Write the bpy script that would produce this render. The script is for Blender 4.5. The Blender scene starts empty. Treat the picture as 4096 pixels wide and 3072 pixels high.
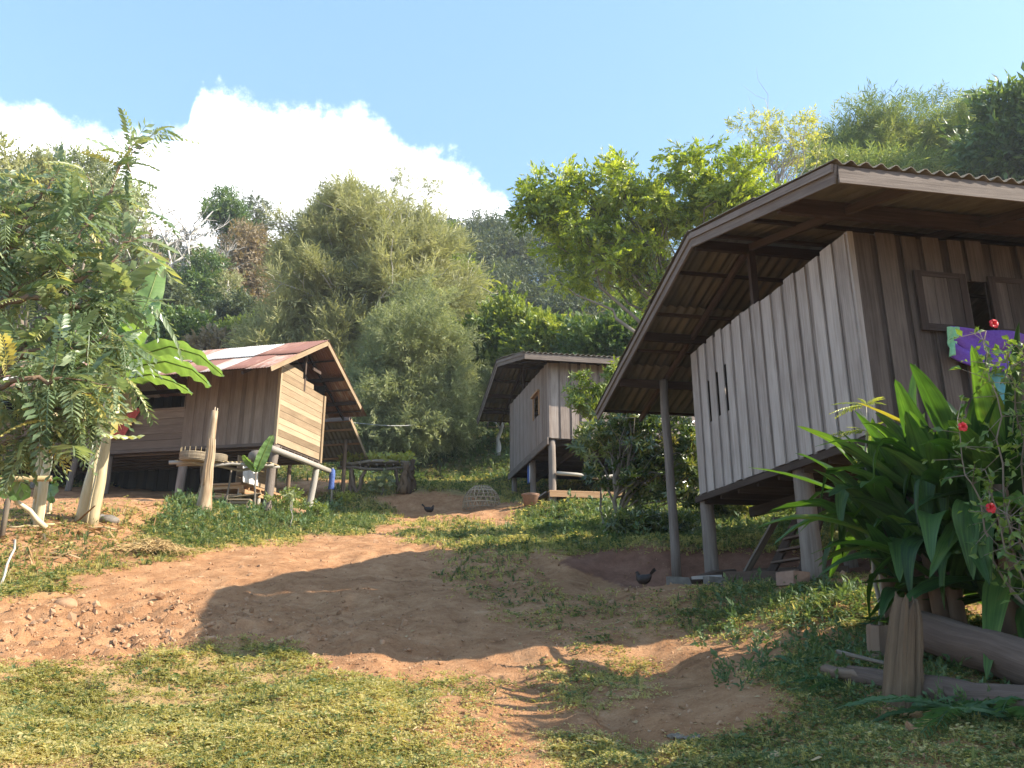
import bpy, math, random
import numpy as np
from math import radians, sin, cos, pi, hypot, atan, atan2

# ------------------------------------------------------------------ camera, sky, sun, exposure
S = bpy.context.scene
C = S.collection
FPX = 800.0                      # focal length in pixels of the 1024 px wide picture
PITCH = atan(234 / FPX)
EYE = 1.6
cam_data = bpy.data.cameras.new("camera")
cam_data.sensor_width = 36.0
cam_data.lens = FPX / 1024 * 36.0
cam_data.clip_start = 0.05
cam_data.clip_end = 3000
cam = bpy.data.objects.new("camera", cam_data)
C.objects.link(cam)
cam.location = (0, 0, EYE)
cam.rotation_euler = (pi / 2 + PITCH, 0, 0)
S.camera = cam

SUN_AZ, SUN_EL = 100.0, 36.0
sun_data = bpy.data.lights.new("sun", 'SUN')
sun_data.energy = 4.8
sun_data.angle = radians(0.5)
sun_data.color = (1.0, 0.9, 0.74)
sun = bpy.data.objects.new("sun", sun_data)
C.objects.link(sun)
sun.location = (60, -10, 60)
sun.rotation_euler = (radians(90 - SUN_EL), 0, -radians(SUN_AZ) + pi)

S.view_settings.view_transform = 'Standard'
S.view_settings.look = 'None'
S.view_settings.gamma = 1.0
S.view_settings.exposure = 1.36
S.cycles.max_bounces = 6
S.cycles.diffuse_bounces = 3
S.cycles.glossy_bounces = 2
S.cycles.transmission_bounces = 3
S.cycles.transparent_max_bounces = 6
S.cycles.volume_bounces = 0
S.cycles.sample_clamp_indirect = 6.0
S.cycles.use_denoising = True

W = bpy.data.worlds.new("World")
S.world = W
W.use_nodes = True


def build_world():
    nt = W.node_tree
    nt.nodes.clear()
    N, L = nt.nodes.new, nt.links.new
    out = N('ShaderNodeOutputWorld')
    bg = N('ShaderNodeBackground')
    bg.inputs['Strength'].default_value = SKY_STRENGTH
    sky = N('ShaderNodeTexSky')
    sky.sky_type = 'NISHITA'
    sky.sun_disc = False
    sky.sun_elevation = radians(SUN_EL)
    sky.sun_rotation = radians(SUN_AZ)
    sky.altitude = 300
    sky.air_density = 1.0
    sky.dust_density = 1.2
    sky.ozone_density = 1.4
    tc = N('ShaderNodeTexCoord')
    sep = N('ShaderNodeSeparateXYZ')
    L(tc.outputs['Generated'], sep.inputs[0])

    def M(op, a, b=None, clamp=False):
        n = N('ShaderNodeMath')
        n.operation = op
        n.use_clamp = clamp
        for i, v in enumerate((a, b)):
            if v is None:
                continue
            if isinstance(v, (int, float)):
                n.inputs[i].default_value = v
            else:
                L(v, n.inputs[i])
        return n.outputs[0]
    ysafe = M('MAXIMUM', sep.outputs[1], 0.02)
    X = M('DIVIDE', sep.outputs[0], ysafe)
    Z = M('DIVIDE', sep.outputs[2], ysafe)
    # the top of the cumulus bank, as slope (z/y) over bearing (x/y)
    nz = N('ShaderNodeTexNoise')
    nz.inputs['Scale'].default_value = 11.0
    nz.inputs['Detail'].default_value = 8.0
    nz.inputs['Roughness'].default_value = 0.62
    L(tc.outputs['Generated'], nz.inputs['Vector'])
    nz2 = N('ShaderNodeTexNoise')
    nz2.inputs['Scale'].default_value = 26.0
    nz2.inputs['Detail'].default_value = 6.0
    nz2.inputs['Roughness'].default_value = 0.65
    L(tc.outputs['Generated'], nz2.inputs['Vector'])
    ramp = N('ShaderNodeValToRGB')
    el = ramp.color_ramp.elements
    pts = [(-260, 120), (-60, 100), (0, 104), (42, 99), (70, 116), (92, 122), (125, 125), (185, 132), (199, 88),
           (240, 99), (278, 116), (324, 120), (352, 113), (384, 125), (417, 148), (440, 162), (463, 180),
           (490, 190), (512, 214), (521, 234), (532, 300), (600, 420)]
    xs, vs = [], []
    for (px, py) in pts:
        d = FPX * np.array([0, cos(PITCH), sin(PITCH)]) + (px - 512) * np.array([1, 0, 0]) - (py - 384) * np.array([0, -sin(PITCH), cos(PITCH)])
        xs.append(d[0] / d[1])
        vs.append(d[2] / d[1])
    x0, x1 = -1.6, 0.4
    while len(el) > 1:
        el.remove(el[-1])
    for i, (x, v) in enumerate(zip(xs, vs)):
        p = (x - x0) / (x1 - x0)
        e = el[0] if i == 0 else el.new(p)
        e.position = p
        e.color = (v, v, v, 1)
    L(M('DIVIDE', M('SUBTRACT', X, x0), x1 - x0, True), ramp.inputs[0])
    rtop = N('ShaderNodeSeparateColor')
    L(ramp.outputs[0], rtop.inputs[0])
    top = rtop.outputs[0]
    disp = M('ADD', M('MULTIPLY', M('SUBTRACT', nz.outputs[0], 0.5), 0.15), M('MULTIPLY', M('SUBTRACT', nz2.outputs[0], 0.5), 0.11))
    depth = M('ADD', M('SUBTRACT', top, Z), disp)
    mask = N('ShaderNodeMapRange')
    mask.interpolation_type = 'SMOOTHSTEP'
    mask.inputs['From Min'].default_value = -0.020
    mask.inputs['From Max'].default_value = 0.045
    L(depth, mask.inputs['Value'])
    front = M('GREATER_THAN', sep.outputs[1], 0.05)
    up = M('GREATER_THAN', sep.outputs[2], -0.02)
    m = M('MULTIPLY', M('MULTIPLY', mask.outputs[0], front), up)
    # thin veil of high haze that pales the blue
    pale = N('ShaderNodeMixRGB')
    pale.blend_type = 'MIX'
    pale.inputs[0].default_value = SKY_PALE
    L(sky.outputs[0], pale.inputs[1])
    pale.inputs[2].default_value = SKY_VEIL
    mix = N('ShaderNodeMixRGB')
    L(m, mix.inputs[0])
    L(pale.outputs[0], mix.inputs[1])
    mix.inputs[2].default_value = CLOUD_COL
    L(mix.outputs[0], bg.inputs['Color'])
    L(bg.outputs[0], out.inputs[0])


SKY_STRENGTH = 0.15
SKY_PALE = 0.40
SKY_VEIL = (1.2, 2.3, 3.5, 1)
CLOUD_COL = (8.5, 8.6, 8.8, 1)
build_world()

# ------------------------------------------------------------------ measuring: pixels of the photograph to points of the place
RT = np.array([1, 0, 0.0])
FWD = np.array([0, cos(PITCH), sin(PITCH)])
UPV = np.array([0, -sin(PITCH), cos(PITCH)])
CAM = np.array([0, 0, EYE])
ZV = np.array([0, 0, 1.0])


def ray(x, y):
    d = FPX * FWD + (x - 512) * RT - (y - 384) * UPV
    return d / hypot(d[0], d[1])


def at(x, y, D):
    return CAM + ray(x, y) * D


def proj(P):
    q = np.asarray(P, float) - CAM
    z = np.maximum(q @ FWD, 0.05)
    return 512 + FPX * (q @ RT) / z, 384 - FPX * (q @ UPV) / z


def on_plane(x, y, p0, n):
    d = ray(x, y)
    return CAM + d * (((p0 - CAM) @ n) / (d @ n))


def az(a):
    return np.array([sin(radians(a)), cos(radians(a)), 0.0])


def nrm(v):
    v = np.asarray(v, float)
    return v / (np.linalg.norm(v, axis=-1, keepdims=True) + 1e-12)


def vnoise(x, y, seed=0):
    x = np.asarray(x, float)
    y = np.asarray(y, float)
    xi = np.floor(x).astype(np.int64)
    yi = np.floor(y).astype(np.int64)
    fx, fy = x - xi, y - yi
    fx = fx * fx * (3 - 2 * fx)
    fy = fy * fy * (3 - 2 * fy)

    def h(a, b):
        n = (a * 374761393 + b * 668265263 + seed * 1442695041) & 0xffffffff
        n = ((n ^ (n >> 13)) * 1274126177) & 0xffffffff
        n = ((n ^ (n >> 16)) * 2246822519) & 0xffffffff
        return ((n ^ (n >> 15)) & 0xffffff) / float(0xffffff)
    return (h(xi, yi) * (1 - fx) + h(xi + 1, yi) * fx) * (1 - fy) + (h(xi, yi + 1) * (1 - fx) + h(xi + 1, yi + 1) * fx) * fy


def fbm(x, y, o=4, seed=0):
    s, a, t = 0, 1.0, 0
    for i in range(o):
        s = s + a * vnoise(np.asarray(x) * 2 ** i + 17.3 * i, np.asarray(y) * 2 ** i - 9.1 * i, seed + i)
        t += a
        a *= 0.5
    return s / t


# ------------------------------------------------------------------ mesh and object helpers
def tag(o, label=None, cat=None, group=None, kind=None):
    if label:
        o['label'] = label
    if cat:
        o['category'] = cat
    if group:
        o['group'] = group
    if kind:
        o['kind'] = kind
    return o


def thing(name, loc, label, cat, group=None):
    o = bpy.data.objects.new(name, None)
    o.empty_display_size = 0.2
    o.location = tuple(float(c) for c in loc)
    C.objects.link(o)
    return tag(o, label, cat, group)


def root_loc(o):
    p = np.zeros(3)
    while o is not None:
        p += np.array(o.location)
        o = o.parent
    return p


def mesh_object(name, V, F, mat, parent=None, tint=None, guv=None, smooth=False, mask=None, origin=None):
    """V (n,3) world coordinates; F list of index arrays (m,3) / (m,4)"""
    V = np.asarray(V, np.float64)
    off = np.zeros(3)
    if parent is not None:
        off = root_loc(parent)
    elif origin is not None:
        off = np.asarray(origin, float)
    me = bpy.data.meshes.new(name)
    me.vertices.add(len(V))
    me.vertices.foreach_set('co', (V - off).astype(np.float32).ravel())
    F = [np.asarray(f, np.int32) for f in F if len(f)]
    loops = np.concatenate([f.ravel() for f in F])
    sizes = np.concatenate([np.full(len(f), f.shape[1], np.int32) for f in F])
    me.loops.add(len(loops))
    me.loops.foreach_set('vertex_index', loops)
    me.polygons.add(len(sizes))
    starts = np.zeros(len(sizes), np.int32)
    starts[1:] = np.cumsum(sizes)[:-1]
    me.polygons.foreach_set('loop_start', starts)
    me.update(calc_edges=True)
    me.polygons.foreach_set('use_smooth', np.full(len(sizes), bool(smooth)))
    if tint is not None:
        a = me.attributes.new('tint', 'FLOAT', 'POINT')
        a.data.foreach_set('value', np.asarray(tint, np.float32))
    if guv is not None:
        a = me.attributes.new('guv', 'FLOAT_VECTOR', 'POINT')
        a.data.foreach_set('vector', np.asarray(guv, np.float32).ravel())
    if mask is not None:
        for k, v in mask.items():
            a = me.attributes.new(k, 'FLOAT', 'POINT')
            a.data.foreach_set('value', np.asarray(v, np.float32))
    me.materials.append(mat)
    o = bpy.data.objects.new(name, me)
    C.objects.link(o)
    if parent is not None:
        o.parent = parent
    elif origin is not None:
        o.location = tuple(float(c) for c in off)
    return o


BOXF = np.array([[0, 1, 3, 2], [4, 6, 7, 5], [0, 4, 5, 1], [2, 3, 7, 6], [0, 2, 6, 4], [1, 5, 7, 3]])


class MB:
    def __init__(self, seed=1):
        self.V, self.Q, self.T, self.t, self.g, self.n = [], [], [], [], [], 0
        self.rng = np.random.default_rng(seed)

    def raw(self, V, quads=None, tris=None, tint=None, guv=None):
        V = np.asarray(V, float)
        if quads is not None and len(quads):
            self.Q.append(np.asarray(quads) + self.n)
        if tris is not None and len(tris):
            self.T.append(np.asarray(tris) + self.n)
        self.V.append(V)
        t = self.rng.random() if tint is None else tint
        self.t.append(np.broadcast_to(np.asarray(t, float), (len(V),)).copy())
        self.g.append(V.copy() if guv is None else np.asarray(guv, float))
        self.n += len(V)

    def box(self, c, ax, ay, az_, hx, hy, hz, tint=None, skew=0.0):
        """half sizes along three unit axes; grain runs along the longest"""
        s = np.array([[i, j, k] for i in (-1, 1) for j in (-1, 1) for k in (-1, 1)], float)
        h = np.array([hx, hy, hz])
        A = np.array([ax, ay, az_], float)
        loc = s * h
        if skew:
            loc = loc + self.rng.normal(0, skew, loc.shape)
        V = np.asarray(c, float) + loc @ A
        o = self.rng.random(3) * 40
        k = int(np.argmax(h))
        order = [k] + [i for i in range(3) if i != k]
        self.raw(V, BOXF, tint=tint, guv=(loc[:, order] + o))

    def beam(self, p0, p1, w, h, up=ZV, tint=None, skew=0.0):
        p0, p1 = np.asarray(p0, float), np.asarray(p1, float)
        d = p1 - p0
        L = np.linalg.norm(d)
        d = d / L
        s = np.cross(d, up)
        if np.linalg.norm(s) < 1e-4:
            s = np.cross(d, [1, 0, 0])
        s = nrm(s)
        u = np.cross(s, d)
        self.box((p0 + p1) / 2, d, s, u, L / 2, w / 2, h / 2, tint, skew)

    def tube(self, P, r, n=8, tint=None, cap=True, wob=0.0):
        P = np.asarray(P, float)
        m = len(P)
        r = np.broadcast_to(np.asarray(r, float), (m,))
        T = nrm(np.gradient(P, axis=0))
        ref = np.array([0.31, 0.77, 0.11]) if abs(T[0] @ ZV) > 0.8 else ZV
        A = nrm(np.cross(T, ref))
        B = np.cross(T, A)
        th = np.arange(n) * 2 * pi / n
        ring = A[:, None, :] * np.cos(th)[None, :, None] + B[:, None, :] * np.sin(th)[None, :, None]
        rr = r[:, None] * (1 + (self.rng.normal(0, wob, (m, n)) if wob else 0))
        V = P[:, None, :] + ring * rr[..., None]
        i = np.arange(m - 1)[:, None] * n
        j = np.arange(n)[None, :]
        jn = (j + 1) % n
        q = np.stack([i + j, i + jn, i + n + jn, i + n + j], -1).reshape(-1, 4)
        ln = np.concatenate([[0], np.cumsum(np.linalg.norm(np.diff(P, axis=0), axis=1))])
        o = self.rng.random(3) * 40
        g = np.stack([np.repeat(ln, n), np.tile(np.cos(th), m) * np.repeat(r, n), np.tile(np.sin(th), m) * np.repeat(r, n)], -1) + o
        V = V.reshape(-1, 3)
        tris = []
        if cap:
            V = np.vstack([V, P[0], P[-1]])
            g = np.vstack([g, g[0], g[-1]])
            a, b = m * n, m * n + 1
            jj = np.arange(n)
            tris = np.vstack([np.stack([np.full(n, a), (jj + 1) % n, jj], -1),
                              np.stack([np.full(n, b), (m - 1) * n + jj, (m - 1) * n + (jj + 1) % n], -1)])
        self.raw(V, q, tris, tint, g)

    def grid(self, P, tint=None, thick=0.0, guv=None):
        P = np.asarray(P, float)
        a, b = P.shape[:2]
        i = np.arange(a - 1)[:, None] * b
        j = np.arange(b - 1)[None, :]
        q = np.stack([i + j, i + j + 1, i + b + j + 1, i + b + j], -1).reshape(-1, 4)
        V = P.reshape(-1, 3)
        if guv is None:
            ii, jj = np.meshgrid(np.arange(a), np.arange(b), indexing='ij')
            guv = np.stack([ii.ravel() * 0.1, jj.ravel() * 0.1, np.zeros(a * b)], -1) + self.rng.random(3) * 40
        if np.ndim(tint):
            tint = np.asarray(tint).ravel()
        if not thick:
            self.raw(V, q, tint=tint, guv=guv)
            return
        du = np.gradient(P, axis=0)
        dv = np.gradient(P, axis=1)
        n = nrm(np.cross(du, dv)).reshape(-1, 3)
        V2 = V - n * thick
        nn = a * b
        rim = np.concatenate([np.arange(b), np.arange(1, a) * b + b - 1, (a - 1) * b + np.arange(b - 2, -1, -1), np.arange(a - 2, 0, -1) * b])
        rn = np.roll(rim, -1)
        qs = np.vstack([q, q[:, ::-1] + nn, np.stack([rim, rim + nn, rn + nn, rn], -1)])
        if tint is None:
            tint = self.rng.random()
        t2 = np.concatenate([tint, tint]) if np.ndim(tint) else tint
        self.raw(np.vstack([V, V2]), qs, tint=t2, guv=np.vstack([guv, guv]))

    def lathe(self, base, prof, n=20, tint=None, axis=ZV, close=True):
        """prof: list of (radius, height)"""
        base = np.asarray(base, float)
        P = np.array([base + axis * z for _, z in prof])
        r = np.array([max(a, 1e-4) for a, _ in prof])
        th = np.arange(n) * 2 * pi / n
        x = nrm(np.cross(axis, [0.2, 0.9, 0.3]))
        y = np.cross(axis, x)
        V = P[:, None] + (x * np.cos(th)[:, None] + y * np.sin(th)[:, None])[None] * r[:, None, None]
        m = len(r)
        i = np.arange(m - 1)[:, None] * n
        j = np.arange(n)[None, :]
        jn = (j + 1) % n
        q = np.stack([i + j, i + jn, i + n + jn, i + n + j], -1).reshape(-1, 4)
        g = np.stack([np.tile(th * 0.2, m), np.repeat(np.arange(m) * 0.05, n), np.zeros(m * n)], -1)
        self.raw(V.reshape(-1, 3), q, tint=tint, guv=g)

    def build(self, name, mat, parent=None, smooth=False, origin=None):
        F = []
        if self.Q:
            F.append(np.vstack(self.Q))
        if self.T:
            F.append(np.vstack(self.T))
        return mesh_object(name, np.vstack(self.V), F, mat, parent, np.concatenate(self.t), np.vstack(self.g), smooth, origin=origin)


# ------------------------------------------------------------------ materials
def mat_base(name):
    m = bpy.data.materials.new(name)
    m.use_nodes = True
    nt = m.node_tree
    nt.nodes.clear()
    out = nt.nodes.new('ShaderNodeOutputMaterial')
    b = nt.nodes.new('ShaderNodeBsdfPrincipled')
    nt.links.new(b.outputs[0], out.inputs[0])
    return m, nt, nt.nodes.new, nt.links.new, b, out


def ramp_node(N, stops, interp='LINEAR'):
    r = N('ShaderNodeValToRGB')
    r.color_ramp.interpolation = interp
    e = r.color_ramp.elements
    while len(e) > 1:
        e.remove(e[-1])
    for i, (p, c) in enumerate(stops):
        k = e[0] if i == 0 else e.new(p)
        k.position = p
        k.color = (*c, 1) if len(c) == 3 else c
    return r


def wood_mat(name, dark, mid, light, rough=0.8, grain=1.0, tintv=0.5, bump=0.6):
    """weathered timber: grain along the board, a shade of its own per board, blotchy weathering"""
    m, nt, N, L, b, out = mat_base(name)
    at_ = N('ShaderNodeAttribute')
    at_.attribute_name = 'guv'
    mp = N('ShaderNodeMapping')
    mp.inputs['Scale'].default_value = (1.3, 38 * grain, 38 * grain)
    L(at_.outputs['Vector'], mp.inputs[0])
    n1 = N('ShaderNodeTexNoise')
    n1.inputs['Scale'].default_value = 1.0
    n1.inputs['Detail'].default_value = 6
    n1.inputs['Roughness'].default_value = 0.7
    L(mp.outputs[0], n1.inputs['Vector'])
    mp2 = N('ShaderNodeMapping')
    mp2.inputs['Scale'].default_value = (1.2, 4, 4)
    L(at_.outputs['Vector'], mp2.inputs[0])
    n2 = N('ShaderNodeTexNoise')
    n2.inputs['Scale'].default_value = 1.6
    n2.inputs['Detail'].default_value = 4
    L(mp2.outputs[0], n2.inputs['Vector'])
    t = N('ShaderNodeAttribute')
    t.attribute_name = 'tint'
    a1 = N('ShaderNodeMath')
    a1.operation = 'MULTIPLY_ADD'
    L(t.outputs['Fac'], a1.inputs[0])
    a1.inputs[1].default_value = tintv
    L(n1.outputs[0], a1.inputs[2])
    a2 = N('ShaderNodeMath')
    a2.operation = 'MULTIPLY_ADD'
    L(n2.outputs[0], a2.inputs[0])
    a2.inputs[1].default_value = 0.55
    L(a1.outputs[0], a2.inputs[2])
    mr = N('ShaderNodeMapRange')
    mr.inputs['From Min'].default_value = 0.45
    mr.inputs['From Max'].default_value = 0.45 + 0.62 + tintv * 0.75
    L(a2.outputs[0], mr.inputs['Value'])
    r = ramp_node(N, [(0.0, dark), (0.5, mid), (1.0, light)])
    L(mr.outputs[0], r.inputs[0])
    L(r.outputs[0], b.inputs['Base Color'])
    b.inputs['Roughness'].default_value = rough
    b.inputs['Specular IOR Level'].default_value = 0.25
    bp = N('ShaderNodeBump')
    bp.inputs['Strength'].default_value = bump
    bp.inputs['Distance'].default_value = 0.012
    L(n1.outputs[0], bp.inputs['Height'])
    L(bp.outputs[0], b.inputs['Normal'])
    return m


def leaf_mat(name, cols, trans=0.35, rough=0.45, spec=0.4, tcol=None):
    m, nt, N, L, b, out = mat_base(name)
    t = N('ShaderNodeAttribute')
    t.attribute_name = 'tint'
    r = ramp_node(N, [(i / (len(cols) - 1), c) for i, c in enumerate(cols)])
    L(t.outputs['Fac'], r.inputs[0])
    L(r.outputs[0], b.inputs['Base Color'])
    b.inputs['Roughness'].default_value = rough
    b.inputs['Specular IOR Level'].default_value = spec
    tr = N('ShaderNodeBsdfTranslucent')
    hs = N('ShaderNodeMixRGB')
    hs.blend_type = 'MULTIPLY'
    hs.inputs[0].default_value = 1.0
    L(r.outputs[0], hs.inputs[1])
    hs.inputs[2].default_value = (*(tcol or (1.9, 1.7, 0.7)), 1)
    L(hs.outputs[0], tr.inputs[0])
    mx = N('ShaderNodeMixShader')
    mx.inputs[0].default_value = trans
    L(b.outputs[0], mx.inputs[1])
    L(tr.outputs[0], mx.inputs[2])
    L(mx.outputs[0], out.inputs[0])
    return m


def plain_mat(name, c1, c2=None, scale=6.0, rough=0.7, bump=0.2, spec=0.3, metal=0.0, attr=False):
    m, nt, N, L, b, out = mat_base(name)
    tc = N('ShaderNodeTexCoord')
    n1 = N('ShaderNodeTexNoise')
    n1.inputs['Scale'].default_value = scale
    n1.inputs['Detail'].default_value = 6
    n1.inputs['Roughness'].default_value = 0.65
    L(tc.outputs['Object'], n1.inputs['Vector'])
    r = ramp_node(N, [(0.3, c1), (0.7, c2 or c1)])
    if attr:
        t = N('ShaderNodeAttribute')
        t.attribute_name = 'tint'
        a = N('ShaderNodeMath')
        a.operation = 'MULTIPLY_ADD'
        L(t.outputs['Fac'], a.inputs[0])
        a.inputs[1].default_value = 0.6
        s = N('ShaderNodeMath')
        s.operation = 'SUBTRACT'
        L(n1.outputs[0], s.inputs[0])
        s.inputs[1].default_value = 0.3
        L(s.outputs[0], a.inputs[2])
        L(a.outputs[0], r.inputs[0])
    else:
        L(n1.outputs[0], r.inputs[0])
    L(r.outputs[0], b.inputs['Base Color'])
    b.inputs['Roughness'].default_value = rough
    b.inputs['Specular IOR Level'].default_value = spec
    b.inputs['Metallic'].default_value = metal
    bp = N('ShaderNodeBump')
    bp.inputs['Strength'].default_value = bump
    bp.inputs['Distance'].default_value = 0.02
    L(n1.outputs[0], bp.inputs['Height'])
    L(bp.outputs[0], b.inputs['Normal'])
    return m


MAT = {
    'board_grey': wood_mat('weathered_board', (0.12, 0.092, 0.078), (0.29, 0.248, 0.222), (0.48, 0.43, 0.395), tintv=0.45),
    'board_mid': wood_mat('brown_grey_board', (0.085, 0.06, 0.048), (0.20, 0.153, 0.127), (0.36, 0.30, 0.262)),
    'bark_white': wood_mat('whitish_bark', (0.28, 0.26, 0.23), (0.47, 0.44, 0.40), (0.62, 0.59, 0.55), grain=0.3),
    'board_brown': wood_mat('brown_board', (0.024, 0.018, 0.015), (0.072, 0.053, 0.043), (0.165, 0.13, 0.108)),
    'board_tan': wood_mat('tan_board', (0.095, 0.064, 0.037), (0.24, 0.172, 0.107), (0.41, 0.318, 0.21), tintv=0.7),
    'board_dusty': wood_mat('dusty_board', (0.085, 0.06, 0.045), (0.16, 0.118, 0.09), (0.27, 0.21, 0.165)),
    'fascia': wood_mat('fascia_board', (0.075, 0.058, 0.05), (0.155, 0.125, 0.107), (0.27, 0.225, 0.195), tintv=0.3),
    'frame_red': wood_mat('red_brown_timber', (0.020, 0.014, 0.012), (0.050, 0.034, 0.028), (0.105, 0.075, 0.062)),
    'post': wood_mat('grey_post_timber', (0.06, 0.046, 0.038), (0.165, 0.135, 0.115), (0.30, 0.26, 0.225), grain=0.8, bump=1.0),
    'old_log': wood_mat('old_log_timber', (0.03, 0.02, 0.016), (0.11, 0.074, 0.056), (0.21, 0.15, 0.115), grain=0.8, bump=1.0),
    'stump': wood_mat('stump_timber', (0.025, 0.016, 0.010), (0.105, 0.068, 0.04), (0.23, 0.155, 0.092), grain=0.9, bump=1.0),
    'deck': wood_mat('orange_deck_timber', (0.16, 0.08, 0.04), (0.33, 0.19, 0.10), (0.50, 0.33, 0.19)),
    'bamboo': wood_mat('bamboo_cane', (0.25, 0.18, 0.09), (0.42, 0.32, 0.17), (0.55, 0.44, 0.26), rough=0.5, grain=0.3),
    'pale_pole': wood_mat('pale_peeled_pole', (0.20, 0.165, 0.125), (0.36, 0.31, 0.25), (0.50, 0.45, 0.38), grain=0.6),
    'wicker': wood_mat('wicker', (0.14, 0.11, 0.075), (0.27, 0.215, 0.15), (0.42, 0.35, 0.25), grain=0.5),
    'bark': wood_mat('bark', (0.07, 0.055, 0.042), (0.16, 0.13, 0.10), (0.30, 0.25, 0.20), grain=0.3),
    'bark_pale': wood_mat('pale_bark', (0.14, 0.12, 0.10), (0.30, 0.27, 0.235), (0.46, 0.43, 0.385), grain=0.6, bump=0.9),
    'bark_red': wood_mat('brown_bark', (0.08, 0.05, 0.034), (0.17, 0.115, 0.08), (0.28, 0.20, 0.14), grain=0.3),
    'banana_stem': wood_mat('banana_stem', (0.22, 0.15, 0.07), (0.47, 0.39, 0.24), (0.66, 0.58, 0.42), rough=0.5, grain=0.25),
    'banana_dead': wood_mat('dead_banana_stem', (0.07, 0.035, 0.022), (0.30, 0.21, 0.125), (0.56, 0.47, 0.35), rough=0.5, grain=0.28),
    'cement_sheet': wood_mat('fibre_cement_sheet', (0.085, 0.073, 0.058), (0.17, 0.148, 0.116), (0.26, 0.23, 0.185), grain=0.2, tintv=0.3),
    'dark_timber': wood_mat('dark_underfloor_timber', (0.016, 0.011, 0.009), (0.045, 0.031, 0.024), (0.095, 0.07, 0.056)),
    'shade_board': wood_mat('shade_dark_board', (0.008, 0.007, 0.006), (0.02, 0.016, 0.013), (0.05, 0.04, 0.032)),  # near-black base colour stands in for the shade inside and under the hut
    'pot': plain_mat('grey_clay', (0.12, 0.105, 0.09), (0.22, 0.195, 0.17), 9),
    'terracotta': plain_mat('terracotta', (0.20, 0.115, 0.08), (0.32, 0.20, 0.14), 7),
    'red_cloth': plain_mat('red_patterned_cloth', (0.36, 0.055, 0.05), (0.52, 0.13, 0.11), 9, rough=0.9),
    'purple_cloth': plain_mat('purple_blanket', (0.15, 0.068, 0.37), (0.20, 0.10, 0.46), 30, rough=0.95, bump=0.5),
    'teal_cloth': plain_mat('teal_cloth', (0.10, 0.28, 0.29), (0.15, 0.36, 0.37), 14, rough=0.9),
    'green_cloth': plain_mat('pale_green_towel', (0.22, 0.48, 0.27), (0.32, 0.60, 0.36), 20, rough=0.95),
    'blue_cloth': plain_mat('blue_cloth', (0.05, 0.09, 0.28), (0.12, 0.18, 0.42), 14, rough=0.9),
    'white_cloth': plain_mat('white_cloth', (0.62, 0.60, 0.58), (0.76, 0.75, 0.74), 10, rough=0.9),
    'tin': plain_mat('dull_tin', (0.42, 0.42, 0.40), (0.56, 0.56, 0.54), 12, rough=0.4, metal=0.6),
    'flower': leaf_mat('red_petal', [(0.55, 0.015, 0.025), (0.75, 0.04, 0.05)], 0.3, tcol=(1.2, 1, 1)),
    'hen': plain_mat('dark_feathers', (0.008, 0.006, 0.006), (0.035, 0.018, 0.012), 24, rough=0.5),
    'comb': plain_mat('red_comb', (0.35, 0.03, 0.02), None, 10),
    'straw': wood_mat('dry_straw', (0.26, 0.17, 0.07), (0.42, 0.29, 0.13), (0.55, 0.42, 0.23), grain=0.2),
    'wire': plain_mat('grey_wire', (0.35, 0.35, 0.35), None, 5),
    'clod': plain_mat('dry_earth', (0.27, 0.15, 0.08), (0.40, 0.25, 0.15), 6, rough=0.95, attr=True),
}


def rust_roof_mat():
    m, nt, N, L, b, out = mat_base('rusty_tin_roof')
    t = N('ShaderNodeAttribute')
    t.attribute_name = 'tint'
    g = N('ShaderNodeAttribute')
    g.attribute_name = 'guv'
    mp = N('ShaderNodeMapping')
    mp.inputs['Scale'].default_value = (1.2, 5, 1)
    L(g.outputs['Vector'], mp.inputs[0])
    n = N('ShaderNodeTexNoise')
    n.inputs['Scale'].default_value = 1.6
    n.inputs['Detail'].default_value = 7
    n.inputs['Roughness'].default_value = 0.65
    L(mp.outputs[0], n.inputs['Vector'])
    a = N('ShaderNodeMath')
    a.operation = 'MULTIPLY_ADD'
    L(n.outputs[0], a.inputs[0])
    a.inputs[1].default_value = 0.75
    L(t.outputs['Fac'], a.inputs[2])
    r = ramp_node(N, [(0.50, (0.52, 0.51, 0.50)), (0.66, (0.44, 0.37, 0.33)), (0.82, (0.33, 0.185, 0.135)), (0.95, (0.22, 0.10, 0.07))])
    L(a.outputs[0], r.inputs[0])
    L(r.outputs[0], b.inputs['Base Color'])
    b.inputs['Roughness'].default_value = 0.55
    b.inputs['Metallic'].default_value = 0.0
    return m


MAT['rust_roof'] = rust_roof_mat()

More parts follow.
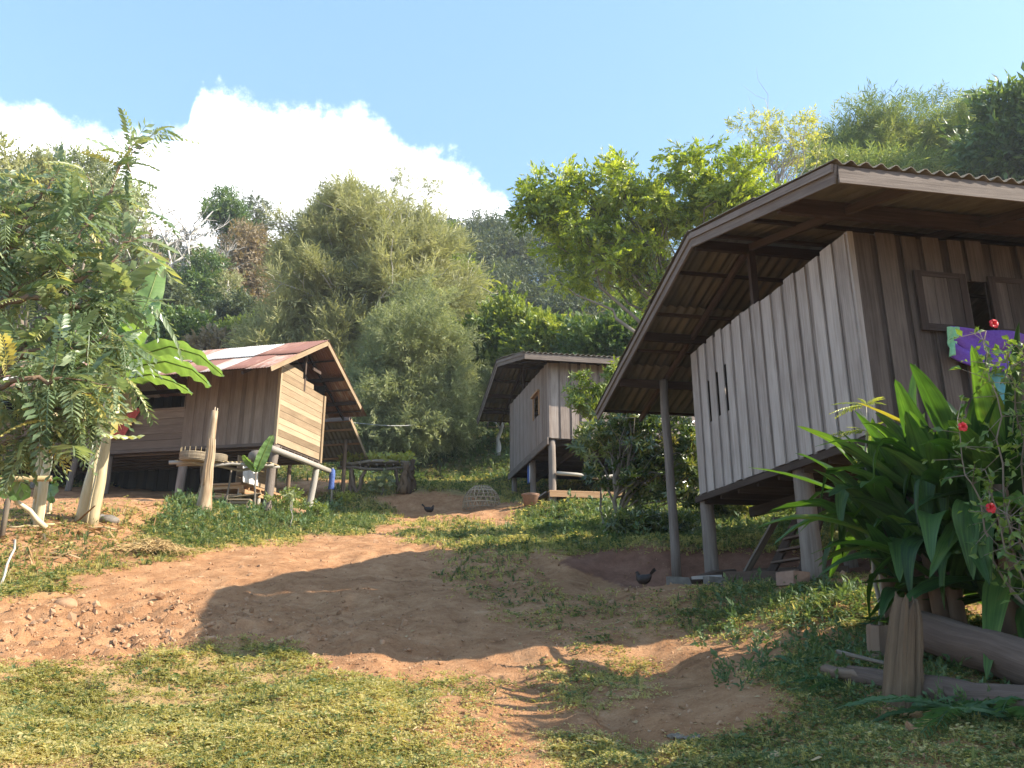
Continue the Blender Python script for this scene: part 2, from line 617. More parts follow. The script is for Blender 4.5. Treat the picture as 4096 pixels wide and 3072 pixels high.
LEAF = {
    'senna': leaf_mat('pinnate_leaf', [(0.085, 0.135, 0.08), (0.165, 0.235, 0.13), (0.28, 0.335, 0.185), (0.52, 0.46, 0.16)], 0.36, 0.34, 0.65, (1.6, 1.5, 0.7)),
    'banana': leaf_mat('banana_leaf', [(0.10, 0.20, 0.08), (0.18, 0.30, 0.11)], 0.4, 0.38, 0.5),
    'mango': leaf_mat('mango_leaf', [(0.085, 0.12, 0.026), (0.23, 0.285, 0.05), (0.42, 0.44, 0.09)], 0.47, 0.34, 0.55, (1.7, 1.75, 0.5)),
    'yellow': leaf_mat('yellow_green_leaf', [(0.18, 0.22, 0.05), (0.33, 0.37, 0.09), (0.47, 0.47, 0.15)], 0.42, 0.5),
    'olive': leaf_mat('olive_leaf', [(0.19, 0.20, 0.10), (0.33, 0.335, 0.175), (0.46, 0.45, 0.265)], 0.42, 0.55, 0.4, (1.4, 1.4, 0.8)),
    'feather': leaf_mat('grey_green_leaf', [(0.16, 0.19, 0.10), (0.29, 0.32, 0.17), (0.42, 0.43, 0.24)], 0.42, 0.5, 0.4, (1.4, 1.4, 0.8)),
    'green': leaf_mat('mid_green_leaf', [(0.045, 0.085, 0.03), (0.09, 0.155, 0.045), (0.17, 0.24, 0.07)], 0.35, 0.42, 0.5),
    'bright': leaf_mat('bright_green_leaf', [(0.08, 0.13, 0.03), (0.17, 0.23, 0.05), (0.29, 0.33, 0.085)], 0.38, 0.42, 0.5),
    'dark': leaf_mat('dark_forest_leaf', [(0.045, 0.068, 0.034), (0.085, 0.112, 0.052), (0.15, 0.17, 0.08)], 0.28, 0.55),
    'bamboo': leaf_mat('bamboo_leaf', [(0.10, 0.155, 0.055), (0.18, 0.245, 0.085), (0.29, 0.33, 0.125)], 0.4, 0.45),
    'coffee': leaf_mat('glossy_dark_leaf', [(0.03, 0.055, 0.02), (0.075, 0.115, 0.035), (0.17, 0.21, 0.065), (0.32, 0.29, 0.10)], 0.36, 0.24, 0.8),
    'strap': leaf_mat('strap_leaf', [(0.022, 0.055, 0.020), (0.045, 0.10, 0.028), (0.085, 0.155, 0.04), (0.26, 0.20, 0.06)], 0.34, 0.45, 0.32, (2.0, 2.1, 0.5)),
    'hibiscus': leaf_mat('hibiscus_leaf', [(0.06, 0.12, 0.03), (0.12, 0.2, 0.045), (0.2, 0.28, 0.06)], 0.38, 0.35, 0.5),
    'fern': leaf_mat('fern_leaf', [(0.035, 0.09, 0.035), (0.07, 0.14, 0.055)], 0.35, 0.5),
    'grass': leaf_mat('grass_blade', [(0.22, 0.215, 0.075), (0.38, 0.35, 0.135), (0.50, 0.44, 0.20), (0.58, 0.50, 0.27)], 0.45, 0.6, 0.2, (1.5, 1.45, 0.8)),
    'lush': leaf_mat('lush_grass', [(0.06, 0.095, 0.035), (0.125, 0.17, 0.065), (0.22, 0.25, 0.10)], 0.38, 0.5, 0.3, (1.5, 1.5, 0.8)),
    'weed': leaf_mat('weed_leaf', [(0.05, 0.095, 0.035), (0.09, 0.15, 0.06), (0.16, 0.21, 0.09)], 0.32, 0.5, 0.35),
    'litter': leaf_mat('dry_litter', [(0.17, 0.09, 0.04), (0.33, 0.21, 0.10), (0.5, 0.38, 0.22)], 0.15, 0.8, 0.2, (1, 0.9, 0.7)),
    'lettuce': leaf_mat('lettuce_leaf', [(0.24, 0.28, 0.06), (0.40, 0.38, 0.12)], 0.4, 0.5),
    'dry': leaf_mat('dry_leaf', [(0.15, 0.11, 0.07), (0.25, 0.20, 0.13), (0.35, 0.29, 0.20)], 0.25, 0.7),
}


def streak_leaf(m, scale=(1.2, 22, 22), lo=0.55, tip=True):
    """parallel veins along a long blade, and its end dried to brown on some leaves"""
    nt = m.node_tree
    N, L = nt.nodes.new, nt.links.new
    rampn = [n for n in nt.nodes if n.type == 'VALTORGB'][0]
    g = N('ShaderNodeAttribute')
    g.attribute_name = 'guv'
    mp = N('ShaderNodeMapping')
    mp.inputs['Scale'].default_value = scale
    L(g.outputs['Vector'], mp.inputs[0])
    n = N('ShaderNodeTexNoise')
    n.inputs['Scale'].default_value = 1.0
    n.inputs['Detail'].default_value = 4
    L(mp.outputs[0], n.inputs['Vector'])
    r = ramp_node(N, [(0.3, (lo, lo, lo)), (0.7, (1.3, 1.3, 1.2))])
    L(n.outputs[0], r.inputs[0])
    mx = N('ShaderNodeMixRGB')
    mx.blend_type = 'MULTIPLY'
    mx.inputs[0].default_value = 1.0
    for l in list(rampn.outputs[0].links):
        to = l.to_socket
        nt.links.remove(l)
        L(mx.outputs[0], to)
    L(rampn.outputs[0], mx.inputs[1])
    L(r.outputs[0], mx.inputs[2])


streak_leaf(LEAF['strap'])
streak_leaf(LEAF['banana'], (9.0, 0.6, 0.6), 0.75)

# ------------------------------------------------------------------ the ground: one sheet, through measured points
CTRL = [  # (pixel x, pixel y, distance)
    (0, 768, 5.6), (250, 768, 5.5), (430, 768, 5.4), (600, 768, 5.3), (760, 768, 5.2), (900, 768, 5.2), (1024, 768, 5.3),
    (0, 700, 7.6), (200, 700, 7.4), (430, 700, 7.2), (600, 700, 7.1), (760, 700, 6.7), (880, 700, 6.4), (1000, 715, 6.0),
    (0, 650, 9.8), (200, 655, 9.4), (430, 650, 9.3), (600, 660, 8.8), (690, 672, 8.2), (760, 660, 8.0), (800, 650, 8.0), (860, 650, 7.6),
    (0, 605, 12.6), (150, 610, 12.0), (300, 610, 11.8), (430, 605, 11.9), (560, 610, 11.5), (640, 620, 10.6), (700, 612, 10.8), (780, 604, 10.3), (850, 605, 9.4),
    (0, 578, 14.6), (100, 569, 15.0), (139, 562, 15.4), (210, 552, 16.4), (300, 565, 15.3), (430, 570, 15.0), (540, 575, 14.6),
    (575, 563, 15.5), (625, 582, 15.2), (674, 584, 15.0), (720, 580, 15.0), (790, 574, 15.0), (860, 570, 15.0),
    (585, 551, 16.4), (625, 547, 16.1), (674, 549, 15.9), (730, 548, 16.0), (800, 545, 16.2), (870, 542, 16.5),
    (713, 588, 14.0), (782, 580, 11.5), (850, 582, 11.0), (760, 586, 12.8),
    (640, 592, 13.3),
    (0, 515, 18.6), (60, 512, 18.6), (100, 508, 19.0), (150, 510, 19.2), (30, 540, 16.6), (110, 535, 17.0), (160, 527, 18.4), (205, 508, 21.0), (220, 530, 19.6), (260, 535, 20.0),
    (266, 517, 24.4), (178, 502, 24.6), (60, 500, 25.5), (305, 517, 25.6), (330, 528, 21.5), (400, 542, 18.6), (500, 545, 17.4), (460, 558, 16.0),
    (340, 512, 26.5), (330, 505, 30), (360, 506, 28.2), (250, 498, 29),
    (430, 531, 21.5), (430, 521, 24.2), (430, 514.5, 26.8), (482, 508, 28.0),
    (470, 489, 31.5), (430, 485, 34.5), (390, 483, 34.5), (350, 485, 33.5),
    (483, 506, 27.0), (505, 502, 27.5), (548.5, 507, 24.6), (510.6, 501, 30.6), (600, 506, 23.4), (650, 512, 21.6), (560, 518, 22.4), (520, 524, 22.0), (680, 535, 18.5), (600, 533, 19.2),
    (650, 500, 26), (720, 505, 24), (780, 520, 20),
    (420, 482, 37), (480, 482, 36), (420, 455, 40), (480, 455, 40), (360, 462, 39), (420, 437, 44), (480, 436, 44), (300, 450, 41), (150, 455, 40), (0, 455, 42),
    (500, 424, 52), (420, 420, 52), (560, 440, 42), (640, 460, 36), (800, 450, 36), (1000, 440, 36),
    (0, 400, 58), (150, 395, 58), (250, 385, 62), (380, 372, 66), (500, 372, 66), (640, 380, 60), (800, 370, 60), (1000, 350, 58),
    (0, 330, 92), (180, 326, 95), (350, 316, 95), (500, 312, 98), (640, 300, 98), (800, 290, 95), (1000, 260, 92),
    (-200, 310, 105), (-40, 285, 125), (180, 298, 128), (350, 280, 128), (480, 282, 128), (560, 288, 128), (640, 280, 130), (800, 260, 130), (1000, 220, 130), (1200, 200, 120),
]
CTRL += [(px, py, dd) for px in (392, 412, 432, 452, 472) for (py, dd) in ((509.5, 29.0), (496, 29.7))]
XYZ = [  # plain points off the frame
    (0, -12, -1.5), (-14, -8, -0.9), (14, -8, -0.6), (0, 0, -0.05), (0, 2.5, 0.22), (-6, 2.5, 0.35), (6, 2.5, 0.5), (9, 4.5, 1.15), (13, 6, 1.7), (10, 10, 2.3), (16, 14, 3.2), (20, 22, 6.0),
    (-8, 6, 0.75), (-13, 6, 0.9), (-13, 12, 1.9), (-17, 16, 3.4), (-20, 22, 4.9), (-24, 30, 6.5), (28, 34, 11.5), (-40, 10, 1.0), (40, 5, 5), (40, 20, 8),
    (-30, -40, -4), (30, -40, -3), (0, -60, -6), (-120, 40, 9), (-110, 110, 44), (120, 40, 18), (120, 110, 58), (-90, -60, -5), (90, -60, 0),
    (-160, 200, 52), (0, 230, 52), (160, 200, 66), (0, 400, 50), (-300, 400, 50), (300, 400, 60), (-300, 0, 5), (300, 0, 10), (0, -200, -10), (-250, -200, -10), (250, -200, -10),
]
PTS = np.array([at(*c) for c in CTRL] + [np.array(p, float) for p in XYZ])


def _rbf_fit(P, smooth):
    n = len(P)
    d = np.linalg.norm(P[:, None, :2] - P[None, :, :2], axis=2)
    d = np.sqrt(d * d + 0.12 * np.clip(np.hypot(P[:, 0], P[:, 1]) / 12, 0.4, 60)[None, :])
    A = np.zeros((n + 3, n + 3))
    A[:n, :n] = -d
    A[:n, :n] += np.eye(n) * smooth * np.clip(np.hypot(P[:, 0], P[:, 1]) / 20, 0.15, 5)[:, None]
    A[:n, n] = 1
    A[:n, n + 1:] = P[:, :2]
    A[n:, :n] = A[:n, n:].T
    return np.linalg.solve(A, np.concatenate([P[:, 2], np.zeros(3)]))


RBF_W = _rbf_fit(PTS, 0.05)


def base_z(x, y):
    x = np.atleast_1d(np.asarray(x, float))
    y = np.atleast_1d(np.asarray(y, float))
    n = len(PTS)
    out = np.empty(x.shape)
    xf, yf, of = x.ravel(), y.ravel(), out.ravel()
    for i in range(0, xf.size, 20000):
        sl = slice(i, i + 20000)
        d = np.hypot(xf[sl, None] - PTS[None, :, 0], yf[sl, None] - PTS[None, :, 1])
        # a small rounding of the cone tips
        d = np.sqrt(d * d + 0.12 * np.clip(np.hypot(PTS[:, 0], PTS[:, 1]) / 12, 0.4, 60)[None, :])
        of[sl] = -d @ RBF_W[:n] + RBF_W[n] + xf[sl] * RBF_W[n + 1] + yf[sl] * RBF_W[n + 2]
    return of.reshape(x.shape)


def ground_z(x, y, detail=True):
    z = base_z(x, y)
    if detail:
        x = np.atleast_1d(np.asarray(x, float))
        y = np.atleast_1d(np.asarray(y, float))
        z = z + (fbm(x * 0.9, y * 0.9, 3, 5) - 0.5) * 0.22
        z = z + (fbm(x * 4, y * 4, 3, 9) - 0.5) * 0.07
        # the rough, clod-strewn patch of dug earth on the left
        r = np.exp(-(((x + 4.6) / 2.6) ** 2 + ((y - 9.6) / 2.2) ** 2))
        c = fbm(x * 3.2, y * 3.2, 3, 21)
        z = z + r * (np.abs(c - 0.5) * -0.75 + 0.08) + r * (fbm(x * 8, y * 8, 2, 31) - 0.5) * 0.20
        z = z + (fbm(x * 7, y * 7, 2, 33) - 0.5) * 0.045 * np.clip((24 - y) / 10, 0, 1)
        # furrows washed down the path
        pw = np.exp(-((x + 0.9 - 0.10 * (y - 10)) / 3.4) ** 2) * np.clip((30 - y) / 6, 0, 1)
        z = z + pw * (fbm(x * 2.1 + 0.25 * y, y * 0.33, 3, 35) - 0.5) * 0.24
        # wheel rut and rivulet running down the near path
        rx = 0.62 + 0.55 * np.sin(y * 0.45) + (y - 6) * 0.10
        z = z - 0.12 * np.exp(-((x - rx) / 0.16) ** 2) * np.clip((9.5 - y) / 3, 0, 1)
    return z


def gz(x, y):
    return float(ground_z(x, y)[0])


def gp(px, py, D):
    """the point of the ground at distance D on the bearing of a pixel"""
    d = ray(px, py)
    x, y = d[0] * D, d[1] * D
    return np.array([x, y, gz(x, y)])


def in_poly(px, py, poly):
    inside = np.zeros(px.shape, bool)
    n = len(poly)
    for i in range(n):
        x1, y1 = poly[i]
        x2, y2 = poly[(i + 1) % n]
        c = ((y1 > py) != (y2 > py)) & (px < (x2 - x1) * (py - y1) / (y2 - y1 + 1e-9) + x1)
        inside ^= c
    return inside


# where grass grows, read off the photograph and kept as areas of the ground: (density, lushness, outline)
GRASS = [
    (0.66, 0.10, [(-80, 672), (40, 668), (110, 662), (190, 655), (255, 640), (300, 650), (330, 672), (380, 690), (415, 702), (400, 730), (425, 768), (425, 790), (-80, 790)]),
    (0.2, 0.12, [(390, 690), (470, 676), (520, 690), (520, 720), (470, 790), (420, 790), (420, 730)]),
    (0.25, 0.2, [(540, 668), (600, 655), (660, 662), (660, 690), (600, 700), (560, 700)]),
    (0.4, 0.2, [(552, 742), (600, 728), (690, 745), (680, 790), (520, 790)]),
    (0.28, 0.4, [(690, 740), (860, 715), (1100, 720), (1100, 790), (680, 790)]),
    (0.36, 0.6, [(770, 610), (860, 585), (1100, 600), (1100, 720), (860, 725), (790, 715), (770, 680), (815, 660)]),
    (0.36, 0.6, [(690, 590), (760, 580), (860, 580), (850, 612), (760, 640), (700, 640), (670, 620)]),
    (0.14, 0.4, [(430, 545), (520, 548), (560, 600), (640, 640), (600, 650), (480, 600), (440, 580)]),
    (0.07, 0.4, [(585, 590), (690, 600), (690, 640), (640, 640), (600, 615)]),
    (0.9, 0.25, [(470, 545), (520, 530), (600, 528), (720, 530), (900, 520), (1100, 520), (1100, 560), (720, 551), (640, 548), (575, 556), (520, 553)]),
    (0.95, 0.75, [(500, 530), (520, 510), (560, 505), (640, 495), (900, 490), (900, 530), (620, 535), (540, 537)]),
    (0.45, 0.4, [(400, 545), (405, 523), (470, 520), (510, 530), (500, 546), (450, 556)]),
    (0.95, 0.7, [(140, 545), (150, 515), (190, 498), (300, 498), (355, 505), (400, 520), (365, 532), (300, 535), (235, 542), (170, 555)]),
    (0.6, 0.35, [(-80, 572), (60, 572), (130, 558), (200, 545), (300, 533), (300, 540), (200, 553), (130, 566), (60, 592), (-80, 605)]),
    (0.22, 0.3, [(-80, 512), (140, 505), (150, 548), (60, 572), (-80, 572)]),
    (0.95, 0.35, [(310, 498), (350, 486), (420, 478), (480, 478), (480, 495), (400, 493), (370, 500), (400, 510), (350, 515)]),
    (0.95, 0.3, [(470, 497), (470, 478), (640, 478), (640, 505), (520, 503)]),
    (0.9, 0.85, [(330, 482), (340, 430), (520, 425), (520, 480), (430, 480)]),
    (0.9, 0.7, [(-80, 490), (-80, 300), (1100, 250), (1100, 470), (520, 470), (520, 425), (340, 430), (330, 480)]),
]


def ground_masks(x, y, z):
    P = np.stack([x, y, z], -1)
    px, py = proj(P)
    # ragged outlines that thin out: several displaced readings are averaged
    D = np.hypot(x, y)
    k = np.clip(800 / np.maximum(D, 3), 0, 120)
    wx = (fbm(x * 1.1, y * 1.1, 4, 41) - 0.5)
    wy = (fbm(x * 1.1 + 50, y * 1.1, 4, 43) - 0.5)
    dens = np.zeros(x.shape)
    lush = np.zeros(x.shape)
    offs = ((0, 0), (0.45, 0.1), (-0.45, -0.1), (0.1, 0.45), (-0.1, -0.45), (0.25, -0.3), (-0.25, 0.3))
    for (ox, oy) in offs:
        qx = px + (wx * 0.9 + ox * 0.5) * k
        qy = py + (wy * 0.9 + oy * 0.5) * k * 0.38
        dd = np.zeros(x.shape)
        ll = np.zeros(x.shape)
        for (d, l, poly) in GRASS:
            m = in_poly(qx, qy, poly)
            dd = np.where(m, np.maximum(dd, d), dd)
            ll = np.where(m, l, ll)
        dens += dd / len(offs)
        lush += ll / len(offs)
    bare = in_poly(px, py, [(392, 511), (474, 510), (478, 497), (388, 497)]) & (D > 27)
    dens = np.where(bare, 0.0, dens)
    behind = (P - CAM) @ FWD < 2.0
    off = behind | (px < -90) | (px > 1110) | (py > 800)
    dens = np.where(off, 0.5, dens)
    lush = np.where(off, 0.4, lush)
    dens = np.where(D > 60, 0.9, dens)
    lush = np.where(D > 60, 0.8, lush)
    return dens, lush, px, py


def ground_material():
    m, nt, N, L, b, out = mat_base('earth_and_turf')
    ga = N('ShaderNodeAttribute')
    ga.attribute_name = 'grassy'
    la = N('ShaderNodeAttribute')
    la.attribute_name = 'lush'
    ca = N('ShaderNodeAttribute')
    ca.attribute_name = 'cut'
    geo = N('ShaderNodeNewGeometry')

    def noise(scale, det=6, rough=0.65):
        n = N('ShaderNodeTexNoise')
        n.inputs['Scale'].default_value = scale
        n.inputs['Detail'].default_value = det
        n.inputs['Roughness'].default_value = rough
        L(geo.outputs['Position'], n.inputs['Vector'])
        return n.outputs[0]
    n1, n2, n3 = noise(0.55), noise(7, 8, 0.7), noise(55, 4)

    def mul_add(a, k, c):
        q = N('ShaderNodeMath')
        q.operation = 'MULTIPLY_ADD'
        L(a, q.inputs[0])
        q.inputs[1].default_value = k
        if isinstance(c, float):
            q.inputs[2].default_value = c
        else:
            L(c, q.inputs[2])
        return q.outputs[0]
    n4 = noise(2.2, 5, 0.6)
    s = mul_add(n1, 0.35, mul_add(n2, 0.75, mul_add(n3, 0.55, mul_add(n4, 0.8, -0.73))))
    dirt = ramp_node(N, [(0.1, (0.155, 0.072, 0.034)), (0.4, (0.32, 0.165, 0.082)), (0.65, (0.43, 0.24, 0.126)), (0.95, (0.55, 0.365, 0.215))])
    L(s, dirt.inputs[0])
    turf = ramp_node(N, [(0.1, (0.18, 0.125, 0.055)), (0.45, (0.33, 0.245, 0.11)), (0.9, (0.46, 0.35, 0.18))])
    L(s, turf.inputs[0])
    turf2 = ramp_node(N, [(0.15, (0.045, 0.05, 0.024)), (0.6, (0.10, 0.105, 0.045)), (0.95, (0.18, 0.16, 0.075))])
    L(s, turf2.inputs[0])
    cut = ramp_node(N, [(0.15, (0.11, 0.05, 0.034)), (0.5, (0.20, 0.095, 0.064)), (0.9, (0.31, 0.165, 0.115))])
    L(s, cut.inputs[0])

    def mix(f, a, c):
        q = N('ShaderNodeMixRGB')
        if isinstance(f, float):
            q.inputs[0].default_value = f
        else:
            L(f, q.inputs[0])
        L(a, q.inputs[1])
        L(c, q.inputs[2])
        return q.outputs[0]
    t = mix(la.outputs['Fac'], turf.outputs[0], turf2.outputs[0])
    e = mix(ca.outputs['Fac'], dirt.outputs[0], cut.outputs[0])
    # blades and bare earth interlock along a noisy edge
    f = N('ShaderNodeMapRange')
    f.inputs['From Min'].default_value = 0.38
    f.inputs['From Max'].default_value = 0.78
    L(mul_add(n2, 0.55, mul_add(ga.outputs['Fac'], 0.62, -0.06)), f.inputs['Value'])
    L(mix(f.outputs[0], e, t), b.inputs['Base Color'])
    b.inputs['Roughness'].default_value = 0.95
    b.inputs['Specular IOR Level'].default_value = 0.1
    bp = N('ShaderNodeBump')
    bp.inputs['Strength'].default_value = 0.9
    bp.inputs['Distance'].default_value = 0.05
    L(mul_add(n3, 0.4, n2), bp.inputs['Height'])
    L(bp.outputs[0], b.inputs['Normal'])
    return m


def axis_steps(a, b, fine, lo, hi, grow=1.07):
    """coordinates a..b, step `fine` between lo and hi and growing outwards"""
    mid = list(np.arange(lo, hi + fine / 2, fine))
    s, x, up = fine, hi, []
    while x < b:
        s = min(s * grow, 9)
        x += s
        up.append(x)
    s, x, dn = fine, lo, []
    while x > a:
        s = min(s * grow, 9)
        x -= s
        dn.append(x)
    return np.array(dn[::-1] + mid + up)


def build_ground():
    xs = axis_steps(-420, 420, 0.085, -8.5, 7.5, 1.035)
    ys = axis_steps(-320, 480, 0.09, 4.2, 31.0, 1.035)
    X, Y = np.meshgrid(xs, ys, indexing='ij')
    x, y = X.ravel(), Y.ravel()
    z = ground_z(x, y)
    dens, lush, px, py = ground_masks(x, y, z)
    # raw cut banks: behind the right house, and at the top of the path
    cutp = in_poly(px, py, [(560, 563), (575, 553), (620, 546), (700, 548), (880, 545), (1000, 560), (1000, 600), (700, 590), (625, 588)])
    D = np.hypot(x, y)
    cut = ((cutp & (D > 13.6) & (D < 17))).astype(float) * 0.9
    dens = np.where(cut > 0, 0.05, dens)
    a, b = len(xs), len(ys)
    i = np.arange(a - 1)[:, None] * b
    j = np.arange(b - 1)[None, :]
    q = np.stack([i + j, i + b + j, i + b + j + 1, i + j + 1], -1).reshape(-1, 4)
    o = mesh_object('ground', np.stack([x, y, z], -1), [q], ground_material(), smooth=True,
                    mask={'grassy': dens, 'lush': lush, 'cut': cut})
    tag(o, 'sloping red earth yard with worn turf rising to a wooded hill', kind='structure')


build_ground()


# ------------------------------------------------------------------ leaves
def tpl_leaf(L=1.0, w=0.32, fold=0.10, droop=0.16):
    V = np.array([[0, 0, 0], [-w / 2, 0.42 * L, fold * w * 2], [0, L, -droop], [w / 2, 0.42 * L, fold * w * 2], [0, 0.45 * L, 0.02]])
    return V, np.array([[0, 4, 1], [1, 4, 2], [0, 3, 4], [3, 2, 4]])


def combine(parts):
    V, F, n = [], [], 0
    for v, f in parts:
        V.append(v)
        F.append(f + n)
        n += len(v)
    return np.vstack(V), np.vstack(F)


def rotv(V, yaw=0.0, pitch=0.0, roll=0.0, s=1.0, t=(0, 0, 0)):
    V = V * s
    cr, sr = cos(roll), sin(roll)
    V = np.stack([V[:, 0] * cr + V[:, 2] * sr, V[:, 1], -V[:, 0] * sr + V[:, 2] * cr], -1)
    cp, sp = cos(pitch), sin(pitch)
    V = np.stack([V[:, 0], V[:, 1] * cp - V[:, 2] * sp, V[:, 1] * sp + V[:, 2] * cp], -1)
    cy, sy = cos(yaw), sin(yaw)
    V = np.stack([V[:, 0] * cy + V[:, 1] * sy, -V[:, 0] * sy + V[:, 1] * cy, V[:, 2]], -1)
    return V + np.asarray(t)


def tpl_whorl(n=7, w=0.24, seed=3):
    r = np.random.default_rng(seed)
    lf = tpl_leaf(1.0, w, 0.1, 0.3)
    return combine([(rotv(lf[0], i * 2 * pi / n + r.normal(0, 0.2), r.uniform(-0.3, 0.6), r.normal(0, 0.3), r.uniform(0.7, 1.05)), lf[1]) for i in range(n)])


def tpl_spray(n=7, w=0.34, seed=4, leaf=0.42):
    r = np.random.default_rng(seed)
    lf = tpl_leaf(leaf, w * leaf, 0.1, 0.05)
    tw = (np.array([[-0.008, 0, 0], [0.008, 0, 0], [0, 1, 0.0]]), np.array([[0, 1, 2]]))
    ps = [tw]
    for i in range(n):
        t = (i + 1) / n
        ps.append((rotv(lf[0], (1 if i % 2 else -1) * r.uniform(0.5, 1.1) * (1.1 - 0.8 * t), r.normal(0, 0.35), r.normal(0, 0.5), r.uniform(0.8, 1.15), (0, t * 0.85, 0)), lf[1]))
    return combine(ps)


def tpl_pinnate(n=9, leaf=0.2, w=0.38, droop=0.35, seed=5):
    """a compound leaf of unit length: stalk bending down, pairs of leaflets"""
    r = np.random.default_rng(seed)
    ts = np.linspace(0, 1, 5)
    st, F = [], []
    for t in ts:
        st += [[-0.008, t, -droop * t * t], [0.008, t, -droop * t * t]]
    for i in range(4):
        F += [[2 * i, 2 * i + 1, 2 * i + 3], [2 * i, 2 * i + 3, 2 * i + 2]]
    ps = [(np.array(st), np.array(F))]
    lv = np.array([[0, 0, 0], [-w * leaf / 2, 0.5 * leaf, 0.0], [0, leaf, -0.02], [w * leaf / 2, 0.5 * leaf, 0.0]])
    lfF = np.array([[0, 2, 1], [0, 3, 2]])
    for i in range(n):
        t = 0.14 + 0.82 * i / (n - 1)
        s = (0.8 + 0.4 * sin(pi * t)) * r.uniform(0.9, 1.1)
        for sd in (-1, 1):
            ps.append((rotv(lv, sd * (1.15 - 0.35 * t) + r.normal(0, 0.06), -0.25 - 0.5 * droop * t + r.normal(0, 0.08), sd * 0.3 + r.normal(0, 0.12), s, (0, t, -droop * t * t)), lfF))
    return combine(ps)


def tpl_feather(n=6, seed=6, wid=0.16):
    """a fine twig with slender leaflets"""
    r = np.random.default_rng(seed)
    ps = [(np.array([[-0.009, 0, 0], [0.009, 0, 0], [0, 1, 0.0]]), np.array([[0, 1, 2]]))]
    lv = np.array([[0, 0, 0], [-wid / 2, 0.5, 0.03], [0, 1, -0.05], [wid / 2, 0.5, 0.03]])
    for i in range(n):
        for sd in (-1, 1):
            ps.append((rotv(lv, sd * r.uniform(0.6, 1.0), r.normal(0, 0.3), r.normal(0, 0.6), r.uniform(0.25, 0.42), (0, 0.15 + 0.8 * i / n, 0)), np.array([[0, 2, 1], [0, 3, 2]])))
    return combine(ps)


TPL = {
    'leaf': tpl_leaf(), 'broad': tpl_leaf(1, 0.55, 0.08, 0.12), 'whorl': tpl_whorl(), 'spray': tpl_spray(), 'spray_broad': tpl_spray(7, 0.55, 14, 0.4),
    'pinnate': tpl_pinnate(), 'feather': tpl_feather(), 'narrow': tpl_feather(5, 8, 0.10), 'fine_pinnate': tpl_pinnate(12, 0.13, 0.3, 0.3, 9),
}


def frames(d, rng, up=None, roll=None):
    """rotation matrices whose rows are the leaf's x, y (= d) and z"""
    n = len(d)
    y = nrm(d)
    if up is None:
        ref = nrm(rng.normal(0, 1, (n, 3)))
    else:
        ref = nrm(np.asarray(up) + rng.normal(0, roll or 0.35, (n, 3)))
    x = nrm(np.cross(y, ref))
    z = np.cross(x, y)
    return np.stack([x, y, z], 1)


def scatter(tpl, pos, R, s, tint, rng, tj=0.12):
    V, F = tpl
    n, k = len(pos), len(V)
    s = np.broadcast_to(np.asarray(s, float), (n,))
    P = np.einsum('kj,njc->nkc', V, R) * s[:, None, None] + pos[:, None, :]
    FF = (F[None] + (np.arange(n) * k)[:, None, None]).reshape(-1, 3)
    T = np.clip(np.repeat(tint, k) + rng.normal(0, tj, n * k), 0, 1)
    return P.reshape(-1, 3), FF, T


class Leaves:
    def __init__(self):
        self.V, self.F, self.T, self.n = [], [], [], 0

    def add(self, V, F, T):
        self.V.append(V)
        self.F.append(F + self.n)
        self.T.append(T)
        self.n += len(V)

    def build(self, name, mat, parent=None, origin=None, seed=0):
        F = np.vstack(self.F)
        return mesh_object(name, np.vstack(self.V), [F], mat, parent, np.concatenate(self.T), origin=origin)


def crown_points(rng, ells, n, shell=0.45, low_cut=None):
    """clump centres spread through a union of ellipsoids, most of them towards the outside"""
    w = np.array([e[3] * e[4] * e[5] for e in ells]) ** 0.7
    idx = rng.choice(len(ells), n, p=w / w.sum())
    E = np.array(ells, float)[idx]
    d = nrm(rng.normal(0, 1, (n, 3)))
    r = rng.random(n) ** shell
    P = E[:, :3] + d * r[:, None] * E[:, 3:6]
    return P, d


def crown(rng, ells, n_clump, clump_r, n_leaf, tpl, size, shell=0.4, flat=0.65, outward=0.5, upw=0.25, rand=0.7, droop=0.0, tint_mu=0.45, tint_sd=0.16, wob=0.25, up=None):
    Pc, Dc = crown_points(rng, ells, n_clump, shell)
    Pc = Pc + rng.normal(0, clump_r * wob, Pc.shape)
    cr = clump_r * rng.uniform(0.6, 1.35, n_clump)
    cnt = np.maximum(3, (n_leaf * (cr / clump_r) ** 2 * rng.uniform(0.6, 1.3, n_clump)).astype(int))
    idx = np.repeat(np.arange(n_clump), cnt)
    g = nrm(rng.normal(0, 1, (len(idx), 3))) * (rng.random(len(idx)) ** 0.5)[:, None]
    g[:, 2] *= flat
    pos = Pc[idx] + g * cr[idx][:, None]
    d = g * outward + Dc[idx] * outward * 0.7 + rng.normal(0, rand, pos.shape) + np.array([0, 0, upw - droop])
    tint = np.clip(tint_mu + rng.normal(0, tint_sd, n_clump)[idx] + rng.normal(0, tint_sd * 0.8, len(idx)), 0, 1)
    s = size * rng.uniform(0.65, 1.25, len(idx))
    R = frames(d, rng, up=up)
    V, F, T = scatter(TPL[tpl] if isinstance(tpl, str) else tpl, pos, R, s, tint, rng)
    return V, F, T, Pc


def bend_path(p0, p1, rng, n=6, sag=0.0, wob=0.05):
    p0, p1 = np.asarray(p0, float), np.asarray(p1, float)
    t = np.linspace(0, 1, n)[:, None]
    L = np.linalg.norm(p1 - p0)
    P = p0 + (p1 - p0) * t
    w = rng.normal(0, wob * L, (n, 3))
    w[0] = w[-1] = 0
    w = w * np.sin(pi * t)
    P = P + w
    P[:, 2] += sag * np.sin(pi * t[:, 0]) * L
    return P


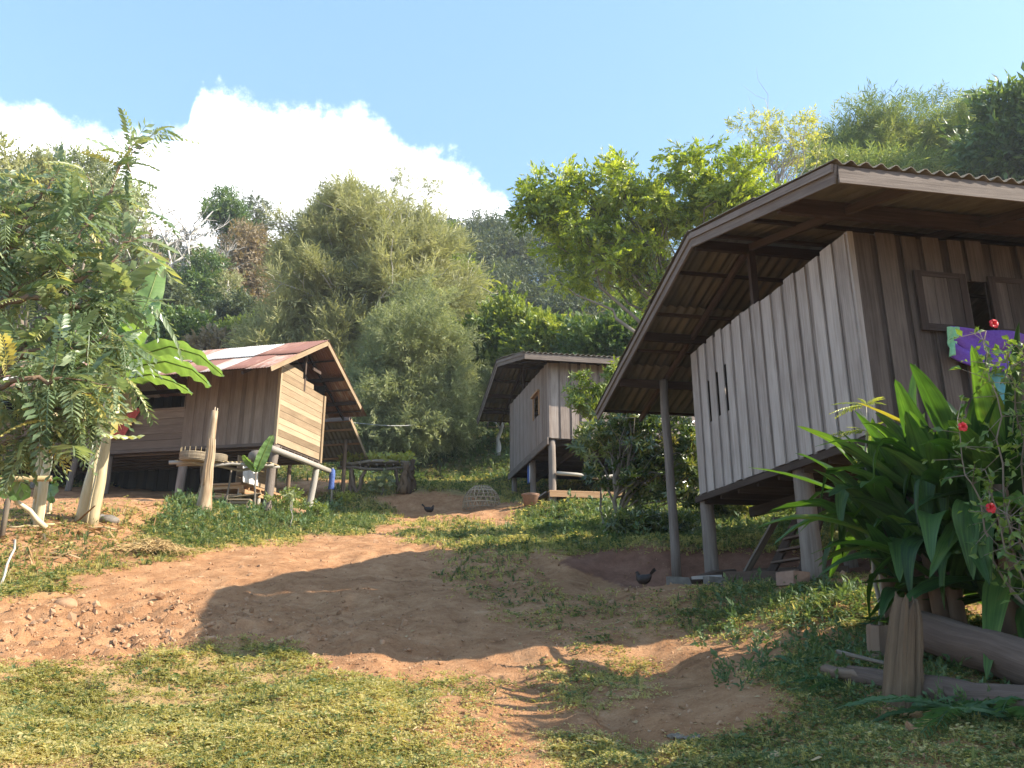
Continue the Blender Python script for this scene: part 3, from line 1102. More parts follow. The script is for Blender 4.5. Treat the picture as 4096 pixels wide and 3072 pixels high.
def trunk_mesh(rng, base, top, r0, limbs, bark, parent, n_side=8, wob=0.03, twigs=None, name='trunk', lean_curve=0.0, sink=0.25, frac=(0.35, 0.95)):
    """tapered trunk with limbs to given end points"""
    mb = MB(int(rng.integers(1e6)))
    base = np.asarray(base, float)
    P = bend_path(base - np.array([0, 0, sink]), top, rng, 9, wob=wob)
    rr = np.linspace(1, 0.28, 9) * r0
    rr[0] *= 1.35
    mb.tube(P, rr, n_side, tint=0.5, wob=0.03)
    for e in limbs:
        e = np.asarray(e, float)
        f = rng.uniform(*frac)
        k = f * 8
        i = min(int(k), 7)
        a = P[i] + (P[i + 1] - P[i]) * (k - i)
        if a[2] > e[2] - 0.1 * np.linalg.norm(e - a):
            i = max(0, min(i, int(8 * frac[0])))
            a = P[i]
        B = bend_path(a, e, rng, 6, sag=0.06, wob=0.05)
        b0 = (rr[i] * 0.6)
        mb.tube(B, np.linspace(1, 0.16, 6) * b0, max(4, n_side - 3), tint=rng.random())
        if twigs:
            for _ in range(twigs):
                m = B[rng.integers(2, 6)]
                e2 = m + nrm(rng.normal(0, 1, 3) + nrm(e - a) * 0.7 + np.array([0, 0, 0.5])) * np.linalg.norm(e - a) * rng.uniform(0.25, 0.5)
                mb.tube(bend_path(m, e2, rng, 4, wob=0.06), np.linspace(b0 * 0.25, b0 * 0.05, 4), 4, tint=rng.random(), cap=False)
    return mb.build(name, bark, parent, smooth=True)


def tree(name, label, cat, base, ells, leaf, bark, n_clump, clump_r, n_leaf, tpl, size, r0, group=None, seed=0, top=None, n_limb=10, twigs=0, frac=(0.35, 0.95), cw=None, **kw):
    """ells are given relative to the base"""
    rng = np.random.default_rng(seed)
    base = np.asarray(base, float)
    root = thing(name, base, label, cat, group)
    E = [(base[0] + e[0], base[1] + e[1], base[2] + e[2], e[3], e[4], e[5]) for e in ells]
    V, F, T, Pc = crown(rng, E, n_clump, clump_r, n_leaf, tpl, size, **kw)
    lv = Leaves()
    lv.add(V, F, T)
    if top is None:
        e = E[0]
        top = np.array([e[0], e[1], e[2] + e[5] * 0.5])
    else:
        top = base + np.asarray(top, float)
    ends = Pc[rng.choice(len(Pc), min(n_limb, len(Pc)), replace=False)]
    trunk_mesh(rng, base, top, r0, ends, MAT[bark], root, twigs=twigs, frac=frac)
    lv.build('crown', LEAF[leaf], root)
    return root

# ------------------------------------------------------------------ building kit
def corrugated(mb, O, dv, ds, width, length, pitch, amp, sheet_w, sheet_l, tintfn, rng, lap=0.12, thick=0.007, per=6, rag=0.0):
    """sheets laid from the eave (O) upwards along ds and side by side along dv"""
    n = nrm(np.cross(dv, ds))
    if n[2] < 0:
        n = -n
    nrow = max(1, int(round(length / sheet_l)))
    ncol = max(1, int(round(width / sheet_w)))
    sl, sw = length / nrow, width / ncol
    for r in range(nrow):
        for c in range(ncol):
            x0, x1 = c * sw - (0.04 if c else 0), (c + 1) * sw + 0.0
            y0, y1 = r * sl - (lap if r else 0) + rng.normal(0, rag), (r + 1) * sl
            nx = max(4, int((x1 - x0) / pitch * per))
            xs = np.linspace(x0, x1, nx + 1)
            ys = np.linspace(y0, y1, 4)
            X, Y = np.meshgrid(xs, ys, indexing='ij')
            h = amp * 0.5 * np.sin(X * 2 * pi / pitch) + r * 0.014 + (c % 2) * 0.006 + rng.normal(0, 0.004)
            h = h + (1 - (Y - y0) / (y1 - y0)) * 0.018 * (r > 0)
            P = np.asarray(O, float) + X[..., None] * dv + Y[..., None] * ds + h[..., None] * n
            g = np.stack([Y.ravel(), X.ravel(), np.zeros(X.size)], -1) + rng.random(3) * 30
            mb.grid(P, tint=tintfn(r, c), thick=thick, guv=g)


def plank_wall(mb, P0, dx, width, z0, topfn, out, rng, wmin=0.14, wmax=0.22, th=0.022, step=0.028, openings=(), jit=0.02, botfn=None):
    """vertical boards, every second one set back; openings are (a0, a1, z0, z1)"""
    P0 = np.asarray(P0, float)
    cuts = sorted({round(c, 3) for o in openings for c in (o[0], o[1])})
    xs = [0.0]
    while xs[-1] < width - 0.05:
        nx = xs[-1] + rng.uniform(wmin, wmax) * (1.0 if len(xs) % 2 else 0.62)
        for c in cuts:
            if xs[-1] < c - 0.01 and nx > c - 0.05:
                nx = c
                break
        if nx > width - 0.06:
            nx = width
        xs.append(nx)
    for i in range(len(xs) - 1):
        a, b = xs[i], xs[i + 1]
        m = (a + b) / 2
        zt = topfn(m) + rng.uniform(-jit, jit)
        zb = (botfn(m) if botfn else z0) + rng.uniform(-jit, 0) * 0.5
        segs = [(zb, zt)]
        for (o0, o1, oz0, oz1) in openings:
            if o0 - 1e-3 <= m <= o1 + 1e-3:
                segs = [(zb, oz0), (oz1, zt)]
        ov = 0.02 if i % 2 == 0 else 0.0
        for (s0, s1) in segs:
            if s1 - s0 < 0.02:
                continue
            c = P0 + dx * m + ZV * (s0 + s1) / 2 + out * (step * (i % 2 == 0) + th / 2)
            mb.box(c, dx, out, ZV, (b - a) / 2 + ov - 0.003, th / 2, (s1 - s0) / 2, tint=(rng.uniform(0.4, 1.0) if i % 2 == 0 else rng.uniform(0.0, 0.5)), skew=0.0008)


def hplank_wall(mb, P0, dx, widthfn, z0, z1, out, rng, h=0.2, th=0.022, lap=0.02):
    """horizontal boards, each lapping over the one below; widthfn(z) gives (from, to)"""
    P0 = np.asarray(P0, float)
    z = z0
    while z < z1 - 0.03:
        hh = min(h * rng.uniform(0.85, 1.15), z1 - z)
        a, b = widthfn(z + hh / 2)
        if b - a > 0.05:
            n = nrm(out * 1.0 + ZV * 0.03)
            upv = nrm(np.cross(dx, n))
            if upv[2] < 0:
                upv = -upv
            mb.box(P0 + dx * (a + b) / 2 + ZV * (z + hh / 2) + out * (th + rng.uniform(0, 0.004)), dx, n, upv, (b - a) / 2, th / 2, hh / 2 - 0.004, tint=rng.random(), skew=0.0012)
        z += hh


def round_post(name, p0, p1, r, mat, parent, seed, label=None):
    rng = np.random.default_rng(seed)
    mb = MB(seed)
    p0, p1 = np.asarray(p0, float), np.asarray(p1, float)
    P = bend_path(p0, p1, rng, 7, wob=0.004)
    mb.tube(P, r * np.array([1.08, 1.03, 1.0, 0.98, 0.97, 0.95, 0.94]), 14, tint=rng.uniform(0.3, 0.7), wob=0.015)
    o = mb.build(name, mat, parent, smooth=True)
    if label:
        o['label'] = label
    return o


# ------------------------------------------------------------------ the two grey stilt houses on the right
UH, VH = az(-10.5), az(79.5)


def stilt_house(N, name_label, p):
    """N: near lower corner of the boarded gable; u runs along the gable away from the viewer, v along the eaves"""
    rng = np.random.default_rng(p['seed'])

    def P(a, b, c):
        return N + a * UH + b * VH + c * ZV
    L, LV, H, OV = p['L'], p['LV'], p['H'], p['ov']
    base = P(0, 0, 0)
    root = thing('stilt_house', (base[0], base[1], gz(base[0], base[1])), name_label, 'house')
    (e1u, e1z), (ru, rz), (e2u, e2z) = p['roof']

    def roofz(u):
        return e1z + (rz - e1z) * (u - e1u) / (ru - e1u) if u < ru else rz + (e2z - rz) * (u - ru) / (e2u - ru)
    # gable wall
    mb = MB(p['seed'] + 1)
    plank_wall(mb, P(0, 0, 0), UH, L, -0.02, p['gtop'], -VH, rng, *p['gboard'], openings=p.get('gopen', ()), jit=0.03)
    gw = mb.build('gable_wall', MAT[p.get('gable', 'board_grey')], root)
    # eave wall towards the viewer
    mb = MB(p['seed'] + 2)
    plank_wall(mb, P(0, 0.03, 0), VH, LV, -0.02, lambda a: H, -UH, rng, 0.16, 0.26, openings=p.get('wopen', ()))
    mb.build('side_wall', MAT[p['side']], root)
    mb = MB(p['seed'] + 13)
    mb.box(P(-0.022, 0.006, H / 2 - 0.01), UH, VH, ZV, 0.036, 0.036, H / 2, tint=0.6, skew=0.001)
    mb.build('corner_board', MAT[p.get('gable', 'board_grey')], root)
    mb = MB(p['seed'] + 3)
    plank_wall(mb, P(L, LV, 0), -VH, LV - 0.03, 0.0, lambda a: H, UH, rng, 0.18, 0.26)
    plank_wall(mb, P(0.05, LV, 0), UH, L - 0.1, 0.0, lambda a: H, VH, rng, 0.18, 0.26)
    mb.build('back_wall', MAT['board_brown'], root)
    # floor with its edge beam and joists
    mb = MB(p['seed'] + 4)
    mb.box(P(L / 2, LV / 2, -0.045), UH, VH, ZV, L / 2 + 0.02, LV / 2 + 0.02, 0.02, tint=0.3)
    k = 0.25
    while k < L:
        mb.beam(P(k, -0.03, -0.14), P(k, LV, -0.14), 0.06, 0.14, tint=rng.random())
        k += 0.62
    for b in np.arange(0.9, LV, 2.1):
        mb.beam(P(-0.02, b, -0.30), P(L, b, -0.30), 0.10, 0.16, tint=rng.random())
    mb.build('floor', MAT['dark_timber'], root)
    mb = MB(p['seed'] + 5)
    mb.beam(P(-0.05, -0.075, -0.11), P(L + 0.05, -0.075, -0.11), 0.05, p.get('sill_h', 0.09), tint=0.4)
    mb.build('floor_beam', MAT[p.get('sill_mat', 'dark_timber')], root)
    # roof of corrugated sheets
    mb = MB(p['seed'] + 6)
    for (su, sz, eu, ez, s) in ((e1u, e1z, ru, rz, 1), (e2u, e2z, ru, rz, -1)):
        O = P(su, -OV - 0.06, sz + 0.035)
        ds = nrm((eu - su) * UH + (ez - sz) * ZV)
        corrugated(mb, O - ds * 0.06, VH, ds, LV + OV + 0.4, hypot(eu - su, ez - sz) + 0.06, 0.177, 0.055, 0.98, 1.7, lambda r, c: rng.uniform(0.25, 0.75), rng)
    roof = mb.build('roof', MAT['cement_sheet'], root, smooth=True)
    mb = MB(p['seed'] + 7)
    for s in (-1, 1):
        mb.beam(P(ru, -OV - 0.1, rz + 0.075), P(ru, LV + 0.4, rz + 0.075), 0.02, 0.02)
    # barge boards: a lower broad board with a narrow one over it
    mb = MB(p['seed'] + 8)
    for (su, sz, eu, ez) in ((e1u, e1z, ru, rz), (e2u, e2z, ru, rz)):
        up = nrm(np.cross(VH, nrm((eu - su) * UH + (ez - sz) * ZV)))
        up = up if up[2] > 0 else -up
        mb.beam(P(su, -OV, sz - 0.10), P(eu, -OV, ez - 0.10), 0.028, 0.21, up, tint=0.45, skew=0.002)
        mb.beam(P(su, -OV - 0.03, sz - 0.03), P(eu, -OV - 0.03, ez - 0.03), 0.026, 0.09, up, tint=0.7, skew=0.002)
    mb.build('barge_board', MAT['fascia'], roof)
    mb = MB(p['seed'] + 9)
    mb.beam(P(e1u - 0.012, -OV + 0.02, e1z - 0.11), P(e1u - 0.012, LV + 0.3, e1z - 0.11), 0.026, 0.20, ZV, tint=0.35)
    mb.build('eave_board', MAT['fascia'], roof)
    # rafters and purlins
    mb = MB(p['seed'] + 10)
    for u_ in p['purlin']:
        mb.beam(P(u_, -OV + 0.04, roofz(u_) - 0.16), P(u_, LV, roofz(u_) - 0.16), 0.07, 0.15, tint=rng.random())
    n_b = 9
    for i in range(n_b):
        u_ = e1u + 0.15 + (e2u - e1u - 0.3) * i / (n_b - 1)
        mb.beam(P(u_, -OV + 0.04, roofz(u_) - 0.055), P(u_, LV, roofz(u_) - 0.055), 0.05, 0.05, tint=rng.random())
    for b in [0.02] + list(np.arange(1.9, LV, 1.9)):
        for (su, sz) in ((e1u, e1z), (e2u, e2z)):
            mb.beam(P(su, b, sz - 0.13), P(ru, b, rz - 0.13), 0.055, 0.11, tint=rng.random())
    mb.beam(P(ru, 0.04, H - 0.1), P(ru, 0.04, rz - 0.2), 0.10, 0.09, UH, tint=0.6)
    for b in (0.06, 1.9):
        mb.beam(P(0, b, H - 0.06), P(L, b, H - 0.06), 0.06, 0.12, tint=0.3)
    mb.build('roof_timber', MAT['frame_red'], roof)
    # posts
    for i, (a, b, r, topz) in enumerate(p['posts']):
        q = P(a, b, 0)
        g = gz(q[0], q[1])
        round_post('post', (q[0], q[1], g - 0.12), (q[0] + p['lean'][0], q[1] + p['lean'][1], N[2] + topz), r, MAT['post'], root, p['seed'] * 7 + i)
    return root, P, roofz


BLR = at(701.3, 493.3, 14.0)
NR = BLR - 4.8 * UH


def onR(px, py):
    q = on_plane(px, py, NR, VH) - NR
    return q @ UH, q[2]


def onRs(px, py):
    q = on_plane(px, py, NR, UH) - NR
    return q @ VH, q[2]


slots = []
for (sx, ty, by) in ((713.4, 378, 421), (722.2, 369, 415), (730.8, 361, 410)):
    a, zt = onR(sx, ty)
    a, zb = onR(sx, by)
    slots.append((a - 0.075, a + 0.075, zb, zt))
slots.sort()
w0, wz1 = onRs(962, 282)
w1, wz0 = onRs(990, 333)
porch_u, _ = onR(678, 582)
house_r, PR, roofR = stilt_house(NR, 'large grey-boarded stilt house in the shade with open gable and purple blanket at its window', dict(
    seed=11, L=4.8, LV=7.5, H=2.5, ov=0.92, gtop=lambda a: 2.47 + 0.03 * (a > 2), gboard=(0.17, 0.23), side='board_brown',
    roof=((-1.25, 2.57), (2.45, 3.60), (7.7, 2.12)), gopen=slots, wopen=[(w0 - 0.02, w1, wz0, wz1)],
    purlin=(0.0, 2.45, 4.8, 6.3), posts=[(4.72, 0.07, 0.118, -0.04), (1.72, 0.12, 0.135, -0.04), (4.7, 2.6, 0.11, -0.2), (1.7, 2.7, 0.12, -0.2), (4.7, 5.0, 0.11, -0.2), (1.7, 5.2, 0.12, -0.2), (-0.0, 3.4, 0.11, -0.2), (0.1, 5.6, 0.12, -0.2)],
    lean=(-0.02, 0.0)))
q = PR(porch_u, -0.02, 0)
round_post('post', (q[0], q[1], gz(q[0], q[1]) - 0.15), (q[0] - 0.04, q[1], NR[2] + roofR(porch_u) - 0.2), 0.085, MAT['post'], house_r, 901, 'tall thin post carrying the far eave')


def shutter(parent, P0, dx, w, h, out, mat_f, mat_p, seed, name='window_shutter'):
    """framed board shutter lying open against the wall; P0 its lower left corner"""
    rng = np.random.default_rng(seed)
    mb = MB(seed)
    n = 3
    for i in range(n):
        a = 0.08 + (w - 0.16) * i / n
        b = 0.08 + (w - 0.16) * (i + 1) / n
        mb.box(P0 + dx * (a + b) / 2 + ZV * h / 2 + out * 0.015, dx, out, ZV, (b - a) / 2 - 0.003, 0.009, h / 2 - 0.05, tint=rng.random(), skew=0.001)
    o = mb.build(name, mat_p, parent)
    mb = MB(seed + 1)
    for (a, b) in ((0, 0.09), (w - 0.09, w)):
        mb.box(P0 + dx * (a + b) / 2 + ZV * h / 2 + out * 0.022, dx, out, ZV, (b - a) / 2, 0.016, h / 2, tint=0.4)
    for (a, b) in ((0, 0.09), (h - 0.07, h)):
        mb.box(P0 + dx * w / 2 + ZV * (a + b) / 2 + out * 0.021, dx, out, ZV, w / 2 - 0.092, 0.015, (b - a) / 2, tint=0.5)
    mb.build('shutter_frame', mat_f, o)
    return o


a0, za = onRs(918, 335)
b0, zb = onRs(961, 333)
shutter(house_r, PR(-0.065, a0, wz0 - 0.06), VH, w0 - 0.03 - a0, wz1 - wz0 + 0.12, -UH, MAT['frame_red'], MAT['board_brown'], 41)
shutter(house_r, PR(-0.065, w1 + 0.02, wz0 - 0.06), VH, w0 - 0.03 - a0, wz1 - wz0 + 0.12, -UH, MAT['frame_red'], MAT['board_brown'], 43)

# middle house, the same build farther up the path
NM = at(549.9, 437.5, 25.0)


def onM(px, py):
    q = on_plane(px, py, NM, VH) - NM
    return q @ UH, q[2]


g0, gz1 = onM(540.5, 393)
g1, gz0 = onM(535.4, 420)
house_m, PM, roofM = stilt_house(NM, 'brown-grey stilt house beside the top of the path with small gable window', dict(
    seed=23, L=6.95, LV=7.0, H=2.5, ov=0.97, gtop=lambda a: 2.5 + 0.36 * a / 6.95, gboard=(0.10, 0.15), side='board_mid', gable='board_mid',
    roof=((-0.67, 2.57), (4.4, 3.89), (9.7, 2.82)), gopen=[(g0, g1, gz0, gz1)],
    purlin=(0.0, 4.4, 6.95, 8.4), sill_h=0.24, sill_mat='fascia',
    posts=[(0.1, 0.08, 0.12, -0.05), (3.1, 0.1, 0.11, -0.05), (6.7, 0.1, 0.11, -0.05), (0.1, 3.2, 0.11, -0.2), (3.1, 3.2, 0.1, -0.2), (6.7, 3.2, 0.1, -0.2), (0.1, 6.2, 0.11, -0.2), (3.1, 6.2, 0.11, -0.2)],
    lean=(0.01, 0.0)))
mb = MB(77)
for a in (g0 - 0.04, g1 + 0.04):
    mb.beam(PM(a, -0.065, gz0 - 0.02), PM(a, -0.065, gz1 + 0.02), 0.05, 0.07, UH, tint=0.6)
mb.beam(PM(g0 - 0.1, -0.10, gz1 + 0.06), PM(g1 + 0.1, -0.10, gz1 + 0.06), 0.10, 0.07, ZV, tint=0.7)
mb.build('window_frame', MAT['deck'], house_m)

# ------------------------------------------------------------------ the tin-roofed hut on the left
UL, VL = az(13.5), az(-76.5)
NL = at(274, 442.3, 25.0)


def PL(a, b, c):
    return NL + a * UL + b * VL + c * ZV


def onL(px, py, off=0.0):
    q = on_plane(px, py, NL + off * UL, UL) - NL
    return q @ VL, q[2]


def onLg(px, py, off=0.0):
    q = on_plane(px, py, NL + off * VL, VL) - NL
    return q @ UL, q[2]


def build_hut():
    rng = np.random.default_rng(31)
    hut = thing('plank_hut', PL(0, 0, -1.75), 'brown plank hut on stilts with rust and white striped tin roof', 'hut')
    LV_, GU, H = 12.5, 3.0, 2.15
    v1, _ = onL(182, 445)
    # gable of lapped boards; the roof leaves its top open
    ridge_u, ridge_z, e1u, e1z, e2u, e2z, ov = 1.55, 3.72, -1.92, 1.75, 4.88, 1.98, 0.8

    def roofz(u):
        return e1z + (ridge_z - e1z) * (u - e1u) / (ridge_u - e1u) if u < ridge_u else ridge_z + (e2z - ridge_z) * (u - ridge_u) / (e2u - ridge_u)

    def gw(z):
        if z < H:
            return (0.05, GU)
        k = (z - H) / 0.62
        return (0.05 + 0.15 * k, GU - 2.5 * k)
    mb = MB(32)
    hplank_wall(mb, PL(0, 0, 0), UL, gw, 0.0, H + 0.5, -VL, rng, h=0.21)
    mb.build('gable_wall', MAT['board_tan'], hut)
    mb = MB(33)
    mb.box(PL(0.0, -0.03, H / 2 + 0.1), UL, VL, ZV, 0.045, 0.05, H / 2 + 0.15, tint=0.9)
    mb.build('corner_post', MAT['board_tan'], hut)
    mb = MB(33)
    mb.box(PL(GU - 0.02, -0.06, H / 2), UL, VL, ZV, 0.06, 0.03, H / 2 + 0.1, tint=0.5)
    mb.build('corner_post', MAT['board_tan'], hut)
    # long wall: upright boards, then a low parapet of level boards with the veranda above it
    mb = MB(34)
    plank_wall(mb, PL(0, 0.05, 0), VL, v1 - 0.05, -0.02, lambda a: H + 0.3, -UL, rng, 0.2, 0.32, step=0.012)
    mb.build('side_wall', MAT['board_dusty'], hut)
    mb = MB(35)
    hplank_wall(mb, PL(0, 0, 0), VL, lambda z: (v1 + 0.02, LV_), 0.0, 1.25, -UL, rng, h=0.24)
    mb.beam(PL(-0.03, v1, 1.27), PL(-0.03, LV_, 1.27), 0.10, 0.05, tint=0.6)
    mb.build('veranda_parapet', MAT['board_dusty'], hut)
    for b in (v1 + 0.05, v1 + 3.2, v1 + 6.2):
        mb = MB(36)
        mb.beam(PL(0.05, b, 0), PL(0.05, b, H + 0.4), 0.09, 0.09, UL, tint=0.5)
        mb.build('veranda_post', MAT['board_dusty'], hut)
    mb = MB(37)
    plank_wall(mb, PL(GU, 0, 0), VL, LV_, 0.0, lambda a: H + 0.5, UL, rng, 0.2, 0.3)
    plank_wall(mb, PL(0, v1, 0), UL, GU, 0.0, lambda a: H + 0.6, VL, rng, 0.2, 0.3)
    plank_wall(mb, PL(0, LV_, 0), UL, GU, 0.0, lambda a: H + 0.6, VL, rng, 0.2, 0.3)
    mb.build('back_wall', MAT['shade_board'], hut)
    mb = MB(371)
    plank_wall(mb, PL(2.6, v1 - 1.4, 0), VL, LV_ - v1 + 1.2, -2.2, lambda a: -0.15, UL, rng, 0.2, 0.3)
    mb.build('underfloor_light_block', MAT['shade_board'], hut)  # dark boards added to keep the sun from lighting the space under the floor
    mb = MB(38)
    mb.box(PL(GU / 2, LV_ / 2, -0.05), UL, VL, ZV, GU / 2 + 0.03, LV_ / 2 + 0.03, 0.025, tint=0.3)
    for a in np.arange(0.25, GU, 0.42):
        mb.tube([PL(a, -0.12, -0.12), PL(a, LV_, -0.12)], 0.045, 6)
    mb.beam(PL(-0.05, -0.05, -0.06), PL(-0.05, LV_, -0.06), 0.04, 0.10, tint=0.7)
    mb.build('floor', MAT['board_brown'], hut)
    mb = MB(39)
    mb.tube([PL(-0.35, -0.12, -0.26), PL(1.5, -0.12, -0.25), PL(GU + 0.55, -0.12, -0.27)], [0.10, 0.095, 0.09], 12, tint=0.6)
    mb.build('floor_pole', MAT['bark_pale'], hut, smooth=True)
    # roof: short sheets, some rusted through to red, some still white
    mb = MB(40)
    cols = {}

    def tf(r, c):
        k = (r, c)
        if k not in cols:
            cols[k] = [0.62, 0.55, 0.1, 0.18, 0.08, 0.45, 0.05, 0.12, 0.6, 0.5, 0.08, 0.5, 0.2, 0.1, 0.55, 0.4, 0.1, 0.55][c % 18] if r else [0.45, 0.6, 0.28, 0.62, 0.5, 0.2, 0.55, 0.6][c % 8]
        return cols[k]
    w = LV_ + ov + 0.5
    for (su, sz, s) in ((e1u, e1z, 1), (e2u, e2z, -1)):
        ds = nrm((ridge_u - su) * UL + (ridge_z - sz) * ZV)
        corrugated(mb, PL(su, -ov, sz + 0.03) - ds * 0.08, VL, ds, w, hypot(ridge_u - su, ridge_z - sz) + 0.08, 0.09, 0.018, 0.76, 2.0, tf, rng, thick=0.003, per=6, rag=0.03)
    roof = mb.build('roof', MAT['rust_roof'], hut, smooth=True)
    mb = MB(44)
    for s, (su, sz) in ((1, (e1u, e1z)), (-1, (e2u, e2z))):
        d = nrm((ridge_u - su) * UL + (ridge_z - sz) * ZV)
        up = np.cross(VL, d)
        up = nrm(up if up[2] > 0 else -up)
        t1 = PL(ridge_u, -ov + 0.03, ridge_z - 0.06)
        t0 = PL(su, -ov + 0.03, sz - 0.06) + d * (0.1 if s > 0 else 0.5)
        mb.beam(t0, t1, 0.03, 0.15, up, tint=0.5)
    mb.build('barge_board', MAT['board_tan'], roof)
    mb = MB(45)
    for u_ in (0.0, ridge_u, GU, 4.1):
        mb.beam(PL(u_, -ov + 0.08, roofz(u_) - 0.12), PL(u_, LV_, roofz(u_) - 0.12), 0.07, 0.13, tint=rng.random())
    for u_ in (-1.6, -1.0, 0.8, 2.3, 3.6, 4.6):
        mb.beam(PL(u_, -ov + 0.08, roofz(u_) - 0.04), PL(u_, LV_, roofz(u_) - 0.04), 0.05, 0.045, tint=rng.random())
    for b in (0.1, 2.5, 5.0, 7.5, 10.0):
        for (su, sz) in ((e1u, e1z), (e2u, e2z)):
            mb.beam(PL(su, b, sz - 0.1), PL(ridge_u, b, ridge_z - 0.1), 0.05, 0.09)
    mb.beam(PL(ridge_u, 0.0, H - 0.1), PL(ridge_u, 0.0, ridge_z - 0.15), 0.1, 0.09, UL, tint=0.8)
    mb.beam(PL(ridge_u - 0.1, -0.35, H + 0.62), PL(ridge_u + 0.45, -0.35, H + 0.62), 0.05, 0.10, tint=0.8)
    mb.build('roof_timber', MAT['frame_red'], roof)
    # stilts
    for i, (px, py, r, a, lean) in enumerate(((178, 502, 0.135, 0.1, 0.04), (265.5, 516, 0.14, 0.05, 0.12), (102, 500, 0.15, 0.12, 0.0), (66, 501, 0.10, 0.1, 0.12), (30, 500, 0.1, 0.1, 0.1))):
        b, _ = onL(px, py, a)
        q0 = PL(a, b, 0)
        round_post('stilt', (q0[0], q0[1], gz(q0[0], q0[1]) - 0.15), (q0[0] + lean, q0[1], NL[2] - 0.08), r, MAT['post'], hut, 300 + i)
    for i, (a, b) in enumerate(((2.75, -0.02), (2.9, 2.6), (2.9, 5.6), (2.9, 8.6))):
        q0 = PL(a, b, 0)
        round_post('stilt', (q0[0] - 0.15 * (i == 0), q0[1], gz(q0[0], q0[1]) - 0.15), (q0[0] + 0.05, q0[1], NL[2] - 0.16), 0.11, MAT['bark_pale'] if i == 0 else MAT['post'], hut, 320 + i)
    return hut, v1


hut, HV1 = build_hut()

# ------------------------------------------------------------------ trees
def sc(D):
    return D / 815.0             # metres per pixel at distance D


def ell(px, py, D, rx, rz, ry=None):
    c = at(px, py, D)
    s = sc(D)
    return (c[0], c[1], c[2], rx * s, (ry or (rx + rz) / 2) * s, rz * s)


def tree_at(name, label, cat, foot, ells, leaf, bark, n_clump, clump_r, n_leaf, tpl, size, r0, **kw):
    """foot: (px, py, D) of the trunk; ells already in place"""
    b = gp(*foot)
    E = [(e[0] - b[0], e[1] - b[1], e[2] - b[2], e[3], e[4], e[5]) for e in ells]
    if 'top' in kw:
        kw['top'] = at(*kw['top']) - b
    return tree(name, label, cat, b, E, leaf, bark, n_clump, clump_r, n_leaf, tpl, size, r0, **kw)


# the big fine-leaved tree in the middle, and the grey-green one at its right foot
D = 46
tree_at('feathery_tree', 'huge pale olive feathery tree rising behind the tin-roofed hut', 'tree', (352, 470, D),
        [ell(362, 240, D, 66, 52), ell(318, 255, D, 48, 50), ell(320, 312, D, 66, 70), ell(410, 300, D, 66, 80), ell(288, 348, D, 38, 52), ell(370, 370, D, 80, 70), ell(345, 430, D, 60, 40), ell(425, 250, D, 34, 36)],
        'olive', 'bark_white', 330, 0.9, 42, tpl_feather(8, 61, 0.11), 1.2, 0.34, seed=51, n_limb=120, twigs=6, shell=0.42, outward=0.6, upw=0.45, rand=0.42, frac=(0.25, 0.9), tint_sd=0.2)
D = 39
tree_at('feathery_tree', 'grey-green fine-leaved tree with brown trunk at the head of the path', 'tree', (398, 463, D),
        [ell(420, 345, D, 52, 52), ell(440, 390, D, 40, 46), ell(390, 400, D, 50, 40), ell(370, 430, D, 32, 24), ell(450, 425, D, 28, 22), ell(415, 430, D, 40, 24)],
        'feather', 'bark_red', 210, 0.8, 46, tpl_feather(7, 62, 0.14), 0.85, 0.25, seed=52, n_limb=40, twigs=3, shell=0.5, outward=0.5, upw=0.0, rand=0.5, frac=(0.45, 0.95))
D = 56
tree_at('broadleaf_tree', 'fresh green rounded tree behind the olive feathery tree', 'tree', (440, 400, D),
        [ell(428, 265, D, 34, 38), ell(448, 295, D, 28, 34), ell(415, 300, D, 30, 40), ell(455, 325, D, 22, 26)],
        'bright', 'bark', 80, 1.1, 46, 'spray', 1.0, 0.3, seed=53, n_limb=10)

# mango tree over the roof of the right house
D = 30
tree_at('mango_tree', 'big mango tree with sunlit yellow-green leaf clusters above the grey house roof', 'tree', (672, 480, D),
        [ell(558, 184, D, 34, 26), ell(605, 190, D, 34, 28), ell(572, 236, D, 44, 34), ell(650, 200, D, 40, 36), ell(695, 168, D, 44, 20), ell(748, 186, D, 42, 24), ell(640, 250, D, 50, 30),
         ell(700, 205, D, 44, 30), ell(655, 290, D, 30, 18), ell(600, 268, D, 56, 22), ell(540, 205, D, 18, 22), ell(735, 215, D, 40, 20)],
        'mango', 'bark', 210, 0.55, 24, tpl_spray(8, 0.36, 44, 0.42), 0.60, 0.24, seed=54, n_limb=40, twigs=0, top=(668, 260, 30), frac=(0.45, 0.95), shell=0.42, outward=0.45, upw=-0.2, rand=0.55, wob=0.35, tint_mu=0.5, tint_sd=0.26)
D = 37
tree_at('slender_tree', 'thin yellow-leaved tree with bare twigs standing above the mango tree', 'tree', (785, 430, D),
        [ell(775, 150, D, 44, 28), ell(798, 132, D, 26, 20), ell(758, 124, D, 26, 14), ell(742, 165, D, 24, 18), ell(804, 158, D, 18, 18)],
        'yellow', 'bark_pale', 95, 0.34, 9, 'spray', 0.42, 0.14, seed=55, n_limb=34, twigs=4, top=(775, 165, 37), frac=(0.6, 0.98), outward=0.5, upw=0.3, rand=0.4)

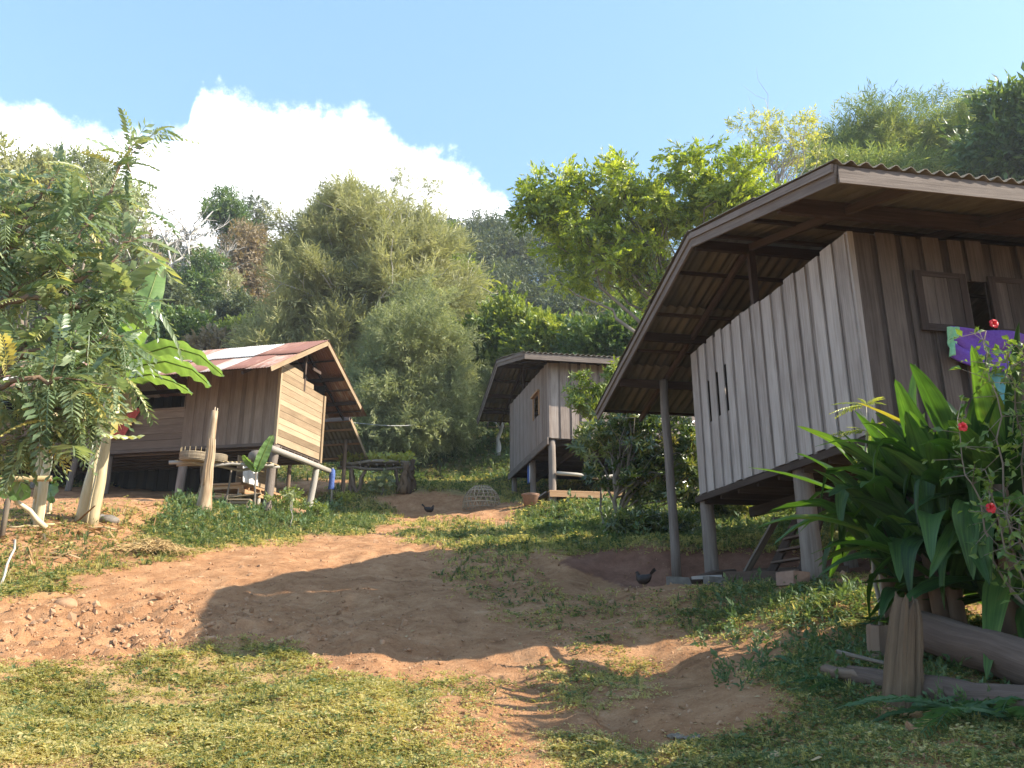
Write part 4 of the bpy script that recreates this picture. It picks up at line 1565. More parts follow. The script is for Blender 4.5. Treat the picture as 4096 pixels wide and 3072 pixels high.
# bamboo and hillside trees at the right
for i, (lab, foot, els, lf, nc) in enumerate((
        ('tall feathery bamboo clump just right of the yellow tree', (850, 330, 62), [(858, 150, 34, 30), (885, 134, 28, 24), (870, 165, 36, 24), (840, 160, 22, 24)], 'bamboo', 80),
        ('dark spreading bamboo clump above the eave of the right house', (945, 320, 66), [(935, 150, 40, 36), (950, 130, 30, 22), (915, 165, 34, 26), (970, 160, 34, 30)], 'bamboo', 95),
        ('tallest dense tree at the right edge above the tin eave', (1010, 300, 58), [(1000, 142, 34, 36), (1030, 126, 34, 32), (1040, 160, 40, 40), (1020, 98, 12, 10)], 'green', 80),
        ('lower bushy bamboo between the yellow tree and the roof ridge', (820, 330, 56), [(835, 185, 30, 20), (860, 190, 30, 18), (885, 185, 30, 16)], 'bamboo', 46))):
    dd = foot[2]
    tree_at('bamboo_clump' if lf == 'bamboo' else 'broadleaf_tree', lab, 'bamboo' if lf == 'bamboo' else 'tree', foot, [ell(a, b, dd, c, d) for (a, b, c, d) in els], lf, 'bark', nc, 1.2, 34, tpl_feather(6, 63, 0.13) if lf == 'bamboo' else 'spray',
            1.5, 0.2, seed=60 + i, n_limb=14, outward=0.5, upw=0.1, rand=0.5, tint_sd=0.24)

# the tree line on the ridge, left of the feathery tree
ridge = [
    ('leafy_tree', 'tall thin-trunked tree with green tufts alone against the white cloud', (211, 330, 88), [(222, 199, 17, 12), (230, 225, 15, 20), (213, 213, 9, 14), (240, 240, 12, 10)], 'green', 'bark_pale', 44, 0.85, 30, (221, 222, 88), 0.17),
    ('leafy_tree', 'small dark tree top standing just left of the olive feathery tree', (258, 330, 96), [(258, 208, 11, 9), (262, 222, 10, 12), (254, 232, 10, 10)], 'dark', 'bark', 30, 1.0, 34, None, 0.2),
    ('leafy_tree', 'dark domed tree top showing behind the crest of the feathery tree', (345, 320, 104), [(340, 196, 22, 14), (365, 205, 18, 14), (325, 210, 14, 14), (350, 225, 36, 24)], 'dark', 'bark', 60, 1.5, 44, None, 0.3),
    ('leafy_tree', 'sparse flat-layered tree with two bare stems above the ridge', (418, 330, 100), [(392, 172, 16, 5), (405, 182, 12, 6), (432, 187, 14, 5), (388, 196, 10, 5), (408, 197, 10, 4), (420, 180, 8, 4)], 'olive', 'bark_pale', 34, 0.7, 13, (404, 195, 100), 0.17),
    ('leafy_tree', 'olive bushy tree top peeping over the pinnate tree at far left', (18, 420, 60), [(15, 175, 26, 18), (40, 185, 26, 18), (0, 200, 40, 26), (50, 205, 30, 24)], 'olive', 'bark', 70, 1.0, 44, None, 0.25),
    ('leafy_tree', 'grey-green tree top between pinnate branches against the cloud', (80, 400, 70), [(70, 172, 12, 12), (95, 178, 20, 16), (72, 200, 26, 22), (112, 205, 26, 26)], 'feather', 'bark', 64, 1.1, 40, None, 0.25),
    ('leafy_tree', 'brownish thin tree beside the bare trees on the left slope', (125, 345, 84), [(130, 222, 14, 14), (120, 245, 22, 22), (140, 262, 18, 22)], 'dry', 'bark_pale', 44, 0.9, 24, None, 0.2),
    ('leafy_tree', 'vine-hung brown tree between the tufted tree and the feathery tree', (236, 345, 80), [(245, 250, 22, 24), (232, 280, 24, 28), (262, 262, 18, 26), (255, 300, 26, 24)], 'dry', 'bark', 80, 1.0, 30, None, 0.22),
    ('leafy_tree', 'mid-green low tree under the bare trunks on the left slope', (200, 345, 76), [(198, 290, 22, 18), (210, 272, 16, 16), (190, 312, 24, 14)], 'green', 'bark', 50, 0.9, 40, None, 0.2),
    ('leafy_tree', 'dark shaded tree low on the slope behind the banana leaves', (165, 350, 72), [(165, 300, 24, 22), (150, 315, 24, 18), (185, 325, 24, 14)], 'dark', 'bark', 60, 0.9, 44, None, 0.2),
    ('leafy_tree', 'dark shaded tree low on the slope against the feathery tree', (240, 350, 72), [(240, 318, 26, 18), (262, 322, 26, 18), (225, 330, 24, 12)], 'dark', 'bark', 60, 0.9, 44, None, 0.2),
]
for i, (nm, lab, foot, els, lf, bk, nc, cr, nl, top, r0) in enumerate(ridge):
    dd = foot[2]
    kw = {'top': top} if top else {}
    tree_at(nm, lab, 'tree', foot, [ell(a, b, dd, c, d) for (a, b, c, d) in els], lf, bk, nc, cr, nl, 'spray', 1.0 if nc > 40 else 0.8, r0, seed=80 + i, n_limb=14, twigs=2, outward=0.5, upw=0.2, rand=0.6, **kw)


def bare_tree(label, foot, top, spread, n, seed, r0=0.2, bark='bark_white'):
    rng = np.random.default_rng(seed)
    b = gp(*foot)
    root = thing('bare_tree', b, label, 'tree', 'bare trees on the left slope')
    t = at(*top)
    mb = MB(seed)
    P = bend_path(b - ZV * 0.3, t, rng, 9, wob=0.02)
    mb.tube(P, np.linspace(r0, r0 * 0.3, 9), 6, tint=0.7)
    mb.build('trunk', MAT[bark], root, smooth=True)
    mb = MB(seed + 1)
    Ht = t[2] - b[2]
    for _ in range(n):
        k = rng.integers(4, 9)
        a = P[k]
        d = nrm(np.array([rng.normal(0, 0.6), rng.normal(0, 0.6), rng.uniform(0.5, 1.2)]))
        e = a + d * Ht * rng.uniform(0.15, 0.36) * spread
        B = bend_path(a, e, rng, 5, wob=0.06)
        mb.tube(B, np.linspace(r0 * 0.45, r0 * 0.2, 5), 5, tint=rng.random(), cap=False)
        for _ in range(5):
            m = B[rng.integers(1, 5)]
            e2 = m + nrm(d + rng.normal(0, 0.55, 3)) * Ht * rng.uniform(0.06, 0.15)
            mb.tube(bend_path(m, e2, rng, 4, wob=0.05), np.linspace(r0 * 0.2, r0 * 0.1, 4), 4, tint=rng.random(), cap=False)
    mb.build('branch', MAT[bark], root, smooth=True)
    return root


bare_tree('grey leafless tree with fine upright twigs, leftmost above the pinnate tree', (142, 345, 80), (148, 225, 80), 1.0, 13, 201)
bare_tree('pale leafless tree with forked crown, between two other bare trees', (176, 345, 82), (163, 215, 82), 1.1, 15, 202)
bare_tree('leafless tree with a leaning white trunk below the tufted tree', (178, 350, 78), (190, 235, 78), 1.0, 13, 203)
bare_tree('slim pale trunk with few twigs just left of the vine-hung tree', (212, 350, 78), (224, 262, 78), 0.7, 8, 204, 0.13)


for i, (px, D, ty, w) in enumerate(((118, 82, 250, 12), (133, 88, 238, 11), (156, 84, 246, 12), (186, 90, 240, 11), (199, 84, 262, 12), (217, 92, 252, 11), (243, 88, 236, 12), (266, 84, 248, 13), (281, 86, 262, 12), (150, 76, 275, 11), (228, 74, 285, 11))):
    tree_at('slim_tree', 'slim pale-trunked sparse tree in the stand on the left slope', 'tree', (px - 3, 350, D), [ell(px, ty, D, w, 10), ell(px + 5, ty + 18, D, w, 10), ell(px - 5, ty + 34, D, w * 0.8, 9)],
            ('dry', 'olive', 'green')[i % 3], 'bark_white', 24, 0.8, 15, 'spray', 0.7, 0.15, group='slim trees on the left slope', seed=410 + i, n_limb=14, twigs=3, outward=0.5, upw=0.3, rand=0.6, frac=(0.5, 0.97))


# woods that read as one mass: the dark ridge on the right, and the understory of the left slope
def woods(name, label, rows, leaf, seed, size, n_leaf, clump_r, tint_mu, avoid=None):
    rng = np.random.default_rng(seed)
    lv = Leaves()
    mb = MB(seed)
    for (x0, x1, ya, yb, D0, D1, n, rx, rz) in rows:
        for i in range(n):
            px = rng.uniform(x0, x1)
            f = rng.random()
            py, dd = ya + (yb - ya) * f + rng.normal(0, 4), D0 + (D1 - D0) * f
            e = ell(px, py, dd, rx * rng.uniform(0.7, 1.3), rz * rng.uniform(0.7, 1.3))
            V, F, T, _ = crown(rng, [e], 11, clump_r * rng.uniform(0.8, 1.3), n_leaf, 'spray', size, outward=0.5, upw=0.2, rand=0.6, shell=0.35, tint_mu=np.clip(tint_mu + rng.normal(0, 0.2), 0.1, 0.9))
            lv.add(V, F, T)
            c = np.array(e[:3])
            g = np.array([c[0] + rng.normal(0, 0.6), c[1], gz(c[0], c[1]) - 0.4])
            mb.tube(bend_path(g, c, rng, 5, wob=0.03), np.linspace(0.2, 0.08, 5), 5, tint=rng.random(), cap=False)
    o = lv.build(name, LEAF[leaf])
    tag(o, label, kind='stuff')
    t = mb.build('trunks', MAT['bark'], o, smooth=True)
    t['kind'] = 'stuff'
    return o


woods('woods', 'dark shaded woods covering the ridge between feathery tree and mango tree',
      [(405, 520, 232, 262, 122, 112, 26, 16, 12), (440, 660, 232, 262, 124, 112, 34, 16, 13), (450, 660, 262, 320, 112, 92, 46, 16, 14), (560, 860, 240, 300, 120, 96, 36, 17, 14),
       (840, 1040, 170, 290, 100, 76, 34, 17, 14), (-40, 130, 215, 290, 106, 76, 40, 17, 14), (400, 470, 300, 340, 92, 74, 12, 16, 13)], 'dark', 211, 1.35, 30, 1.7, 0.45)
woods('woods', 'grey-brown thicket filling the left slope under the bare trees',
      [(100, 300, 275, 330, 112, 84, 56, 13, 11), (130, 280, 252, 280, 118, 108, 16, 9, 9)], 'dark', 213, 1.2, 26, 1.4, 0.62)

# bushes at the foot of the hill
bush = [
    ('leafy rounded bush behind the striped roof nearest the banana leaves', (185, 372, 54), [(186, 337, 24, 14), (172, 345, 20, 12), (205, 345, 18, 12)], 'green', 60),
    ('bright yellow-green bush behind the middle of the striped roof', (255, 372, 54), [(258, 335, 26, 11), (240, 340, 22, 12), (282, 342, 20, 12)], 'bright', 60),
    ('pale twiggy bush showing over the striped roof between two green bushes', (215, 372, 50), [(215, 350, 16, 8), (228, 348, 12, 8)], 'dry', 26),
    ('bright bush directly behind the left gable of the middle house', (510, 430, 43), [(505, 325, 26, 14), (490, 345, 24, 18), (525, 345, 26, 18), (500, 370, 24, 18)], 'bright', 90),
    ('yellow-green bush above the roof ridge of the middle house', (560, 440, 41), [(560, 340, 30, 14), (585, 350, 24, 16), (540, 355, 22, 16)], 'bright', 84),
    ('dark green bush above the far eave of the middle house', (600, 450, 39), [(600, 350, 30, 18), (625, 345, 26, 20), (590, 365, 30, 14)], 'green', 84),
    ('shaded bush left of the far porch roof of the middle house', (490, 420, 48), [(486, 385, 22, 18), (480, 405, 18, 14)], 'green', 50),
    ('bush under the drooping mango boughs beside the right house roof', (640, 420, 46), [(640, 320, 26, 20), (660, 335, 24, 24), (625, 345, 20, 20)], 'bright', 70),
    ('low green bush between hut roof and feathery tree trunk', (300, 420, 50), [(305, 400, 26, 20), (330, 420, 20, 18)], 'green', 46),
]
for i, (lab, foot, els, lf, nc) in enumerate(bush):
    dd = foot[2]
    tree_at('bush', lab, 'bush', foot, [ell(a, b, dd, c, d) for (a, b, c, d) in els], lf, 'bark', nc, 0.8, 40, 'spray_broad', 0.72, 0.12, seed=230 + i, n_limb=8, outward=0.5, upw=0.25, rand=0.6)

# small trees round the grassy slope above the path
tree_at('young_tree', 'small tree with a forked whitish trunk left of the middle house', 'tree', (497, 465, 40), [ell(500, 392, 41, 22, 12), ell(478, 398, 41, 18, 10)], 'feather', 'bark_pale', 34, 0.7, 34, 'feather', 0.6, 0.17, seed=251, n_limb=6, top=(502, 415, 40), frac=(0.6, 0.9))
tree_at('young_tree', 'small tree with a leaning sunlit trunk right of the brown-trunked tree', 'tree', (444, 450, 43), [ell(460, 385, 43, 24, 14), ell(440, 395, 43, 18, 10)], 'feather', 'bark_pale', 36, 0.7, 34, 'feather', 0.6, 0.16, seed=252, n_limb=6, top=(454, 402, 43), frac=(0.6, 0.9))

# trees out of the frame on the right, whose shade lies over the near corner of the yard
for i, (x, y, e) in enumerate(((10.2, 4.85, [(0, 0.0, 4.6, 1.6, 0.85, 1.7), (-0.3, -0.1, 3.4, 1.5, 0.8, 1.2)]), (10.0, 2.9, [(0, 0.1, 5.0, 1.8, 1.1, 2.0), (0.4, -0.6, 3.4, 1.6, 1.3, 1.4)]))):
    tree('yard_tree', ('tall shade tree beyond the right edge of the yard', 'shade tree nearest the viewer beyond the right edge')[i], 'tree',
         (x, y, gz(x, y)), e, 'green', 'bark', 150, 0.42, 34, 'spray_broad', 0.42, 0.12, seed=260 + i, n_limb=10)

# ------------------------------------------------------------------ the pinnate-leaved tree at the left edge
def pinnate_tree():
    rng = np.random.default_rng(271)
    D = 13.5
    foot = gp(-60, 545, 14.2)
    root = thing('pinnate_tree', foot, 'sunlit tree with long drooping compound leaves filling the left edge', 'tree')
    paths = [
        [(-45, 440, 14), (-5, 305, 13.6), (68, 254, 13.3), (105, 200, 13.1), (124, 160, 13.0), (133, 147, 13.0)],
        [(-50, 420, 14), (23, 351, 13.2), (87, 343, 12.9), (128, 332, 12.8)],
        [(-45, 400, 14), (5, 250, 13.8), (40, 195, 13.9), (62, 168, 14)],
        [(-50, 440, 14), (30, 405, 13.0), (95, 417, 12.6)],
        [(-45, 420, 14), (49, 315, 13.3), (100, 303, 13.0), (126, 292, 12.8)],
        [(-48, 380, 14), (-5, 230, 13.8), (12, 190, 13.8)],
        [(-52, 455, 14), (15, 440, 13.0), (52, 432, 12.8)],
        [(-5, 305, 13.6), (60, 290, 13.2), (110, 262, 13.0), (134, 236, 12.9)],
        [(-48, 420, 14), (40, 372, 13.1), (112, 366, 12.7)],
        [(-45, 360, 14.2), (20, 280, 14.3), (70, 215, 14.4), (95, 195, 14.4)],
        [(-45, 410, 13), (10, 380, 12.4), (60, 378, 12.2), (84, 392, 12.2)],
    ]
    mb = MB(272)
    trunk_top = at(-45, 430, 14)
    mb.tube(bend_path(foot - ZV * 0.3, trunk_top, rng, 6, wob=0.03), np.linspace(0.16, 0.10, 6), 10, tint=0.4)
    mb.build('trunk', MAT['bark'], root, smooth=True)
    mb = MB(273)
    tips, dirs = [], []
    for p in paths:
        K = np.array([at(*q) for q in p])
        t = np.linspace(0, len(K) - 1, 18)
        i = np.minimum(t.astype(int), len(K) - 2)
        f = (t - i)[:, None]
        B = K[i] * (1 - f) + K[i + 1] * f
        B += rng.normal(0, 0.025, B.shape)
        mb.tube(B, np.linspace(0.055, 0.010, 18), 6, tint=rng.random())
        T = nrm(np.gradient(B, axis=0))
        for k in range(30):
            s = rng.random() ** 0.7 * 16 + 1
            j = int(s)
            o = B[j] + (B[min(j + 1, 17)] - B[j]) * (s - j)
            tips.append(o)
            dirs.append(T[j] * 0.7 + nrm(rng.normal(0, 1, 3)) * 0.9 + np.array([0.1, -0.1, -0.15]))
        # side twigs
        for k in range(7):
            j = rng.integers(4, 17)
            e = B[j] + nrm(T[j] + rng.normal(0, 0.8, 3) + np.array([0, 0, 0.1])) * rng.uniform(0.35, 0.8)
            Q = bend_path(B[j], e, rng, 4, wob=0.05)
            mb.tube(Q, np.linspace(0.012, 0.005, 4), 4, tint=rng.random(), cap=False)
            for _ in range(6):
                tips.append(Q[rng.integers(1, 4)])
                dirs.append(nrm(e - B[j]) * 0.5 + rng.normal(0, 0.6, 3) + np.array([0, 0, -0.1]))
    mb.build('branch', MAT['bark_red'], root, smooth=True)
    tips, dirs = np.array(tips), np.array(dirs)
    # keep only what the tree really fills: a crown leaning in from the left
    E = [ell(50, 445, 13, 40, 22), ell(68, 405, 12.9, 26, 28), ell(10, 440, 13.1, 40, 30), ell(30, 250, 13.8, 56, 50), ell(72, 225, 13.6, 32, 42), ell(50, 320, 13.4, 60, 50), ell(20, 390, 13.2, 62, 40), ell(72, 330, 13.2, 30, 36), ell(0, 300, 14.0, 60, 80), ell(50, 420, 13, 44, 22)]
    P2, d2 = crown_points(rng, E, 230, 0.5)
    dirs2 = d2 * 0.6 + rng.normal(0, 0.5, d2.shape) + np.array([0.2, -0.2, -0.15])
    pos = np.vstack([tips, P2])
    d = np.vstack([dirs, dirs2])
    n = len(pos)
    up = np.tile(np.array([0, -0.25, 1.0]), (n, 1))
    R = frames(d, rng, up=up, roll=0.35)
    tint = np.clip(rng.normal(0.42, 0.2, n), 0, 0.8)
    tint[rng.random(n) < 0.02] = 1.0
    lv = Leaves()
    var = rng.integers(0, 5, n)
    for v, (np_, lf, wd, dr) in enumerate(((9, 0.24, 0.42, 0.25), (7, 0.30, 0.45, 0.6), (10, 0.2, 0.4, 0.9), (6, 0.32, 0.48, 0.4), (8, 0.26, 0.42, 0.75))):
        q = var == v
        V, F, T = scatter(tpl_pinnate(np_, lf, wd, dr, 77 + v), pos[q], R[q], rng.lognormal(-0.82, 0.28, int(q.sum())), tint[q], rng, 0.10)
        lv.add(V, F, T)
    lv.build('crown', LEAF['senna'], root)
    # long thin pods
    for k in range(16):
        mb = MB(275 + k)
        o = tips[rng.integers(0, len(tips))]
        e = o + np.array([rng.normal(0, 0.03), rng.normal(0, 0.03), -rng.uniform(0.18, 0.34)])
        mb.tube(bend_path(o, e, rng, 4, wob=0.05), [0.006, 0.008, 0.008, 0.004], 5, tint=1.0)
        mb.build('seed_pod', LEAF['yellow'], root)
    return root


pinnate_tree()


# ------------------------------------------------------------------ banana plants
def blade_leaf(mb, path, width, side, rng, n=26, fold=0.25, wave=0.06, tint=0.5, profile=None, m=3, tear=0.0):
    """a long blade along a curved midrib; side gives the blade's spread direction"""
    K = np.asarray(path, float)
    t = np.linspace(0, len(K) - 1, n)
    # smooth interpolation (Catmull-Rom)
    out = []
    for u in t:
        i = int(min(u, len(K) - 2))
        f = u - i
        p0, p1, p2, p3 = K[max(i - 1, 0)], K[i], K[i + 1], K[min(i + 2, len(K) - 1)]
        out.append(0.5 * ((2 * p1) + (-p0 + p2) * f + (2 * p0 - 5 * p1 + 4 * p2 - p3) * f ** 2 + (-p0 + 3 * p1 - 3 * p2 + p3) * f ** 3))
    C_ = np.array(out)
    T = nrm(np.gradient(C_, axis=0))
    s = nrm(np.asarray(side, float) - (T @ np.asarray(side, float))[:, None] * T)
    up = np.cross(T, s)
    up = np.where((up[:, 2:3] < 0), -up, up)
    tt = np.linspace(0, 1, n)
    w = (profile(tt) if profile else np.clip(np.sin(pi * tt ** 0.8) ** 0.55, 0.02, 1)) * width / 2
    cols = []
    for k in range(-m, m + 1):
        a = k / m
        wob = wave * np.sin(tt * 38 + k * 1.7 + rng.random() * 6) * abs(a) * width
        cols.append(C_ + s * (a * w)[:, None] - up * (abs(a) ** 1.3 * fold * w + wob)[:, None] * 1.0 + (T * (abs(a) * w * 0.25)[:, None]))
    P = np.stack(cols, 1)
    tn = np.clip(tint + rng.normal(0, 0.08, P.shape[:2]), 0, 1)
    mb.grid(P, tint=tn)


def banana_plant(name, label, stems, leaves, seed, leafmat='banana', D=17.5, stem_mat='banana_stem', dead=()):
    rng = np.random.default_rng(seed)
    f = stems[0][0]
    foot = gp(*f)
    root = thing(name, foot, label, 'banana plant')
    for (a, b, r0, r1) in stems:
        p0 = gp(*a)
        p1 = at(*b)
        mb = MB(seed + 1)
        P = bend_path(p0 - ZV * 0.12, p1, rng, 10, wob=0.004)
        mb.tube(P, np.linspace(r0, r1, 10), 12, tint=rng.uniform(0.3, 0.8), wob=0.03)
        # loose outer sheaths
        for k in range(5):
            an = rng.random() * 6.28
            o = np.array([cos(an), sin(an), 0])
            i0, i1 = rng.integers(0, 3), rng.integers(5, 9)
            Q = P[i0:i1] + o * np.linspace(r0, r1, 10)[i0:i1, None] * 0.95
            mb.tube(Q, np.linspace(0.022, 0.005, len(Q)), 6, tint=rng.random())
        mb.build('stem', MAT[stem_mat], root, smooth=True)
    for (path, width, side, tint) in leaves:
        mb = MB(seed + 2)
        K = [at(*q) for q in path]
        blade_leaf(mb, K, width, side, rng, tint=tint)
        mb.build('leaf', LEAF[leafmat], root, smooth=True)
        mb = MB(seed + 3)
        mb.tube(np.array(K) - ZV * 0.01, np.linspace(0.025, 0.008, len(K)), 6, tint=0.5)
        mb.build('leaf_stalk', LEAF['bright'], root, smooth=True)
    for (path, width) in dead:
        mb = MB(seed + 5)
        K = [at(*q) for q in path]
        blade_leaf(mb, K, width, (1, 0.3, 0.2), rng, fold=0.7, wave=0.2, tint=0.6)
        mb.build('dead_leaf', LEAF['dry'], root, smooth=True)
    return root


B = 17.6
banana_plant('banana_plant', 'banana plant with twin pale stems and arching leaves before the hut', [((84, 507, 18.0), (110, 392, B), 0.135, 0.07), ((94, 507, 17.7), (116, 384, B - 0.3), 0.12, 0.062)],
             [([(112, 390, B), (135, 356, B - 0.2), (170, 346, B - 0.5), (200, 355, B - 0.7), (224, 376, B - 0.9)], 0.62, (0.25, -0.9, 0.35), 0.45),
              ([(112, 392, B), (135, 366, B - 0.6), (165, 361, B - 0.9), (192, 369, B - 1.2), (211, 386, B - 1.4)], 0.60, (0.25, -0.9, 0.3), 0.55),
              ([(113, 395, B), (125, 378, B - 0.9), (150, 374, B - 1.3), (175, 382, B - 1.6), (193, 393, B - 1.8)], 0.52, (0.2, -0.95, 0.2), 0.6),
              ([(113, 390, B), (130, 340, B - 0.1), (148, 300, B - 0.1), (162, 258, B - 0.1)], 0.60, (0.85, 0.3, 0.2), 0.95),
              ([(112, 390, B), (125, 350, B + 0.2), (142, 318, B - 0.6), (158, 296, B - 0.6)], 0.6, (0.8, -0.5, 0.1), 0.95),
              ([(112, 390, B), (114, 340, B + 0.2), (116, 305, B + 0.2), (118, 276, B + 0.2)], 0.42, (0.9, 0.3, 0.1), 0.8),
              ([(110, 392, B), (98, 355, B + 0.3), (88, 325, B + 0.4), (80, 308, B + 0.4)], 0.46, (0.8, 0.5, 0.2), 0.6),
              ([(110, 392, B), (104, 362, B - 0.3), (92, 338, B - 0.4), (84, 332, B - 0.6)], 0.42, (0.7, -0.5, 0.3), 0.5)],
             281, dead=[([(114, 392, B), (124, 390, B - 0.2), (127, 402, B - 0.3), (124, 416, B - 0.3)], 0.34), ([(113, 394, B), (116, 402, B - 0.4), (118, 414, B - 0.5)], 0.25)])
banana_plant('banana_plant', 'thin twin-stemmed banana plant at far left, its head hidden in the pinnate leaves', [((38, 507, 17.8), (48, 400, 17.6), 0.085, 0.05), ((41, 508, 17.6), (55, 410, 17.4), 0.09, 0.06)],
             [([(48, 405, 17.6), (40, 380, 17.6), (30, 372, 17.5), (18, 380, 17.4)], 0.4, (0.2, -0.9, 0.3), 0.4), ([(52, 408, 17.5), (62, 385, 17.4), (72, 378, 17.3), (84, 386, 17.3)], 0.4, (0.2, -0.9, 0.3), 0.5)], 285)
banana_plant('banana_sapling', 'tiny banana sapling with two lit leaves before the hut corner stilt', [((254, 513, 23.8), (256, 470, 23.8), 0.035, 0.02)],
             [([(256, 472, 23.8), (260, 462, 23.7), (266, 448, 23.6), (273, 435, 23.5)], 0.34, (0.8, 0.5, -0.2), 0.8), ([(256, 472, 23.8), (252, 466, 23.8), (247, 460, 23.7), (243, 455, 23.6)], 0.26, (0.6, -0.6, 0.3), 0.5)], 287, stem_mat='bark')
banana_plant('banana_sapling', 'short banana sucker with two drooping leaves between the pale stems', [((50, 508, 18.6), (52, 486, 18.6), 0.035, 0.025)],
             [([(52, 488, 18.6), (54, 480, 18.5), (60, 478, 18.4), (63, 482, 18.4)], 0.22, (0.2, -0.9, 0.3), 0.4), ([(52, 488, 18.6), (50, 484, 18.5), (51, 494, 18.3), (53, 503, 18.3)], 0.30, (0.9, -0.3, 0.0), 0.35)], 289)

# broken dead banana stem on the bank
rng = np.random.default_rng(291)
p0, p1 = gp(204, 507, 20.8), at(215, 411, 20.6)
root = thing('dead_banana_stem', p0, 'broken brown-streaked dead banana stem standing on the grassy bank', 'dead trunk')
mb = MB(292)
P = bend_path(p0 - ZV * 0.15, p1, rng, 12, wob=0.0025)
mb.tube(P, np.array([0.20, 0.19, 0.155, 0.13, 0.115, 0.105, 0.098, 0.092, 0.088, 0.084, 0.08, 0.076]), 14, tint=0.4, wob=0.012)
for k in range(6):
    an = k * 1.05 + 0.3
    o = np.array([cos(an), sin(an), 0])
    i0, i1 = rng.integers(1, 4), rng.integers(8, 13)
    Q = P[i0:i1] + o * np.linspace(0.125, 0.07, 12)[i0:i1, None]
    mb.tube(Q, np.linspace(0.03, 0.012, len(Q)), 8, tint=rng.random())
for k in range(3):
    an = 0.6 + k * 2.2
    o = np.array([cos(an), sin(an), 0]) * 0.055
    mb.tube([P[-3] + o, P[-1] + o + ZV * rng.uniform(0.02, 0.10)], [0.03, 0.01], 6, tint=0.9)
mb.build('stem', MAT['banana_dead'], root, smooth=True)

# ------------------------------------------------------------------ coffee-like shrubs between the houses
D = 19.0
tree_at('glossy_shrub', 'large glossy dark-leaved shrub between the two grey houses', 'shrub', (612, 530, 18.8),
        [ell(632, 432, D, 36, 34), ell(665, 410, D, 30, 26), ell(655, 450, D, 40, 28), ell(612, 462, D, 28, 26), ell(690, 440, D, 22, 30), ell(648, 485, D, 40, 16), ell(600, 430, D, 22, 24), ell(690, 475, D, 26, 20)],
        'coffee', 'bark', 96, 0.33, 13, tpl_whorl(7, 0.3, 33), 0.25, 0.07, seed=301, n_limb=34, twigs=3, outward=0.4, upw=-0.1, rand=0.6, droop=0.2, top=(622, 440, 18.8), frac=(0.2, 0.9), tint_sd=0.25)
tree_at('sapling', 'slender sapling with bright light-green top beside the glossy shrub', 'tree', (606, 528, 19.6),
        [ell(580, 385, 19.6, 8, 14), ell(603, 388, 19.6, 14, 10), ell(590, 405, 19.6, 22, 10), ell(575, 370, 19.6, 5, 8), ell(612, 372, 19.6, 9, 9)],
        'bright', 'bark', 44, 0.2, 9, 'whorl', 0.2, 0.035, seed=302, n_limb=14, top=(590, 400, 19.6), frac=(0.7, 0.97), outward=0.4, upw=0.3)
for i, (lab, foot, els, nc) in enumerate((
        ('dark low shrub behind the stilts of the right house, nearest the far corner post', (720, 535, 20.5), [(715, 495, 24, 20), (735, 505, 24, 18)], 46),
        ('dark shrub seen under the right house floor beside the big stilt', (765, 535, 21), [(762, 500, 26, 24), (790, 505, 24, 24)], 60),
        ('dark shrub seen under the right house floor behind the ladder', (850, 535, 21), [(840, 490, 34, 28), (880, 490, 34, 28), (920, 480, 34, 30)], 84),
        ('low lit shrub on the grass left of the thin eave post', (648, 545, 17.6), [(650, 525, 22, 12), (630, 530, 16, 9), (676, 520, 14, 14)], 40))):
    dd = foot[2]
    tree_at('shrub', lab, 'shrub', foot, [ell(a, b, dd, c, d) for (a, b, c, d) in els], 'coffee', 'bark', nc, 0.34, 20, 'whorl', 0.2, 0.05, seed=310 + i, n_limb=8, outward=0.4, upw=0.1, rand=0.6)


